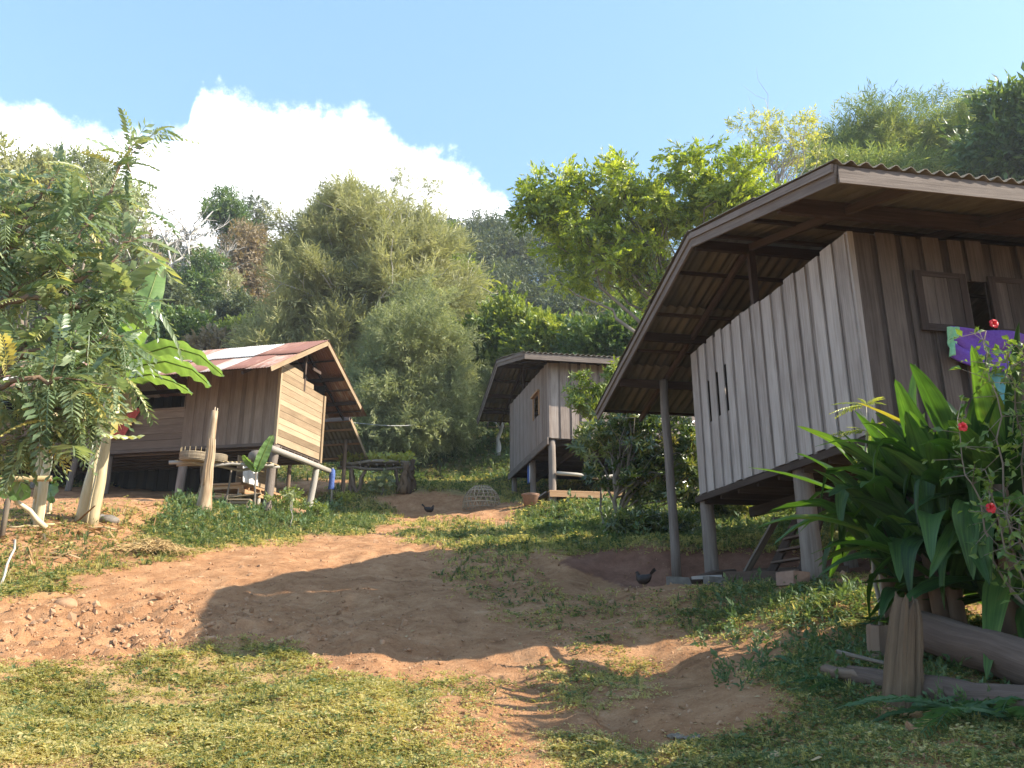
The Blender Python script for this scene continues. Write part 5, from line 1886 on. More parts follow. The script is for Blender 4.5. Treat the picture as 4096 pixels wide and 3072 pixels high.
# ------------------------------------------------------------------ strap-leaved plant, hibiscus and ferns in the right corner
def strap_plant():
    rng = np.random.default_rng(321)
    hubs = [(gp(925, 640, 8.1), 62), (gp(960, 640, 7.8), 72), (gp(1000, 645, 7.6), 76), (gp(1040, 648, 7.7), 72), (gp(897, 625, 8.4), 24)]
    c = hubs[1][0]
    root = thing('strap_leaved_plant', c, 'huge clump of broad glossy strap leaves before the right house', 'plant')
    mb = MB(322)
    prof = lambda t: np.clip(0.35 + 0.9 * t ** 0.6, 0, 1.0) * np.clip((1 - t) / 0.5, 0, 1) ** 0.8
    for (h, n) in hubs:
        for k in range(n):
            an = rng.uniform(0, 2 * pi)
            out = np.array([cos(an), sin(an), 0])
            el_ = rng.uniform(0.55, 1.5) if k % 5 else rng.uniform(-0.1, 0.5)
            L = rng.uniform(1.0, 1.55)
            st = h + ZV * rng.uniform(0.3, 1.2) + out * 0.06
            if k % 5 == 0:
                st = h + ZV * rng.uniform(0.25, 1.1)
                L *= 0.8
            d = out * cos(el_) + ZV * sin(el_)
            sag = rng.uniform(0.1, 0.75) * (1.3 - el_ * 0.55)
            K = []
            for t in np.linspace(0, 1, 6):
                K.append(st + d * L * t + np.array([0, 0, -1.0]) * sag * L * t ** 2.4 + out * 0.12 * t)
            if rng.random() < 0.15:          # a snapped leaf hangs straight down from its bend
                b = K[3]
                K[4] = b + out * 0.10 - ZV * 0.16
                K[5] = b + out * 0.14 - ZV * 0.42
            K = np.array(K)
            K[:, 2] = np.maximum(K[:, 2], base_z(K[:, 0], K[:, 1]) + 0.06)
            side = np.cross(out, ZV) + rng.normal(0, 0.25, 3)
            blade_leaf(mb, K, rng.uniform(0.15, 0.25), side, rng, n=14, fold=-0.35, wave=0.02, tint=(rng.uniform(0.0, 0.66) if rng.random() > 0.05 else 0.95), profile=prof, m=2)
    mb.build('leaf', LEAF['strap'], root, smooth=True)['kind'] = 'stuff'
    mb = MB(323)
    for (h, n) in hubs:
        for k in range(2):
            o = rng.normal(0, 0.06, 3) * np.array([1, 1, 0])
            mb.tube([h - ZV * 0.1 + o, h + o * 1.5 + ZV * 0.55, h + o * 2 + ZV * 1.2], [0.075, 0.065, 0.05], 10, tint=0.3, wob=0.03)
    mb.build('stem', MAT['bark_red'], root, smooth=True)
    mb = MB(324)
    for k in range(3):
        h = hubs[k][0]
        o = nrm(rng.normal(0, 1, 3) * [1, 1, 0] - np.array([0.4, 0.8, 0]))
        K = [h + ZV * 0.6 + o * 0.1, h + ZV * 0.62 + o * 0.28, h + ZV * 0.4 + o * 0.4, h + ZV * 0.1 + o * 0.42]
        blade_leaf(mb, K, 0.09, np.cross(o, ZV), rng, n=10, fold=0.3, tint=rng.random(), m=2)
    mb.build('dead_leaf', LEAF['litter'], root, smooth=True)


strap_plant()


def flower_bush():
    rng = np.random.default_rng(331)
    b = gp(1075, 640, 7.2)
    root = thing('hibiscus_bush', b, 'small-leaved bush with red flowers arching over the strap leaves', 'bush')
    mb = MB(332)
    pts, ds = [], []
    paths = [[(1010, 560, 7.0), (1000, 450, 6.9), (990, 370, 6.8), (985, 330, 6.8)], [(1020, 560, 7.0), (1025, 450, 6.8), (1010, 380, 6.7), (1004, 352, 6.7)],
             [(1030, 560, 7.0), (1040, 450, 6.8), (1030, 360, 6.7)], [(1000, 580, 6.9), (985, 520, 6.7), (965, 470, 6.6), (955, 420, 6.6)], [(1010, 590, 6.9), (1000, 520, 6.6), (985, 470, 6.5)],
             [(1030, 600, 6.8), (1020, 540, 6.5), (1000, 505, 6.4)]]
    for p in paths:
        K = np.array([b] + [at(*q) for q in p])
        t = np.linspace(0, len(K) - 1, 16)
        i = np.minimum(t.astype(int), len(K) - 2)
        f = (t - i)[:, None]
        Q = K[i] * (1 - f) + K[i + 1] * f + rng.normal(0, 0.012, (16, 3))
        mb.tube(Q, np.linspace(0.010, 0.003, 16), 5, tint=rng.random())
        for j in range(6, 16):
            for _ in range(3):
                e = Q[j] + rng.normal(0, 0.09, 3)
                mb.tube([Q[j], e], [0.003, 0.002], 4, tint=0.5, cap=False)
                for _ in range(3):
                    pts.append(Q[j] + (e - Q[j]) * rng.uniform(0.5, 1.3))
                    ds.append(nrm(e - Q[j]) + rng.normal(0, 0.6, 3))
    E = [ell(1018, 365, 6.9, 24, 22), ell(1036, 420, 6.8, 18, 30)]
    P2, d2 = crown_points(rng, E, 230, 0.5)
    pts = np.vstack([np.array(pts), P2])
    ds = np.vstack([np.array(ds), d2 + rng.normal(0, 0.6, d2.shape)])
    mb.build('stem', MAT['bark'], root, smooth=True)
    V, F, T = scatter(TPL['broad'], pts, frames(ds, rng, up=np.tile([0, -0.3, 1.0], (len(pts), 1)), roll=0.6), rng.uniform(0.045, 0.085, len(pts)), np.clip(rng.normal(0.5, 0.25, len(pts)), 0, 1), rng)
    lv = Leaves()
    lv.add(V, F, T)
    lv.build('foliage', LEAF['hibiscus'], root)
    for (px, py, D) in ((993, 324, 6.75), (962, 427, 6.5), (990, 508, 6.35)):
        mb = MB(340 + px)
        c = at(px, py, D)
        for k in range(5):
            a = k * 2 * pi / 5
            o = np.array([cos(a), -0.5, sin(a)])
            K = [c, c + o * 0.016 + np.array([0, -0.01, 0]), c + o * 0.029, c + o * 0.036 + np.array([0, 0.008, 0])]
            blade_leaf(mb, K, 0.034, np.cross(o, [0, -1, 0.2]), rng, n=6, tint=rng.random(), m=2)
        mb.tube([c, c + np.array([0.0, -0.05, 0.01])], [0.004, 0.003], 5, tint=0.8)
        mb.build('flower', MAT['flower'], root, smooth=True)


flower_bush()

# frail sapling with compound leaves in front of the boarded wall
rng = np.random.default_rng(351)
b = gp(876, 600, 8.4)
root = thing('frail_sapling', b, 'frail sapling with bright ferny leaves against the boarded gable', 'plant')
mb = MB(352)
P = bend_path(b - ZV * 0.05, at(866, 405, 8.2), rng, 9, wob=0.02)
mb.tube(P, np.linspace(0.022, 0.006, 9), 6, tint=0.6)
mb.build('stem', MAT['bark_pale'], root, smooth=True)
pos = np.repeat(P[[5, 6, 7, 8, 8]], [4, 5, 7, 6, 5], axis=0)
d = nrm(rng.normal(0, 1, pos.shape)) * [1, 1, 0.35] + [-0.2, -0.2, 0.15]
V, F, T = scatter(TPL['fine_pinnate'], pos, frames(d, rng, up=np.tile([0, 0, 1.0], (len(pos), 1)), roll=0.2), rng.uniform(0.18, 0.36, len(pos)), rng.uniform(0.5, 1, len(pos)), rng)
lv = Leaves()
lv.add(V, F, T)
lv.build('foliage', LEAF['bright'], root)

# ferns round the logs
for i, (lab, px, py, D, n, L) in enumerate((('large fern with broad pale frond in front of the fallen logs', 958, 690, 6.0, 9, 0.5), ('fern at the right edge growing over the big log', 1010, 648, 6.2, 8, 0.42),
                                            ('small fern left of the split stump', 845, 672, 6.9, 8, 0.32), ('small fern at the path edge of the right bank', 795, 660, 7.6, 7, 0.28), ('dark fern in the right bottom corner', 1015, 700, 5.9, 8, 0.45))):
    rng = np.random.default_rng(360 + i)
    b = gp(px, py, D)
    root = thing('fern', b, lab, 'fern', 'ferns round the logs')
    an = rng.uniform(0, 6.28, n)
    d = np.stack([np.cos(an), np.sin(an), rng.uniform(0.3, 0.9, n)], -1)
    pos = np.tile(b + ZV * 0.02, (n, 1))
    V, F, T = scatter(tpl_pinnate(16, 0.2, 0.35, 0.55, 90 + i), pos, frames(d, rng, up=np.tile([0, 0, 1.0], (n, 1)), roll=0.15), L * rng.uniform(0.7, 1.15, n), rng.random(n), rng)
    lv = Leaves()
    lv.add(V, F, T)
    lv.build('frond', LEAF['fern'], root)


# ------------------------------------------------------------------ things on and round the left hut
def rel_pole(mb, a, b, r0, r1, seed, n=6, wob=0.02, tint=None, sides=8):
    mb.tube(bend_path(a, b, np.random.default_rng(seed), n, wob=wob), np.linspace(r0, r1, n), sides, tint=tint, wob=0.02)


# shelf of poles hung along the front of the hut floor, with baskets and a pot on it
s0, s1 = at(169, 462.5, 24.2), at(274, 465, 24.4)
shelf = thing('pole_shelf', (s0 + s1) / 2, 'narrow shelf of poles lashed across the front stilts of the hut', 'shelf')
mb = MB(401)
rel_pole(mb, s0, s1, 0.055, 0.045, 402, tint=0.4)
o = UL * 0.34
rel_pole(mb, s0 + o, s1 + o, 0.05, 0.04, 403, tint=0.3)
mb.build('pole', MAT['bark_pale'], shelf, smooth=True)
mb = MB(404)
for k in np.linspace(0.08, 0.96, 22):
    c = s0 + (s1 - s0) * k
    mb.beam(c - UL * 0.08 + ZV * 0.055, c + UL * 0.42 + ZV * 0.055, 0.10, 0.02, tint=mb.rng.random())
mb.build('slatting', MAT['bamboo'], shelf)


def basket(label, px, py, D, r, h, seed, spikes=False):
    c = at(px, py, D)
    root = thing('woven_basket', c, label, 'basket', 'baskets on the pole shelf')
    prof = [(0.01, 0.0), (r * 0.82, 0.0), (r * 0.95, h * 0.25), (r * 1.0, h * 0.6), (r * 0.97, h), (r * 0.92, h), (r * 0.93, h * 0.6), (r * 0.8, 0.05)]
    mb = MB(seed)
    mb.lathe(c, prof, 28)
    for k in range(7):
        z = h * (0.1 + 0.13 * k)
        mb.tube([c + np.array([cos(a), sin(a), 0]) * r * (1.0 if k else 0.93) + ZV * z for a in np.linspace(0, 2 * pi, 25)], 0.012, 5)
    mb.build('basket_body', MAT['wicker'], root)
    if spikes:
        mb = MB(seed + 1)
        for k in range(16):
            a = k * 2 * pi / 16
            q = c + np.array([cos(a), sin(a), 0]) * r * 0.97
            mb.tube([q + ZV * h * 0.2, q + ZV * (h + 0.12)], [0.009, 0.006], 5)
        mb.build('stake_end', MAT['bamboo'], root)['kind'] = 'stuff'
    return root


basket('wide woven basket with stake ends above its rim, left on the pole shelf', 194, 462, 24.1, 0.40, 0.26, 411, True)
basket('smooth low woven basket just right of the spiky one', 216, 463, 24.4, 0.30, 0.24, 413)
c = at(257, 463.5, 24.3)
pot = thing('clay_pot', c, 'round grey pot on the pole shelf by the hut corner', 'pot')
mb = MB(415)
mb.lathe(c, [(0.01, 0), (0.15, 0.0), (0.24, 0.09), (0.275, 0.2), (0.25, 0.30), (0.19, 0.345), (0.17, 0.35), (0.165, 0.33), (0.22, 0.25), (0.1, 0.05)], 24, tint=0.4)
mb.build('pot_body', MAT['pot'], pot, smooth=True)
mb = MB(416)
mb.tube([c + np.array([cos(a), sin(a), 0]) * 0.175 + ZV * 0.35 for a in np.linspace(0, 2 * pi, 25)], 0.018, 6)
mb.build('pot_rim', MAT['pot'], pot, smooth=True)

# red cloth over the parapet
ca, cz = onL(135, 414)
rng = np.random.default_rng(421)
c0 = PL(-0.09, ca, 1.34)
cl = thing('red_cloth', c0, 'red patterned cloth hanging askew over the hut parapet', 'cloth')
mb = MB(421)
u_ = np.linspace(0, 1, 14)
v_ = np.linspace(0, 1, 16)
UU, VV = np.meshgrid(u_, v_, indexing='ij')
G = PL(-0.07, ca - 0.35, 1.36) + VL * (UU[..., None] * 0.62 + VV[..., None] * 0.55) - ZV * (VV[..., None] * 1.0) - UL * (0.03 + 0.035 * np.sin(UU * 17 + VV * 3)[..., None] + 0.05 * VV[..., None])
mb.grid(G, tint=0.5, thick=0.006)
mb.build('drape', MAT['red_cloth'], cl, smooth=True)


def stool(root, P0, dx, dy, L, Wd, H, seed):
    mb = MB(seed)
    mb.box(P0 + ZV * H, dx, dy, ZV, L / 2, Wd / 2, 0.022, tint=0.6)
    mb.build('seat', MAT['board_tan'], root)
    for i, (a, b) in enumerate(((-1, -1), (-1, 1), (1, -1), (1, 1))):
        mb = MB(seed + 1 + i)
        q = P0 + dx * a * (L / 2 - 0.07) + dy * b * (Wd / 2 - 0.05)
        mb.beam(q - ZV * 0.05 + dx * a * 0.03, q + ZV * (H - 0.024), 0.06, 0.05, dx, tint=0.5)
        mb.build('leg', MAT['board_tan'], root)
    mb = MB(seed + 6)
    for b in (-1, 1):
        q = P0 + dy * b * (Wd / 2 - 0.05) + ZV * H * 0.8
        mb.beam(q - dx * (L / 2 - 0.05), q + dx * (L / 2 - 0.05), 0.025, 0.07, ZV, tint=0.5)
    mb.build('apron', MAT['board_tan'], root)


q = gp(239, 513, 24.6)
st = thing('wooden_bench', q, 'small wooden bench in the sun under the hut corner', 'bench')
stool(st, q, nrm(UL * 0.3 - VL), nrm(UL + VL * 0.3), 0.62, 0.30, 0.40, 431)


# kitchen shed behind the hut: roof, posts, deck and a boarded side in the sun
def kitchen_shed():
    rng = np.random.default_rng(441)
    base = PL(4.2, 1.0, -1.7)
    root = thing('kitchen_shed', (base[0], base[1], gz(base[0], base[1])), 'small cement-roofed shed with plank deck behind the tin-roofed hut', 'shed')
    # roof: underside towards the viewer, low edge at the back
    Rr = at(351, 417.5, 29.5)
    rl = on_plane(369, 460, Rr, VL) - Rr
    du, dz = rl @ UL, rl[2]
    ds = nrm(-(du * UL + dz * ZV))
    mb = MB(442)
    O = Rr + du * UL + dz * ZV
    corrugated(mb, O, VL, ds, 5.6, hypot(du, dz), 0.177, 0.05, 0.95, 1.2, lambda r, c: rng.uniform(0.4, 0.9), rng)
    roof = mb.build('roof', MAT['cement_sheet'], root, smooth=True)
    mb = MB(443)
    mb.beam(O - ZV * 0.10, Rr - ZV * 0.10, 0.03, 0.14, tint=0.6)
    mb.build('barge_board', MAT['board_tan'], roof)
    mb = MB(444)
    for k in (0.12, 0.45, 0.78, 0.98):
        a = O + (Rr - O) * k - ZV * 0.08
        mb.beam(a, a + VL * 5.5, 0.05, 0.07, tint=rng.random())
    mb.build('roof_timber', MAT['deck'], roof)
    mb = MB(445)
    mb.beam(Rr + VL * 0.05 - UL * 0.02 - ZV * 0.05, Rr + VL * 5.4 - UL * 0.02 - ZV * 0.05, 0.03, 0.14, tint=0.9)
    mb.build('ridge_board', MAT['fascia'], roof)
    for i, (k, b) in enumerate(((0.55, 0.55), (0.2, 0.55), (0.55, 4.6), (0.95, 2.4))):
        t = O + (Rr - O) * k + VL * b
        g = gz(t[0], t[1])
        round_post('post', (t[0], t[1], g - 0.1), (t[0], t[1], t[2] - 0.08), 0.075, MAT['bark_red'], root, 450 + i)
    # boarded side and stepped deck edges, lit from the right
    d0, z0 = onLg(239, 487, 1.0)
    d1, z1 = onLg(278, 500, 1.0)
    zd = z1 + 0.18
    mb = MB(446)
    mb.box(PL((d0 + d1) / 2 + 0.7, 1.65, zd), UL, VL, ZV, (d1 - d0) / 2 + 0.7, 0.7, 0.03, tint=0.6)
    for k in np.arange(d0 + 0.1, d1 + 1.3, 0.33):
        mb.beam(PL(k, 0.92, zd - 0.09), PL(k, 2.3, zd - 0.09), 0.055, 0.11, tint=rng.random())
    mb.beam(PL(d0, 0.97, zd - 0.21), PL(d1 + 1.4, 0.97, zd - 0.21), 0.07, 0.13, tint=0.6)
    mb.build('deck', MAT['deck'], root)
    mb = MB(447)
    hplank_wall(mb, PL(0, 1.25, 0), UL, lambda z: (d0 + 0.15, d1 + 0.2), zd + 0.03, zd + 0.92, -VL, rng, h=0.24)
    mb.build('side_wall', MAT['board_tan'], root)
    for i, k in enumerate((d0 + 0.1, (d0 + d1) / 2, d1 + 0.1, d1 + 1.3)):
        t = PL(k, 1.02, 0)
        round_post('stilt', (t[0], t[1], gz(t[0], t[1]) - 0.1), (t[0], t[1], NL[2] + zd - 0.15), 0.07, MAT['pale_pole'], root, 460 + i)
    return root, zd, d0, d1


shed, zd, sd0, sd1 = kitchen_shed()
c = PL(sd1 + 0.75, 1.35, zd + 0.035)
bs = thing('tin_basin', c, 'dull tin basin on the shed deck behind the hut', 'basin')
mb = MB(471)
mb.lathe(c, [(0.01, 0), (0.2, 0), (0.27, 0.14), (0.31, 0.15), (0.31, 0.16), (0.26, 0.15), (0.19, 0.02), (0.01, 0.02)], 24)
mb.build('basin_bowl', MAT['tin'], bs, smooth=True)
mb = MB(472)
for s in (-1, 1):
    q = c + UL * 0.30 * s + ZV * 0.14
    mb.tube([q - VL * 0.05, q - VL * 0.04 + UL * s * 0.04, q + VL * 0.04 + UL * s * 0.04, q + VL * 0.05], 0.008, 5)
mb.build('basin_handle', MAT['tin'], bs, smooth=True)

for i, (px, py, D, h, lab) in enumerate(((197, 503, 24.9, 1.35, 'thin stake standing under the pole shelf, between the first stilts'), (226, 506, 24.9, 1.2, 'dark crooked stake under the shelf beside the bench'))):
    c = gp(px, py, D)
    mb = MB(801 + i)
    mb.tube(bend_path(c - ZV * 0.1, c + np.array([0.05, 0, h]), np.random.default_rng(i), 5, wob=0.02), np.linspace(0.035, 0.025, 5), 7, tint=0.5)
    tag(mb.build('thin_stake', MAT['bark'], None, smooth=True, origin=c), lab, 'stake')
for i in range(5):
    a = gp(196 + 4 * i, 506, 25.6) + ZV * (0.06 + 0.07 * i)
    mb = MB(811 + i)
    mb.beam(a, a + nrm(-VL * 1.0 + UL * 0.25) * (1.9 - 0.15 * i) + ZV * (0.25 - 0.08 * i), 0.16, 0.035, tint=mb.rng.random(), skew=0.004)
    tag(mb.build('stored_plank', MAT['board_dusty' if i % 2 else 'board_tan'], None, origin=a), 'dusty plank lying in the heap of spare timber under the hut floor', 'plank', 'spare planks under the hut')

# white cloth on the deck rail under the hut
d_, z_ = onLg(252, 468, 0.8)
c = PL(d_, 0.85, z_)
wc = thing('white_cloth', c, 'white cloth draped on the shed rail seen under the hut floor', 'cloth')
mb = MB(475)
UU, VV = np.meshgrid(np.linspace(-0.5, 0.5, 16), np.linspace(0, 1, 12), indexing='ij')
G = c + UL * (UU * 0.95)[..., None] - ZV * (VV * 0.50)[..., None] - VL * (0.03 * np.sin(UU * 22) + 0.05 * VV)[..., None]
mb.grid(G, tint=0.5, thick=0.006)
mb.build('drape', MAT['white_cloth'], wc, smooth=True)
mb = MB(476)
mb.tube([c + UL * -0.75 + ZV * 0.012, c + UL * 0.75 + ZV * 0.012], 0.012, 6)
mb.build('hanging_rail', MAT['bamboo'], wc)

# blue clothes on a peg post at the shed
c = gp(332, 492, 28.6)
bc = thing('clothes_stand', c, 'blue garment hung on a short post beside the shed', 'clothes')
mb = MB(478)
top = at(332.5, 469, 28.6)
mb.tube([c - ZV * 0.1, (top[0], top[1], top[2] + 0.05)], [0.035, 0.03], 8)
mb.beam(top - RT * 0.28 - ZV * 0.28, top + RT * 0.28 - ZV * 0.28, 0.02, 0.02)
mb.build('stand_post', MAT['pale_pole'], bc)
mb = MB(479)
th = np.linspace(0, 2 * pi, 20)
rows = []
for k, (z, r) in enumerate(((0.02, 0.04), (-0.06, 0.09), (-0.25, 0.10), (-0.5, 0.09), (-0.72, 0.11))):
    rows.append(np.stack([top[0] + np.cos(th) * r * (1 + 0.12 * np.sin(5 * th + k)), top[1] + np.sin(th) * r * 0.6, np.full(20, top[2] + z)], -1))
mb.grid(np.array(rows))
mb.build('garment', MAT['blue_cloth'], bc, smooth=True)

# raised bed of logs with lettuce
def raised_bed():
    rng = np.random.default_rng(481)
    a, b = at(340, 462.5, 31.0), at(413, 463, 31.0)
    g = gp(378, 489, 31.0)
    root = thing('raised_bed', g, 'raised log bed overflowing with yellowish lettuce at the head of the path', 'planter')
    dx = nrm((b - a) * [1, 1, 0])
    dy = np.array([-dx[1], dx[0], 0])
    L = np.linalg.norm(b - a)
    mb = MB(482)
    for k in range(4):
        rel_pole(mb, a + dy * (0.28 * k), b + dy * (0.28 * k), 0.075, 0.065, 483 + k, tint=rng.random())
    rel_pole(mb, a - ZV * 0.22 - dx * 0.1, b - ZV * 0.20 + dx * 0.1, 0.06, 0.05, 489)
    for k in np.linspace(0.04, 0.96, 9):
        c = a + (b - a) * k - ZV * 0.09
        mb.tube([c - dy * 0.12, c + dy * 1.0], 0.045, 7, tint=rng.random())
    mb.build('log_tray', MAT['bark'], root, smooth=True)
    for i, (px, lean) in enumerate(((352, 0.2), (366, -0.35), (396, 0.25))):
        for j in (0, 1):
            t = at(px, 466, 31.0) + dy * 0.85 * j
            f = np.array([t[0] + lean * 0.8, t[1], gz(t[0] + lean * 0.8, t[1]) - 0.1])
            mb = MB(491 + i * 2 + j)
            mb.tube(bend_path(f, t, rng, 6, wob=0.05), np.linspace(0.075, 0.055, 6), 8, tint=rng.random(), wob=0.06)
            mb.build('leg', MAT['bark_red'], root, smooth=True)
    n = 560
    pos = a + (b - a) * rng.random(n)[:, None] + dy * rng.uniform(-0.1, 0.95, n)[:, None] + ZV * rng.uniform(0.03, 0.26, n)[:, None]
    d = rng.normal(0, 0.6, (n, 3)) + [0, 0, 0.6]
    V, F, T = scatter(TPL['broad'], pos, frames(d, rng), rng.uniform(0.2, 0.36, n), rng.random(n), rng)
    lv = Leaves()
    lv.add(V, F, T)
    lv.build('lettuce', LEAF['lettuce'], root)
    # gnarled fern-trunk stump at its right end
    g2 = gp(405, 497, 30.2)
    st = thing('gnarled_stump', g2, 'gnarled hollow tree stump at the right end of the raised bed', 'stump')
    mb = MB(497)
    for k in range(7):
        an = k * 0.9
        o = np.array([cos(an), sin(an), 0]) * 0.17
        mb.tube(bend_path(g2 + o * 1.5 - ZV * 0.1, g2 + o * 0.9 + np.array([0.12, 0, rng.uniform(0.85, 1.35)]), rng, 7, wob=0.07), np.linspace(0.13, 0.07, 7), 8, tint=rng.random(), wob=0.12)
    mb.build('stump_wood', MAT['stump'], st, smooth=True)
    mb = MB(498)
    pos = g2 + np.array([0.12, 0, 1.25]) + rng.normal(0, 0.12, (26, 3))
    V, F, T = scatter(TPL['broad'], pos, frames(rng.normal(0, 0.6, (26, 3)) + [0, 0, 0.6], rng), 0.18, rng.random(26), rng)
    lv = Leaves()
    lv.add(V, F, T)
    lv.build('sprout', LEAF['lettuce'], st)
    # leafy pumpkin plant under the bed
    tree('bed_plant', 'leafy green plant growing before the raised bed', 'plant', gp(382, 492, 30.2), [(0, 0, 0.45, 0.45, 0.3, 0.4)], 'feather', 'bark', 14, 0.16, 9, 'broad', 0.26, 0.03, seed=499, n_limb=5)


raised_bed()

# far cattle fence on the slope
def far_fence():
    rng = np.random.default_rng(501)
    a, b = gp(425, 437, 48), gp(520, 437, 46)
    root = thing('rail_fence', (a + b) / 2, 'rustic rail fence across the grassy slope behind the trees', 'fence')
    d = nrm((b - a) * [1, 1, 0])
    L = np.linalg.norm((b - a)[:2])
    mb = MB(502)
    n = 7
    tops = []
    for k in range(n):
        q = a + (b - a) * k / (n - 1)
        g = gz(q[0], q[1])
        tops.append(np.array([q[0], q[1], g]))
        m2 = MB(503 + k)
        m2.tube([(q[0], q[1], g - 0.2), (q[0], q[1], g + 1.35)], [0.06, 0.05], 7)
        m2.build('fence_post', MAT['bark'], root)
    for h in (0.35, 0.75, 1.15):
        for k in range(n - 1):
            m2 = MB(520 + k)
            m2.tube(bend_path(tops[k] + ZV * h, tops[k + 1] + ZV * (h + rng.normal(0, 0.05)), rng, 4, wob=0.01), 0.035, 6, tint=rng.random())
            m2.build('rail', MAT['bamboo'], root)
    q = gp(458, 438, 47.0)
    g = thing('fence_ladder', q, 'short light bamboo ladder standing at the rail fence', 'ladder')
    for s in (-0.28, 0.28):
        m2 = MB(530)
        m2.tube([q + d * s - ZV * 0.1, q + d * s + ZV * 1.6], 0.045, 7)
        m2.build('stile', MAT['bamboo'], g)
    for h in (0.3, 0.7, 1.1, 1.5):
        m2 = MB(531)
        m2.tube([q + d * -0.3 + ZV * h, q + d * 0.3 + ZV * h], 0.03, 6)
        m2.build('rung', MAT['bamboo'], g)


far_fence()

# wire from the shed roof to the trees
a, b = at(352, 422.5, 29.8), at(446, 418.5, 42.5)
t = np.linspace(0, 1, 14)[:, None]
P = a + (b - a) * t
P[:, 2] -= 0.25 * np.sin(pi * t[:, 0])
mb = MB(541)
mb.tube(P, 0.014, 5)
tag(mb.build('wire', MAT['wire'], None, origin=a), 'thin grey wire strung from the shed roof to the trees', 'wire')


# ------------------------------------------------------------------ round the middle house
def platform():
    rng = np.random.default_rng(551)
    p = PM(-0.05, 0.1, 0)
    g = gz(p[0], p[1])
    zt = at(549, 489.5, 24.7)[2] - NM[2]
    root = thing('plank_platform', (p[0], p[1], g), 'sunlit orange plank platform under the middle house', 'platform')
    mb = MB(552)
    for k in range(8):
        mb.box(PM(0.05 + k * 0.24, 2.7, zt), VH, UH, ZV, 2.75, 0.115, 0.018, tint=rng.random(), skew=0.003)
    mb.build('deck', MAT['deck'], root)
    mb = MB(553)
    mb.beam(PM(-0.08, -0.05, zt - 0.11), PM(-0.08, 5.45, zt - 0.11), 0.04, 0.16, tint=0.6)
    for k in np.linspace(0.2, 5.2, 6):
        mb.beam(PM(-0.05, k, zt - 0.06), PM(1.85, k, zt - 0.06), 0.06, 0.08, tint=rng.random())
    mb.build('deck_frame', MAT['deck'], root)
    for i, (a, b) in enumerate(((-0.02, 1.8), (-0.02, 3.6), (-0.02, 5.3), (1.75, 0.3), (1.75, 3.0), (1.75, 5.3))):
        q = PM(a, b, 0)
        mb = MB(554 + i)
        mb.beam((q[0], q[1], gz(q[0], q[1]) - 0.1), (q[0], q[1], NM[2] + zt - 0.06), 0.09, 0.09, UH, tint=0.4)
        mb.build('leg', MAT['deck'], root)
    mb = MB(561)
    e = gp(531, 508, 25.6)
    mb.beam(e, PM(0.3, -0.02, zt + 0.01), 0.26, 0.035, tint=0.4)
    mb.build('ramp_plank', MAT['board_grey'], root)
    zr = at(549, 473, 24.7)[2] - NM[2]
    pole = MB(562)
    rel_pole(pole, PM(-0.03, 0.2, zr + 0.05), PM(-0.05, 3.4, zr + 0.02), 0.06, 0.05, 563, tint=0.9)
    pl = pole.build('rail_pole', MAT['pale_pole'], None, smooth=True, origin=PM(-0.03, 0.2, zr))
    tag(pl, 'pale peeled pole tied as a rail between the posts of the middle house', 'rail')
    c = PM(3.4, -0.05, -0.55)
    cl = thing('hanging_laundry', c, 'white and blue laundry hanging behind the second post of the middle house', 'laundry')
    for i, (m, du, w) in enumerate((('blue_cloth', 0.0, 0.35), ('white_cloth', -0.30, 0.3))):
        mb = MB(565 + i)
        UU, VV = np.meshgrid(np.linspace(0, 1, 8), np.linspace(0, 1, 8), indexing='ij')
        G = c + UH * (du + UU * w)[..., None] - ZV * (VV * 0.7 - 0.35)[..., None] - VH * (0.03 * np.sin(UU * 9) + 0.02)[..., None] + VH * 0.12
        mb.grid(G, thick=0.005)
        mb.build('cloth', MAT[m], cl, smooth=True)


platform()
c = gp(530.5, 507, 25.0)
c[2] -= 0.01
pt = thing('flower_pot', c, 'reddish pot beside the second post of the middle house', 'pot')
mb = MB(571)
mb.lathe(c, [(0.01, 0), (0.2, 0), (0.25, 0.28), (0.28, 0.30), (0.28, 0.35), (0.24, 0.35), (0.22, 0.1), (0.01, 0.08)], 22)
mb.build('pot_body', MAT['terracotta'], pt, smooth=True)
mb = MB(572)
mb.tube([c + np.array([cos(a), sin(a), 0]) * 0.275 + ZV * 0.345 for a in np.linspace(0, 2 * pi, 25)], 0.018, 6)
mb.build('pot_rim', MAT['terracotta'], pt, smooth=True)


def coop():
    c = gp(481.5, 508, 26.4)
    root = thing('basket_coop', c, 'domed lattice basket coop on the grassy bank by the path', 'chicken coop')
    R_, H_ = 0.62, 0.74
    mb = MB(581)
    n = 22
    def prof(t):
        return R_ * (1 - 0.62 * t ** 3.2), H_ * t
    for k in range(n):
        for tw in (-1, 1):
            P = []
            for t in np.linspace(0, 1, 9):
                a = k * 2 * pi / n + tw * t * 0.45
                r, h = prof(t)
                P.append(c + np.array([cos(a) * r, sin(a) * r, h - 0.03]))
            mb.tube(P, 0.011, 4, tint=mb.rng.random(), cap=False)
    mb.build('lattice', MAT['wicker'], root)
    mb = MB(582)
    for t in (0.03, 0.25, 0.45, 0.62, 0.78, 0.9, 1.0):
        r, h = prof(t)
        mb.tube([c + np.array([cos(a) * r, sin(a) * r, h - 0.03]) for a in np.linspace(0, 2 * pi, 29)], 0.015, 5, tint=mb.rng.random())
    mb.build('hoop', MAT['wicker'], root)


coop()


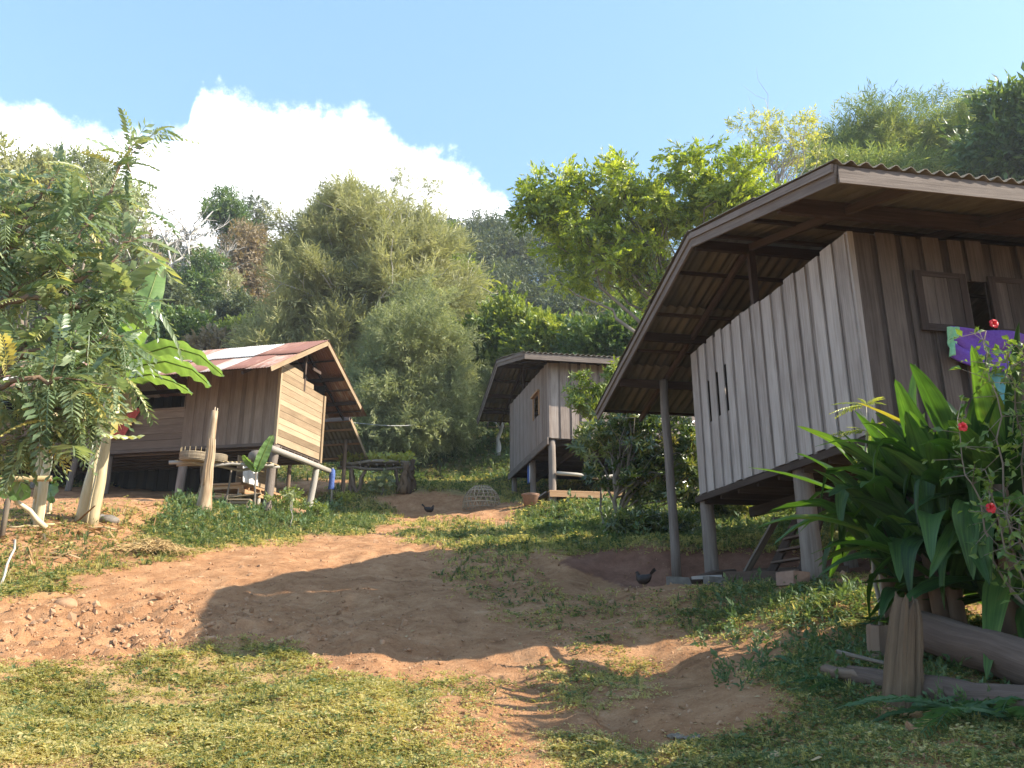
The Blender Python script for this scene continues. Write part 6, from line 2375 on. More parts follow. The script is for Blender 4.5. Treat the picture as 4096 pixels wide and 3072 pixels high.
def hen(label, px, py, D, face, size, seed):
    rng = np.random.default_rng(seed)
    c = gp(px, py, D)
    root = thing('hen', c, label, 'hen')
    f = nrm(np.array([cos(face), sin(face), 0]))
    s = np.array([-f[1], f[0], 0])
    # one loft: tail, rump, breast, neck, head
    sp = [(-0.58, 0.86, 0.04, 0.04), (-0.48, 0.78, 0.10, 0.16), (-0.36, 0.68, 0.18, 0.24), (-0.20, 0.60, 0.27, 0.30), (0.0, 0.56, 0.32, 0.33), (0.18, 0.58, 0.30, 0.32), (0.32, 0.68, 0.22, 0.25), (0.39, 0.82, 0.14, 0.16), (0.42, 0.94, 0.10, 0.11), (0.46, 1.02, 0.10, 0.10), (0.54, 1.01, 0.055, 0.055), (0.62, 0.98, 0.008, 0.01)]
    m = 14
    th = np.arange(m) * 2 * pi / m
    P = np.array([c + (f * a + ZV * z) * size for a, z, _, _ in sp])
    T = nrm(np.gradient(P, axis=0))
    up = nrm(np.cross(s, T))
    up = np.where((up @ ZV)[:, None] < -0.2, -up, up)
    V = np.array([P[i] + (s * np.cos(th)[:, None] * sp[i][2] + up[i] * np.sin(th)[:, None] * sp[i][3]) * size for i in range(len(sp))])
    i = np.arange(len(sp) - 1)[:, None] * m
    j = np.arange(m)[None, :]
    q = np.stack([i + j, i + (j + 1) % m, i + m + (j + 1) % m, i + m + j], -1).reshape(-1, 4)
    mb = MB(seed)
    mb.raw(V.reshape(-1, 3), q, tint=0.4)
    mb.build('body', MAT['hen'], root, smooth=True)
    mb = MB(seed + 1)
    for k in range(7):
        a = (k - 3) * 0.1
        b0 = c + (f * -0.45 + ZV * 0.78) * size
        d = -f * 0.75 + ZV * (0.75 + 0.1 * (3 - abs(k - 3))) + s * a * 1.2
        K = [b0, b0 + d * 0.2 * size, b0 + d * 0.36 * size - f * 0.04 * size, b0 + d * 0.44 * size - f * 0.10 * size]
        blade_leaf(mb, K, 0.11 * size, f + ZV * 0.8, rng, n=7, fold=0.1, m=2)
    mb.build('tail', MAT['hen'], root, smooth=True)
    for sd in (-1, 1):
        mb = MB(seed + 2)
        h = c + (s * sd * 0.10 + f * 0.02 + ZV * 0.36) * size
        k = c + (s * sd * 0.10 - f * 0.03 + ZV * 0.2) * size
        t = c + (s * sd * 0.10 + f * 0.01) * size
        mb.tube([h, k, t], np.array([0.05, 0.025, 0.02]) * size, 6)
        for w in (-0.5, 0, 0.5):
            mb.tube([t + ZV * 0.015 * size, t + (f + s * w) * 0.12 * size + ZV * 0.01 * size], np.array([0.016, 0.008]) * size, 5)
        mb.build('leg', MAT['straw'], root, smooth=True)
    mb = MB(seed + 3)
    hb = c + (f * 0.43 + ZV * 1.06) * size
    K = np.array([[hb + f * x * size + ZV * z * size + s * y * size for y in (-0.012, 0.012)] for x, z in ((-0.06, 0.0), (-0.04, 0.07), (0.0, 0.05), (0.03, 0.08), (0.07, 0.04), (0.09, -0.01))])
    mb.grid(K)
    mb.build('comb', MAT['comb'], root)


hen('black hen pecking about below the bank by the right house', 644, 589, 13.2, 2.4, 0.25, 591)
hen('dark brown hen crossing the shaded top of the path', 429, 514.5, 26.9, 0.2, 0.29, 597)


# ------------------------------------------------------------------ under and beside the right house
def ladder():
    D0 = 13.0
    a0, a1 = gp(763, 570, 13.6), at(809, 496, 13.0)
    b0, b1 = gp(796, 566, 12.6), at(826, 497, 12.3)
    root = thing('step_ladder', a0, 'steep dark ladder with plank treads under the right house', 'ladder')
    for a, b in ((a0, a1), (b0, b1)):
        mb = MB(601)
        mb.beam(a - ZV * 0.03, b, 0.05, 0.13, tint=0.4)
        mb.build('stringer', MAT['frame_red'], root)
    for k in np.linspace(0.12, 0.92, 7):
        mb = MB(602)
        p, q_ = a0 + (a1 - a0) * k, b0 + (b1 - b0) * k
        mb.beam(p, np.array([q_[0], q_[1], p[2]]), 0.15, 0.03, tint=0.5)
        mb.build('tread', MAT['old_log'], root)


ladder()
a, b = gp(741.5, 572, 14.6), at(777, 518, 13.6)
mb = MB(611)
mb.beam(a, b, 0.12, 0.04, tint=0.5, skew=0.003)
tag(mb.build('leaning_plank', MAT['post'], None, origin=a), 'grey plank leaning left of the big stilt under the right house', 'plank')
# bent log and boards lying between the first two posts
a = gp(690, 588, 13.6)
mb = MB(612)
K = [gp(686, 590, 13.5) + ZV * 0.04, at(697, 581, 13.5), at(712, 575, 13.7), at(735, 572, 14.0)]
mb.tube(bend_path(K[0], K[1], mb.rng, 3).tolist() + [K[2].tolist(), K[3].tolist()], [0.07, 0.08, 0.08, 0.07, 0.05], 9, tint=0.2, wob=0.06)
tag(mb.build('bent_log', MAT['old_log'], None, smooth=True, origin=a), 'bent dark log lying against the corner post of the right house', 'log')
for i, (px0, py0, px1, py1, D, lab) in enumerate(((692, 585, 722, 581, 13.3, 'short pale board lying between the two front posts of the right house'), (725, 586, 800, 584, 13.2, 'long dark plank edging the earth floor under the right house'),
                                                  (745, 578, 850, 578, 14.6, 'old plank lying at the ladder foot under the right house'))):
    a, b = gp(px0, py0, D), gp(px1, py1, D - 0.2 * i)
    mb = MB(620 + i)
    mb.beam(a + ZV * 0.10, b + ZV * 0.10, 0.08, 0.16 if i else 0.05, tint=0.3 + 0.3 * (i == 0), skew=0.004)
    tag(mb.build('loose_plank', MAT['old_log' if i else 'board_grey'], None, origin=a), lab, 'plank')
for i, (px, py, D, r) in enumerate(((679, 590, 13.4, 0.13), (715, 590, 13.2, 0.11), (795, 586, 11.2, 0.14))):
    c = gp(px, py, D)
    rng = np.random.default_rng(630 + i)
    mb = MB(630 + i)
    mb.box(c + ZV * r * 0.45, nrm([1, 0.3 * i, 0]), nrm([-0.3 * i, 1, 0]), ZV, r * 1.3, r, r * 0.6, tint=0.5, skew=0.014)
    tag(mb.build('footing_stone', MAT['terracotta' if i == 2 else 'pot'], None, origin=c), ('brown stone block at the foot of the thin eave post', 'stone block beside the corner post foot of the right house', 'reddish footing slab beside the big stilt')[i], 'stone')


# bedding hung out of the window
def cloth_panel(name, label, corners, mat, folds, seed, amp=0.05, out=-UH, off=0.1, n=24, cat='cloth', sag=0.0, thick=0.012):
    """corners: four pixels TL, TR, BR, BL on the eave wall"""
    q = [PR(0, *onRs(*c)) + out * off for c in corners]
    o = thing(name, (q[0] + q[1]) / 2, label, cat)
    a, b = np.meshgrid(np.linspace(0, 1, n), np.linspace(0, 1, n), indexing='ij')
    a, b = a[..., None], b[..., None]
    G = q[0] * (1 - a) * (1 - b) + q[1] * a * (1 - b) + q[2] * a * b + q[3] * (1 - a) * b
    rng = np.random.default_rng(seed)
    ph = rng.random(4) * 6
    h = np.sin(a * folds + b * 4 + ph[0]) * 0.5 + np.sin(a * folds * 0.45 - b * 7 + ph[1]) * 0.6 + 0.9 * np.exp(-((b - 0.52 - 0.08 * np.sin(a * 5)) / 0.10) ** 2) * -1.2
    G = G + out * (h * amp + amp * 1.5) - ZV * (sag * np.sin(pi * a) * b)
    mb = MB(seed)
    mb.grid(G, thick=thick)
    mb.build('drape', mat, o, smooth=True)
    return o


cloth_panel('purple_blanket', 'thick purple blanket hanging out of the window over the plants', [(941, 331), (1012, 340), (1004, 372), (944, 360)], MAT['purple_cloth'], 9, 641, 0.05, off=0.09, cat='blanket', sag=0.12, thick=0.03)
cloth_panel('green_towel', 'pale green towel hanging left of the purple blanket', [(935, 333), (947, 333), (944.5, 360), (938, 362)], MAT['green_cloth'], 8, 643, 0.025, off=0.16, cat='towel')
cloth_panel('teal_sheet', 'teal sheet hanging under the purple blanket behind the leaves', [(974, 366), (1000, 366), (1006, 412), (984, 412)], MAT['teal_cloth'], 16, 645, 0.02, off=0.05, cat='sheet')


def rough_wood(mb, P, radii, seed, n=13, rough=0.12, jag=0.0, tint=0.5):
    """a weathered length of timber: one irregular cross-section carried along it, ends broken off"""
    rng = np.random.default_rng(seed)
    P = np.asarray(P, float)
    m = len(P)
    T = nrm(np.gradient(P, axis=0))
    ref = np.array([0.31, 0.77, 0.11]) if abs(T[0] @ ZV) > 0.7 else ZV
    A = nrm(np.cross(T, ref))
    B_ = np.cross(T, A)
    th = np.arange(n) * 2 * pi / n + rng.normal(0, 0.10, n)
    sec = 1 + rng.normal(0, rough, n)
    V = []
    for i in range(m):
        s_ = sec * (1 + rng.normal(0, rough * 0.12, n))
        V.append(P[i] + (A[i] * np.cos(th)[:, None] + B_[i] * np.sin(th)[:, None]) * (s_ * radii[i])[:, None])
    V = np.array(V)
    if jag:
        V[-1] += T[-1] * rng.uniform(-jag, jag, n)[:, None]
    i = np.arange(m - 1)[:, None] * n
    j_ = np.arange(n)[None, :]
    q = np.stack([i + j_, i + (j_ + 1) % n, i + n + (j_ + 1) % n, i + n + j_], -1).reshape(-1, 4)
    ln = np.concatenate([[0], np.cumsum(np.linalg.norm(np.diff(P, axis=0), axis=1))])
    o = rng.random(3) * 30
    g = np.stack([np.repeat(ln, n), np.tile(np.cos(th), m) * 0.12, np.tile(np.sin(th), m) * 0.12], -1) + o
    Vf = np.vstack([V.reshape(-1, 3), V[0].mean(0), V[-1].mean(0) - T[-1] * jag * 0.6])
    g = np.vstack([g, o, o + 1])
    a, b = m * n, m * n + 1
    jj = np.arange(n)
    tris = np.vstack([np.stack([np.full(n, a), (jj + 1) % n, jj], -1), np.stack([np.full(n, b), (m - 1) * n + jj, (m - 1) * n + (jj + 1) % n], -1)])
    mb.raw(Vf, q, tris, tint, g)


def old_log(name, label, a, b, r0, r1, mat, seed, n=9, wob=0.006):
    mb = MB(seed)
    rough_wood(mb, bend_path(a, b, np.random.default_rng(seed), n, wob=wob), np.linspace(r0, r1, n), seed, 18, 0.035, 0.02, 0.4)
    o = mb.build(name, mat, None, smooth=True, origin=a)
    return tag(o, label, 'log')


old_log('fallen_log', 'big smooth brown log lying behind the split stump', gp(912, 655, 7.4) + ZV * 0.20, gp(1075, 685, 6.4) + ZV * 0.16, 0.15, 0.16, MAT['old_log'], 651)
old_log('fallen_log', 'thinner cracked log lying below the big one across the bank', gp(850, 672, 7.0) + ZV * 0.05, gp(1075, 700, 5.9) + ZV * 0.08, 0.075, 0.12, MAT['old_log'], 652)
old_log('fallen_log', 'short reddish branch on the bank left of the split stump', gp(824, 668, 7.1) + ZV * 0.04, gp(872, 672, 6.8) + ZV * 0.05, 0.045, 0.04, MAT['bark_red'], 653)
old_log('fallen_log', 'thin dry pole lying over the weeds left of the stump', gp(838, 655, 7.4) + ZV * 0.10, gp(885, 664, 6.9) + ZV * 0.12, 0.018, 0.014, MAT['bark'], 654)
rng = np.random.default_rng(661)
c = gp(898, 697, 6.4)
stp = thing('split_stump', c, 'leaning split wooden stump post in front of the fallen logs', 'stump')
t = at(906, 602, 6.5)
mb = MB(662)
P = bend_path(c - ZV * 0.1, t, rng, 9, wob=0.001)
rough_wood(mb, P, np.array([0.13, 0.12, 0.112, 0.108, 0.105, 0.102, 0.098, 0.09, 0.075]), 662, 26, 0.13, 0.07)
mb.build('stump_wood', MAT['stump'], stp)
mb = MB(663)
for k in range(5):
    an = k * 1.3
    o = np.array([cos(an), sin(an), 0]) * 0.07
    mb.tube([P[6] + o, P[7] + o, P[8] + o * 0.8 + ZV * rng.uniform(0.0, 0.08)], [0.02, 0.02, 0.004], 4, tint=rng.random(), wob=0.1)
mb.build('splinter', MAT['stump'], stp)['kind'] = 'stuff'
c = gp(884, 668, 7.4)
mb = MB(664)
rough_wood(mb, bend_path(c - ZV * 0.1, at(881, 625, 7.4), rng, 6, wob=0.006), [0.12, 0.11, 0.10, 0.10, 0.10, 0.10], 664, 13, 0.08, 0.01)
tag(mb.build('cut_stump', MAT['bark_red'], None, origin=c), 'short reddish cut stump just behind the split stump', 'stump')
# pale slender trunk with flaking crown base, left of the strap leaves
c = gp(893, 628, 8.6)
tr = thing('slender_dead_tree', c, 'pale slender trunk with a frayed brown head beside the strap leaves', 'trunk')
mb = MB(665)
mb.tube(bend_path(c - ZV * 0.1, at(880, 500, 8.6), rng, 9, wob=0.02), np.linspace(0.075, 0.05, 9), 10, tint=0.6, wob=0.05)
mb.build('trunk', MAT['bark_pale'], tr, smooth=True)
mb = MB(666)
for k in range(16):
    an = k * 0.8
    o = np.array([cos(an), sin(an), 0])
    b0 = at(880, 512, 8.6)
    mb.tube([b0 + o * 0.05 - ZV * 0.12, b0 + o * 0.10, b0 + o * 0.13 + ZV * rng.uniform(0.1, 0.25)], [0.012, 0.022, 0.006], 5, tint=rng.random())
mb.build('frayed_sheath', MAT['stump'], tr, smooth=True)['kind'] = 'stuff'

# ------------------------------------------------------------------ left corner: bamboo, cut leaf, sticks, straw
a, b = at(-30, 479.5, 16.9), at(52, 478.5, 16.7)
bp = thing('bamboo_pole', a, 'thick hollow bamboo pole jutting in from the left edge', 'bamboo pole')
mb = MB(671)
t = np.linspace(0, 1, 13)[:, None]
P = a + (b - a) * t
r = np.where(np.arange(13) % 6 == 3, 0.056, 0.052)
mb.tube(P, r, 16, tint=0.6, cap=False)
mb.tube(P, r * 0.82, 16, tint=0.9, cap=False)
th = np.arange(16) * 2 * pi / 16
mb.build('culm', MAT['bamboo'], bp, smooth=True)
mb = MB(672)
d = nrm(b - a)
mb.lathe(b, [(0.043, -0.002), (0.043, 0.0), (0.0525, 0.0), (0.0525, -0.002)], 20, tint=0.9, axis=d)
mb.build('cut_rim', MAT['pale_pole'], bp)
mb = MB(673)
g = gp(6, 512, 17.0)
mb.tube([g - ZV * 0.1, np.array([g[0], g[1], a[2] - 0.05])], [0.05, 0.045], 8)
tag(mb.build('prop_stake', MAT['bark'], None, smooth=True, origin=g), 'short dark stake propping the bamboo pole at far left', 'stake')
cl = thing('cut_banana_leaf', gp(40, 512, 17.0), 'cut banana leaf with a thick pale stalk leaning on the bank', 'leaf')
mb = MB(674)
mb.tube(bend_path(at(0, 484, 17.0), gp(49, 508, 17.2) + ZV * 0.03, np.random.default_rng(3), 6, wob=0.01), np.linspace(0.03, 0.055, 6), 9, tint=0.9)
mb.build('leaf_stalk', MAT['banana_stem'], cl, smooth=True)
mb = MB(675)
blade_leaf(mb, [at(30, 497, 17.0), at(14, 489, 16.9), at(-6, 484, 16.9), at(-24, 488, 16.9)], 0.42, (0.3, -0.5, 0.9), np.random.default_rng(4), n=18, tint=0.5)
mb.build('leaf_blade', LEAF['banana'], cl, smooth=True)
for i, (p, q_, r, m, lab) in enumerate((((2, 577, 14.2), (15, 540, 15.0), 0.018, 'bark_pale', 'whitish stick standing aslant on the left bank'), ((8, 523, 17.6), (56, 516, 17.4), 0.025, 'bamboo', 'pale curved stalk lying on the mulch below the cut leaf'),
                                        ((86, 528, 17.4), (118, 526, 17.2), 0.015, 'bamboo', 'short straw-coloured stalk on the mulch below the twin stems'))):
    a = gp(*p) + ZV * 0.02
    b = at(*q_) if i == 0 else gp(*q_) + ZV * 0.06
    mb = MB(680 + i)
    mb.tube(bend_path(a, b, np.random.default_rng(680 + i), 6, wob=0.02), r, 7, tint=0.8)
    tag(mb.build('dry_stick', MAT[m], None, smooth=True, origin=a), lab, 'stick')
rng = np.random.default_rng(685)
c = gp(153, 549, 15.9)
mb = MB(686)
for k in range(520):
    an = rng.random() * 6.28
    r_ = abs(rng.normal(0, 0.26))
    h = 0.24 * max(0, 1 - r_ / 0.6) * rng.random()
    q_ = c + np.array([cos(an) * r_ * 1.5, sin(an) * r_ * 0.8, h + 0.01])
    d = nrm([cos(an) + rng.normal(0, 0.6), sin(an) * 0.7 + rng.normal(0, 0.6), rng.normal(-0.15, 0.25)])
    L = rng.uniform(0.12, 0.34)
    mb.tube([q_ - d * L / 2, q_ + ZV * 0.03, q_ + d * L / 2], [0.005, 0.006, 0.003], 4, tint=rng.random(), cap=False)
tag(mb.build('straw_heap', MAT['straw'], None, origin=c), 'tawny heap of dry straw at the foot of the left bank', 'straw heap')
for i, (px, py, D, r, lab) in enumerate(((101, 506, 18.2, 0.14, 'grey rounded stone right of the twin banana stems'), (111, 507, 18.0, 0.16, 'pale rounded stone, right one of the pair by the banana stems'),
                                         (66, 600, 12.6, 0.13, 'large half-buried earth lump on the left edge of the path'), (298, 517, 24.9, 0.26, 'reddish boulder at the foot of the pale hut stilt'))):
    c = gp(px, py, D)
    rng = np.random.default_rng(690 + i)
    me_b = MB(690 + i)
    n_, m_ = 12, 8
    V = []
    for a in range(m_ + 1):
        ph = -pi / 2 + pi * a / m_
        for b_ in range(n_):
            th_ = b_ * 2 * pi / n_
            k = 1 + 0.22 * (vnoise(cos(th_) * 2 + 7 * i, sin(th_) * 2 + a * 0.6, 5) - 0.5)
            V.append(c + np.array([cos(th_) * cos(ph) * r * 1.25 * k, sin(th_) * cos(ph) * r * k, sin(ph) * r * 0.7 * k + r * 0.3]))
    ii = np.arange(m_)[:, None] * n_
    jj = np.arange(n_)[None, :]
    me_b.raw(np.array(V), np.stack([ii + jj, ii + (jj + 1) % n_, ii + n_ + (jj + 1) % n_, ii + n_ + jj], -1).reshape(-1, 4), tint=0.5)
    tag(me_b.build('stone', MAT['clod' if i > 1 else 'pot'], None, smooth=True, origin=c), lab, 'stone')

# little plants by the hut corner
for i, (lab, foot, e, lf, s) in enumerate((('low leafy bush between the hut corner stilt and the pale stilt', (285, 516, 24.4), (0, 0, 0.45, 0.5, 0.4, 0.38), 'bright', 0.16), ('tiny bright weed right of the pale hut stilt', (318, 516, 24.6), (0, 0, 0.25, 0.25, 0.2, 0.24), 'bright', 0.14),
                                           ('yellow-flowering weed on the bank beside the blue garment', (346, 497, 28.5), (0, 0, 0.2, 0.3, 0.25, 0.16), 'yellow', 0.14))):
    tree('weed', lab, 'weed', gp(*foot), [e], lf, 'bark', 22, 0.12, 10, 'spray_broad', s, 0.012, seed=700 + i, n_limb=8)
b = gp(290, 527, 21.5)
tree('sapling', 'thin stake-like sapling with a few top leaves before the hut', 'tree', b, [(0.02, 0, 0.72, 0.12, 0.12, 0.12)], 'feather', 'bark_pale', 6, 0.07, 6, 'broad', 0.14, 0.018, seed=705, n_limb=3, top=(0.03, 0, 0.75))

# ------------------------------------------------------------------ ground cover
def tpl_tuft(n=7, seed=1, spread=0.55, wid=0.055, h0=0.6, h1=1.1):
    r = np.random.default_rng(seed)
    V, F = [], []
    for k in range(n):
        a = r.random() * 6.28
        o = np.array([cos(a), sin(a), 0])
        s = np.array([-o[1], o[0], 0]) * wid * r.uniform(0.6, 1.3)
        b = o * r.uniform(0, 0.22)
        h = r.uniform(h0, h1)
        ln = r.uniform(0.2, 1.0) * spread
        m = b + o * ln * 0.35 + ZV * h * 0.6
        t = b + o * ln + ZV * h * r.uniform(0.75, 1.0)
        i = len(V)
        V += [b - s, b + s, m + s * 0.7, m - s * 0.7, t]
        F += [[i, i + 1, i + 2], [i, i + 2, i + 3], [i + 3, i + 2, i + 4]]
    return np.array(V), np.array(F)


def tpl_herb(n=9, seed=2):
    """a creeping weed: small oval leaves on short stalks"""
    r = np.random.default_rng(seed)
    lf = (np.array([[0, 0, 0], [-0.19, 0.26, 0.03], [0, 0.55, -0.05], [0.19, 0.26, 0.03]]), np.array([[0, 2, 1], [0, 3, 2]]))
    ps = []
    for k in range(n):
        a = r.random() * 6.28
        q = r.uniform(0.1, 0.75)
        ps.append((rotv(lf[0], a + r.normal(0, 0.6), r.uniform(-0.2, 0.6), r.normal(0, 0.3), r.uniform(0.6, 1.2), (sin(a) * q, cos(a) * q, r.uniform(0.1, 0.55))), lf[1]))
    return combine(ps)


def cover_points(rng, n, dmin, dmax, power=1.6, a0=-37, a1=37):
    u = rng.random(n)
    p = 1 - power
    D = (dmin ** p + u * (dmax ** p - dmin ** p)) ** (1 / p)
    A = np.radians(rng.uniform(a0, a1, n))
    x, y = D * np.sin(A), D * np.cos(A)
    return x, y, D


def build_cover():
    rng = np.random.default_rng(801)
    x, y, D = cover_points(rng, 620000, 4.9, 60, 1.95)
    z = ground_z(x, y)
    dens, lush, px, py = ground_masks(x, y, z)
    clump = fbm(x * 2.3, y * 2.3, 3, 61)
    keep = rng.random(len(x)) < np.clip(dens * 1.1 * np.clip((clump - 0.22) * 3.2, 0.12, 1.1), 0, 1)
    keep &= ~((D > 34) & (py < 420))
    x, y, z, D, lush, dens = x[keep], y[keep], z[keep], D[keep], lush[keep], dens[keep]
    isl = rng.random(len(x)) < lush
    herb = rng.random(len(x)) < np.where(D < 14, 0.86, 0.6)
    size = np.clip(0.006 + 0.0050 * D, 0, 0.30) * rng.lognormal(0, 0.28, len(x)) * (1 + 0.25 * isl)
    tufts = [tpl_tuft(7, s) for s in range(4)]
    herbs = [tpl_herb(6, s) for s in range(4)]
    var = rng.integers(0, 4, len(x))
    patch = fbm(x * 0.8, y * 0.8, 3, 71)
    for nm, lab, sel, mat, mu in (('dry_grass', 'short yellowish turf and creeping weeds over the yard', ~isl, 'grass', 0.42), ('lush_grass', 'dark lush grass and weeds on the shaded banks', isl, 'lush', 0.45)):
        lv = Leaves()
        for hb in (0, 1):
            for v in range(4):
                m = sel & (herb == bool(hb)) & (var == v)
                n = int(m.sum())
                if not n:
                    continue
                pos = np.stack([x[m], y[m], z[m] - 0.004], -1)
                d = nrm(np.stack([rng.normal(0, 1, n), rng.normal(0, 1, n), rng.normal(0, 0.08, n)], -1))
                R = frames(d, rng, up=np.tile([0, 0, 1.0], (n, 1)), roll=0.08)
                tint = np.clip(mu + (patch[m] - 0.5) * 0.9 + rng.normal(0, 0.15, n), 0, 1)
                s = size[m] * (0.85 if hb else 1.0)
                V, F, T = scatter(herbs[v] if hb else tufts[v], pos, R, s, tint, rng, 0.08)
                lv.add(V, F, T)
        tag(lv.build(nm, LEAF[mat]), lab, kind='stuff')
    # taller weeds: on the left bank, along the right bank and the dark bank behind the path
    x, y, D = cover_points(rng, 60000, 5, 52, 1.3)
    z = ground_z(x, y)
    dens, lush, px, py = ground_masks(x, y, z)
    A1 = in_poly(px, py, [(150, 540), (170, 500), (200, 494), (330, 500), (360, 512), (300, 530), (230, 538)])
    A2 = in_poly(px, py, [(690, 640), (730, 585), (900, 585), (860, 620), (820, 650), (790, 690), (720, 690)])
    A3 = in_poly(px, py, [(335, 482), (340, 440), (520, 430), (520, 482)])
    A4 = in_poly(px, py, [(520, 534), (560, 505), (720, 495), (900, 500), (900, 535), (620, 536)])
    A5 = in_poly(px, py, [(830, 700), (800, 660), (830, 640), (1100, 640), (1100, 720)])
    A6 = in_poly(px, py, [(470, 548), (640, 528), (900, 525), (900, 545), (640, 550)])
    pr = A1 * 0.75 + A2 * 0.30 + A3 * 0.8 + A4 * 0.55 + A5 * 0.5 + A6 * 0.3
    pr = pr * np.clip((fbm(x * 1.5, y * 1.5, 3, 77) - 0.35) * 4, 0, 1)
    k = rng.random(len(x)) < pr
    x, y, z, D = x[k], y[k], z[k], D[k]
    n = len(x)
    pos = np.stack([x, y, z], -1)
    lv = Leaves()
    var = rng.integers(0, 3, n)
    for v, (tp, s0) in enumerate(((TPL['spray_broad'], 1.0), (TPL['spray'], 1.1), (TPL['whorl'], 0.6))):
        m = var == v
        d = rng.normal(0, 0.5, (int(m.sum()), 3)) + [0, 0, 0.8]
        s = np.clip(0.045 + 0.0085 * D[m], 0, 0.45) * rng.lognormal(0, 0.3, int(m.sum())) * s0
        V, F, T = scatter(tp, pos[m], frames(d, rng), s, np.clip(rng.normal(0.45, 0.2, len(s)), 0, 1), rng)
        lv.add(V, F, T)
    tag(lv.build('weeds', LEAF['weed']), 'leafy weeds growing in tangles on the banks', kind='stuff')


build_cover()


def tpl_lump(seed):
    r = np.random.default_rng(seed)
    g = (1 + 5 ** 0.5) / 2
    V = nrm(np.array([[-1, g, 0], [1, g, 0], [-1, -g, 0], [1, -g, 0], [0, -1, g], [0, 1, g], [0, -1, -g], [0, 1, -g], [g, 0, -1], [g, 0, 1], [-g, 0, -1], [-g, 0, 1]], float))
    F = np.array([[0, 11, 5], [0, 5, 1], [0, 1, 7], [0, 7, 10], [0, 10, 11], [1, 5, 9], [5, 11, 4], [11, 10, 2], [10, 7, 6], [7, 1, 8], [3, 9, 4], [3, 4, 2], [3, 2, 6], [3, 6, 8], [3, 8, 9], [4, 9, 5], [2, 4, 11], [6, 2, 10], [8, 6, 7], [9, 8, 1]])
    return V * r.uniform(0.5, 1.25, (12, 1)) * r.uniform(0.6, 1.25, 3), F


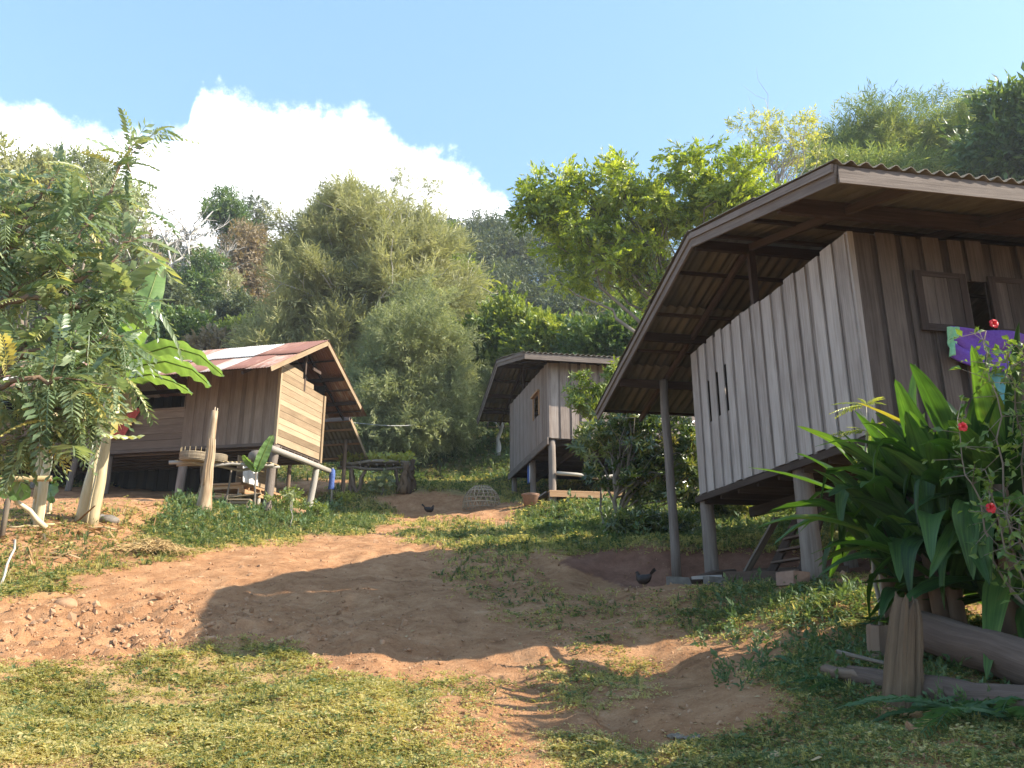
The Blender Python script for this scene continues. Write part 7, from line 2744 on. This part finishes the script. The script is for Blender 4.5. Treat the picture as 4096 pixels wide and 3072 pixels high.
def build_rubble():
    rng = np.random.default_rng(821)
    x, y, D = cover_points(rng, 60000, 4.9, 30, 1.9)
    z = ground_z(x, y)
    dens, lush, px, py = ground_masks(x, y, z)
    dug = np.exp(-(((x + 4.6) / 2.8) ** 2 + ((y - 9.6) / 2.4) ** 2))
    keep = (dens < 0.6) & (rng.random(len(x)) < 0.22 + 0.55 * dug)
    x, y, z, D, dug = x[keep], y[keep], z[keep], D[keep], dug[keep]
    n = len(x)
    s = np.clip(rng.lognormal(-5.0, 0.62, n) * (1 + 0.8 * dug), 0.003, 0.065) * np.clip(D / 9, 0.8, 1.6)
    lv = Leaves()
    var = rng.integers(0, 4, n)
    for v in range(4):
        m = var == v
        k = int(m.sum())
        d = nrm(rng.normal(0, 1, (k, 3)))
        V, F, T = scatter(tpl_lump(v), np.stack([x[m], y[m], z[m] + s[m] * 0.25], -1), frames(d, rng), s[m], rng.random(k), rng, 0.02)
        lv.add(V, F, T)
    tag(lv.build('gravel', MAT['clod']), 'clods and small stones strewn over the red earth', kind='stuff')
    # dry leaves and bits of stalk
    x, y, D = cover_points(rng, 40000, 4.9, 32, 1.7)
    z = ground_z(x, y)
    dens, lush, px, py = ground_masks(x, y, z)
    mulch = in_poly(px, py, [(-60, 570), (-60, 508), (150, 505), (165, 535), (150, 552), (60, 566)])
    bank = in_poly(px, py, [(480, 640), (540, 600), (700, 600), (700, 660), (560, 690)])
    keep = rng.random(len(x)) < (0.055 + 0.8 * mulch + 0.14 * bank)
    x, y, z, D, mulch = x[keep], y[keep], z[keep], D[keep], mulch[keep]
    n = len(x)
    d = np.stack([rng.normal(0, 1, n), rng.normal(0, 1, n), rng.normal(0, 0.12 + 0.35 * mulch, n)], -1)
    lv = Leaves()
    st = rng.random(n) < 0.45
    up = np.tile([0, 0, 1.0], (n, 1))
    strip = (np.array([[-0.02, -0.5, 0], [0.02, -0.5, 0], [0.03, 0, 0.05], [-0.03, 0, 0.05], [0.015, 0.5, 0.0], [-0.015, 0.5, 0.0]]), np.array([[0, 1, 2], [0, 2, 3], [3, 2, 4], [3, 4, 5]]))
    for sel, tp, s0 in ((st, strip, 0.20), (~st, TPL['broad'], 0.07)):
        k = int(sel.sum())
        V, F, T = scatter(tp, np.stack([x[sel], y[sel], z[sel] + 0.012], -1), frames(d[sel], rng, up=up[sel], roll=0.3), s0 * rng.lognormal(0, 0.45, k) * (0.5 + 1.1 * mulch[sel]), np.clip(rng.normal(0.55, 0.25, k), 0, 1), rng, 0.03)
        lv.add(V, F, T)
    tag(lv.build('litter', LEAF['litter']), 'dry leaves and stalks littering the bank and yard', kind='stuff')


build_rubble()
c = gp(672, 731, 6.0)
mb = MB(841)
blade_leaf(mb, [gp(666, 728, 6.1) + ZV * 0.02, gp(677, 731, 6.0) + ZV * 0.03, gp(690, 731, 6.0) + ZV * 0.015, gp(700, 729, 6.05) + ZV * 0.02], 0.06, (0.2, 1, 0.3), np.random.default_rng(5), n=18, wave=0.15, fold=0.3)
tag(mb.build('bark_strip', MAT['bark'], None, origin=c), 'pale curled strip of bark on the shaded near path', 'bark strip')


# ------------------------------------------------------------------ the air
def haze_box():
    mb = MB(901)
    V = np.array([[x, y, z] for x in (-430, 430) for y in (-330, 490) for z in (HAZE_Z0, HAZE_Z1)], float)
    mb.raw(V, BOXF)
    m = bpy.data.materials.new('pale_air')
    m.use_nodes = True
    nt = m.node_tree
    nt.nodes.clear()
    out = nt.nodes.new('ShaderNodeOutputMaterial')
    v = nt.nodes.new('ShaderNodeVolumePrincipled')
    v.inputs['Color'].default_value = (0.82, 0.9, 1.0, 1)
    v.inputs['Density'].default_value = HAZE
    v.inputs['Anisotropy'].default_value = 0.1
    nt.links.new(v.outputs[0], out.inputs['Volume'])
    tag(mb.build('haze', m), 'thin pale haze in the air over the hillside', kind='stuff')


HAZE = 0.0005
zs = [np.array([v.co.z for v in o.data.vertices]) for o in C.objects if o.name == 'ground']
HAZE_Z0 = float(min(z.min() for z in zs)) - 1.0
HAZE_Z1 = 95.0
print('ground z', HAZE_Z0, max(z.max() for z in zs))
if HAZE:
    haze_box()
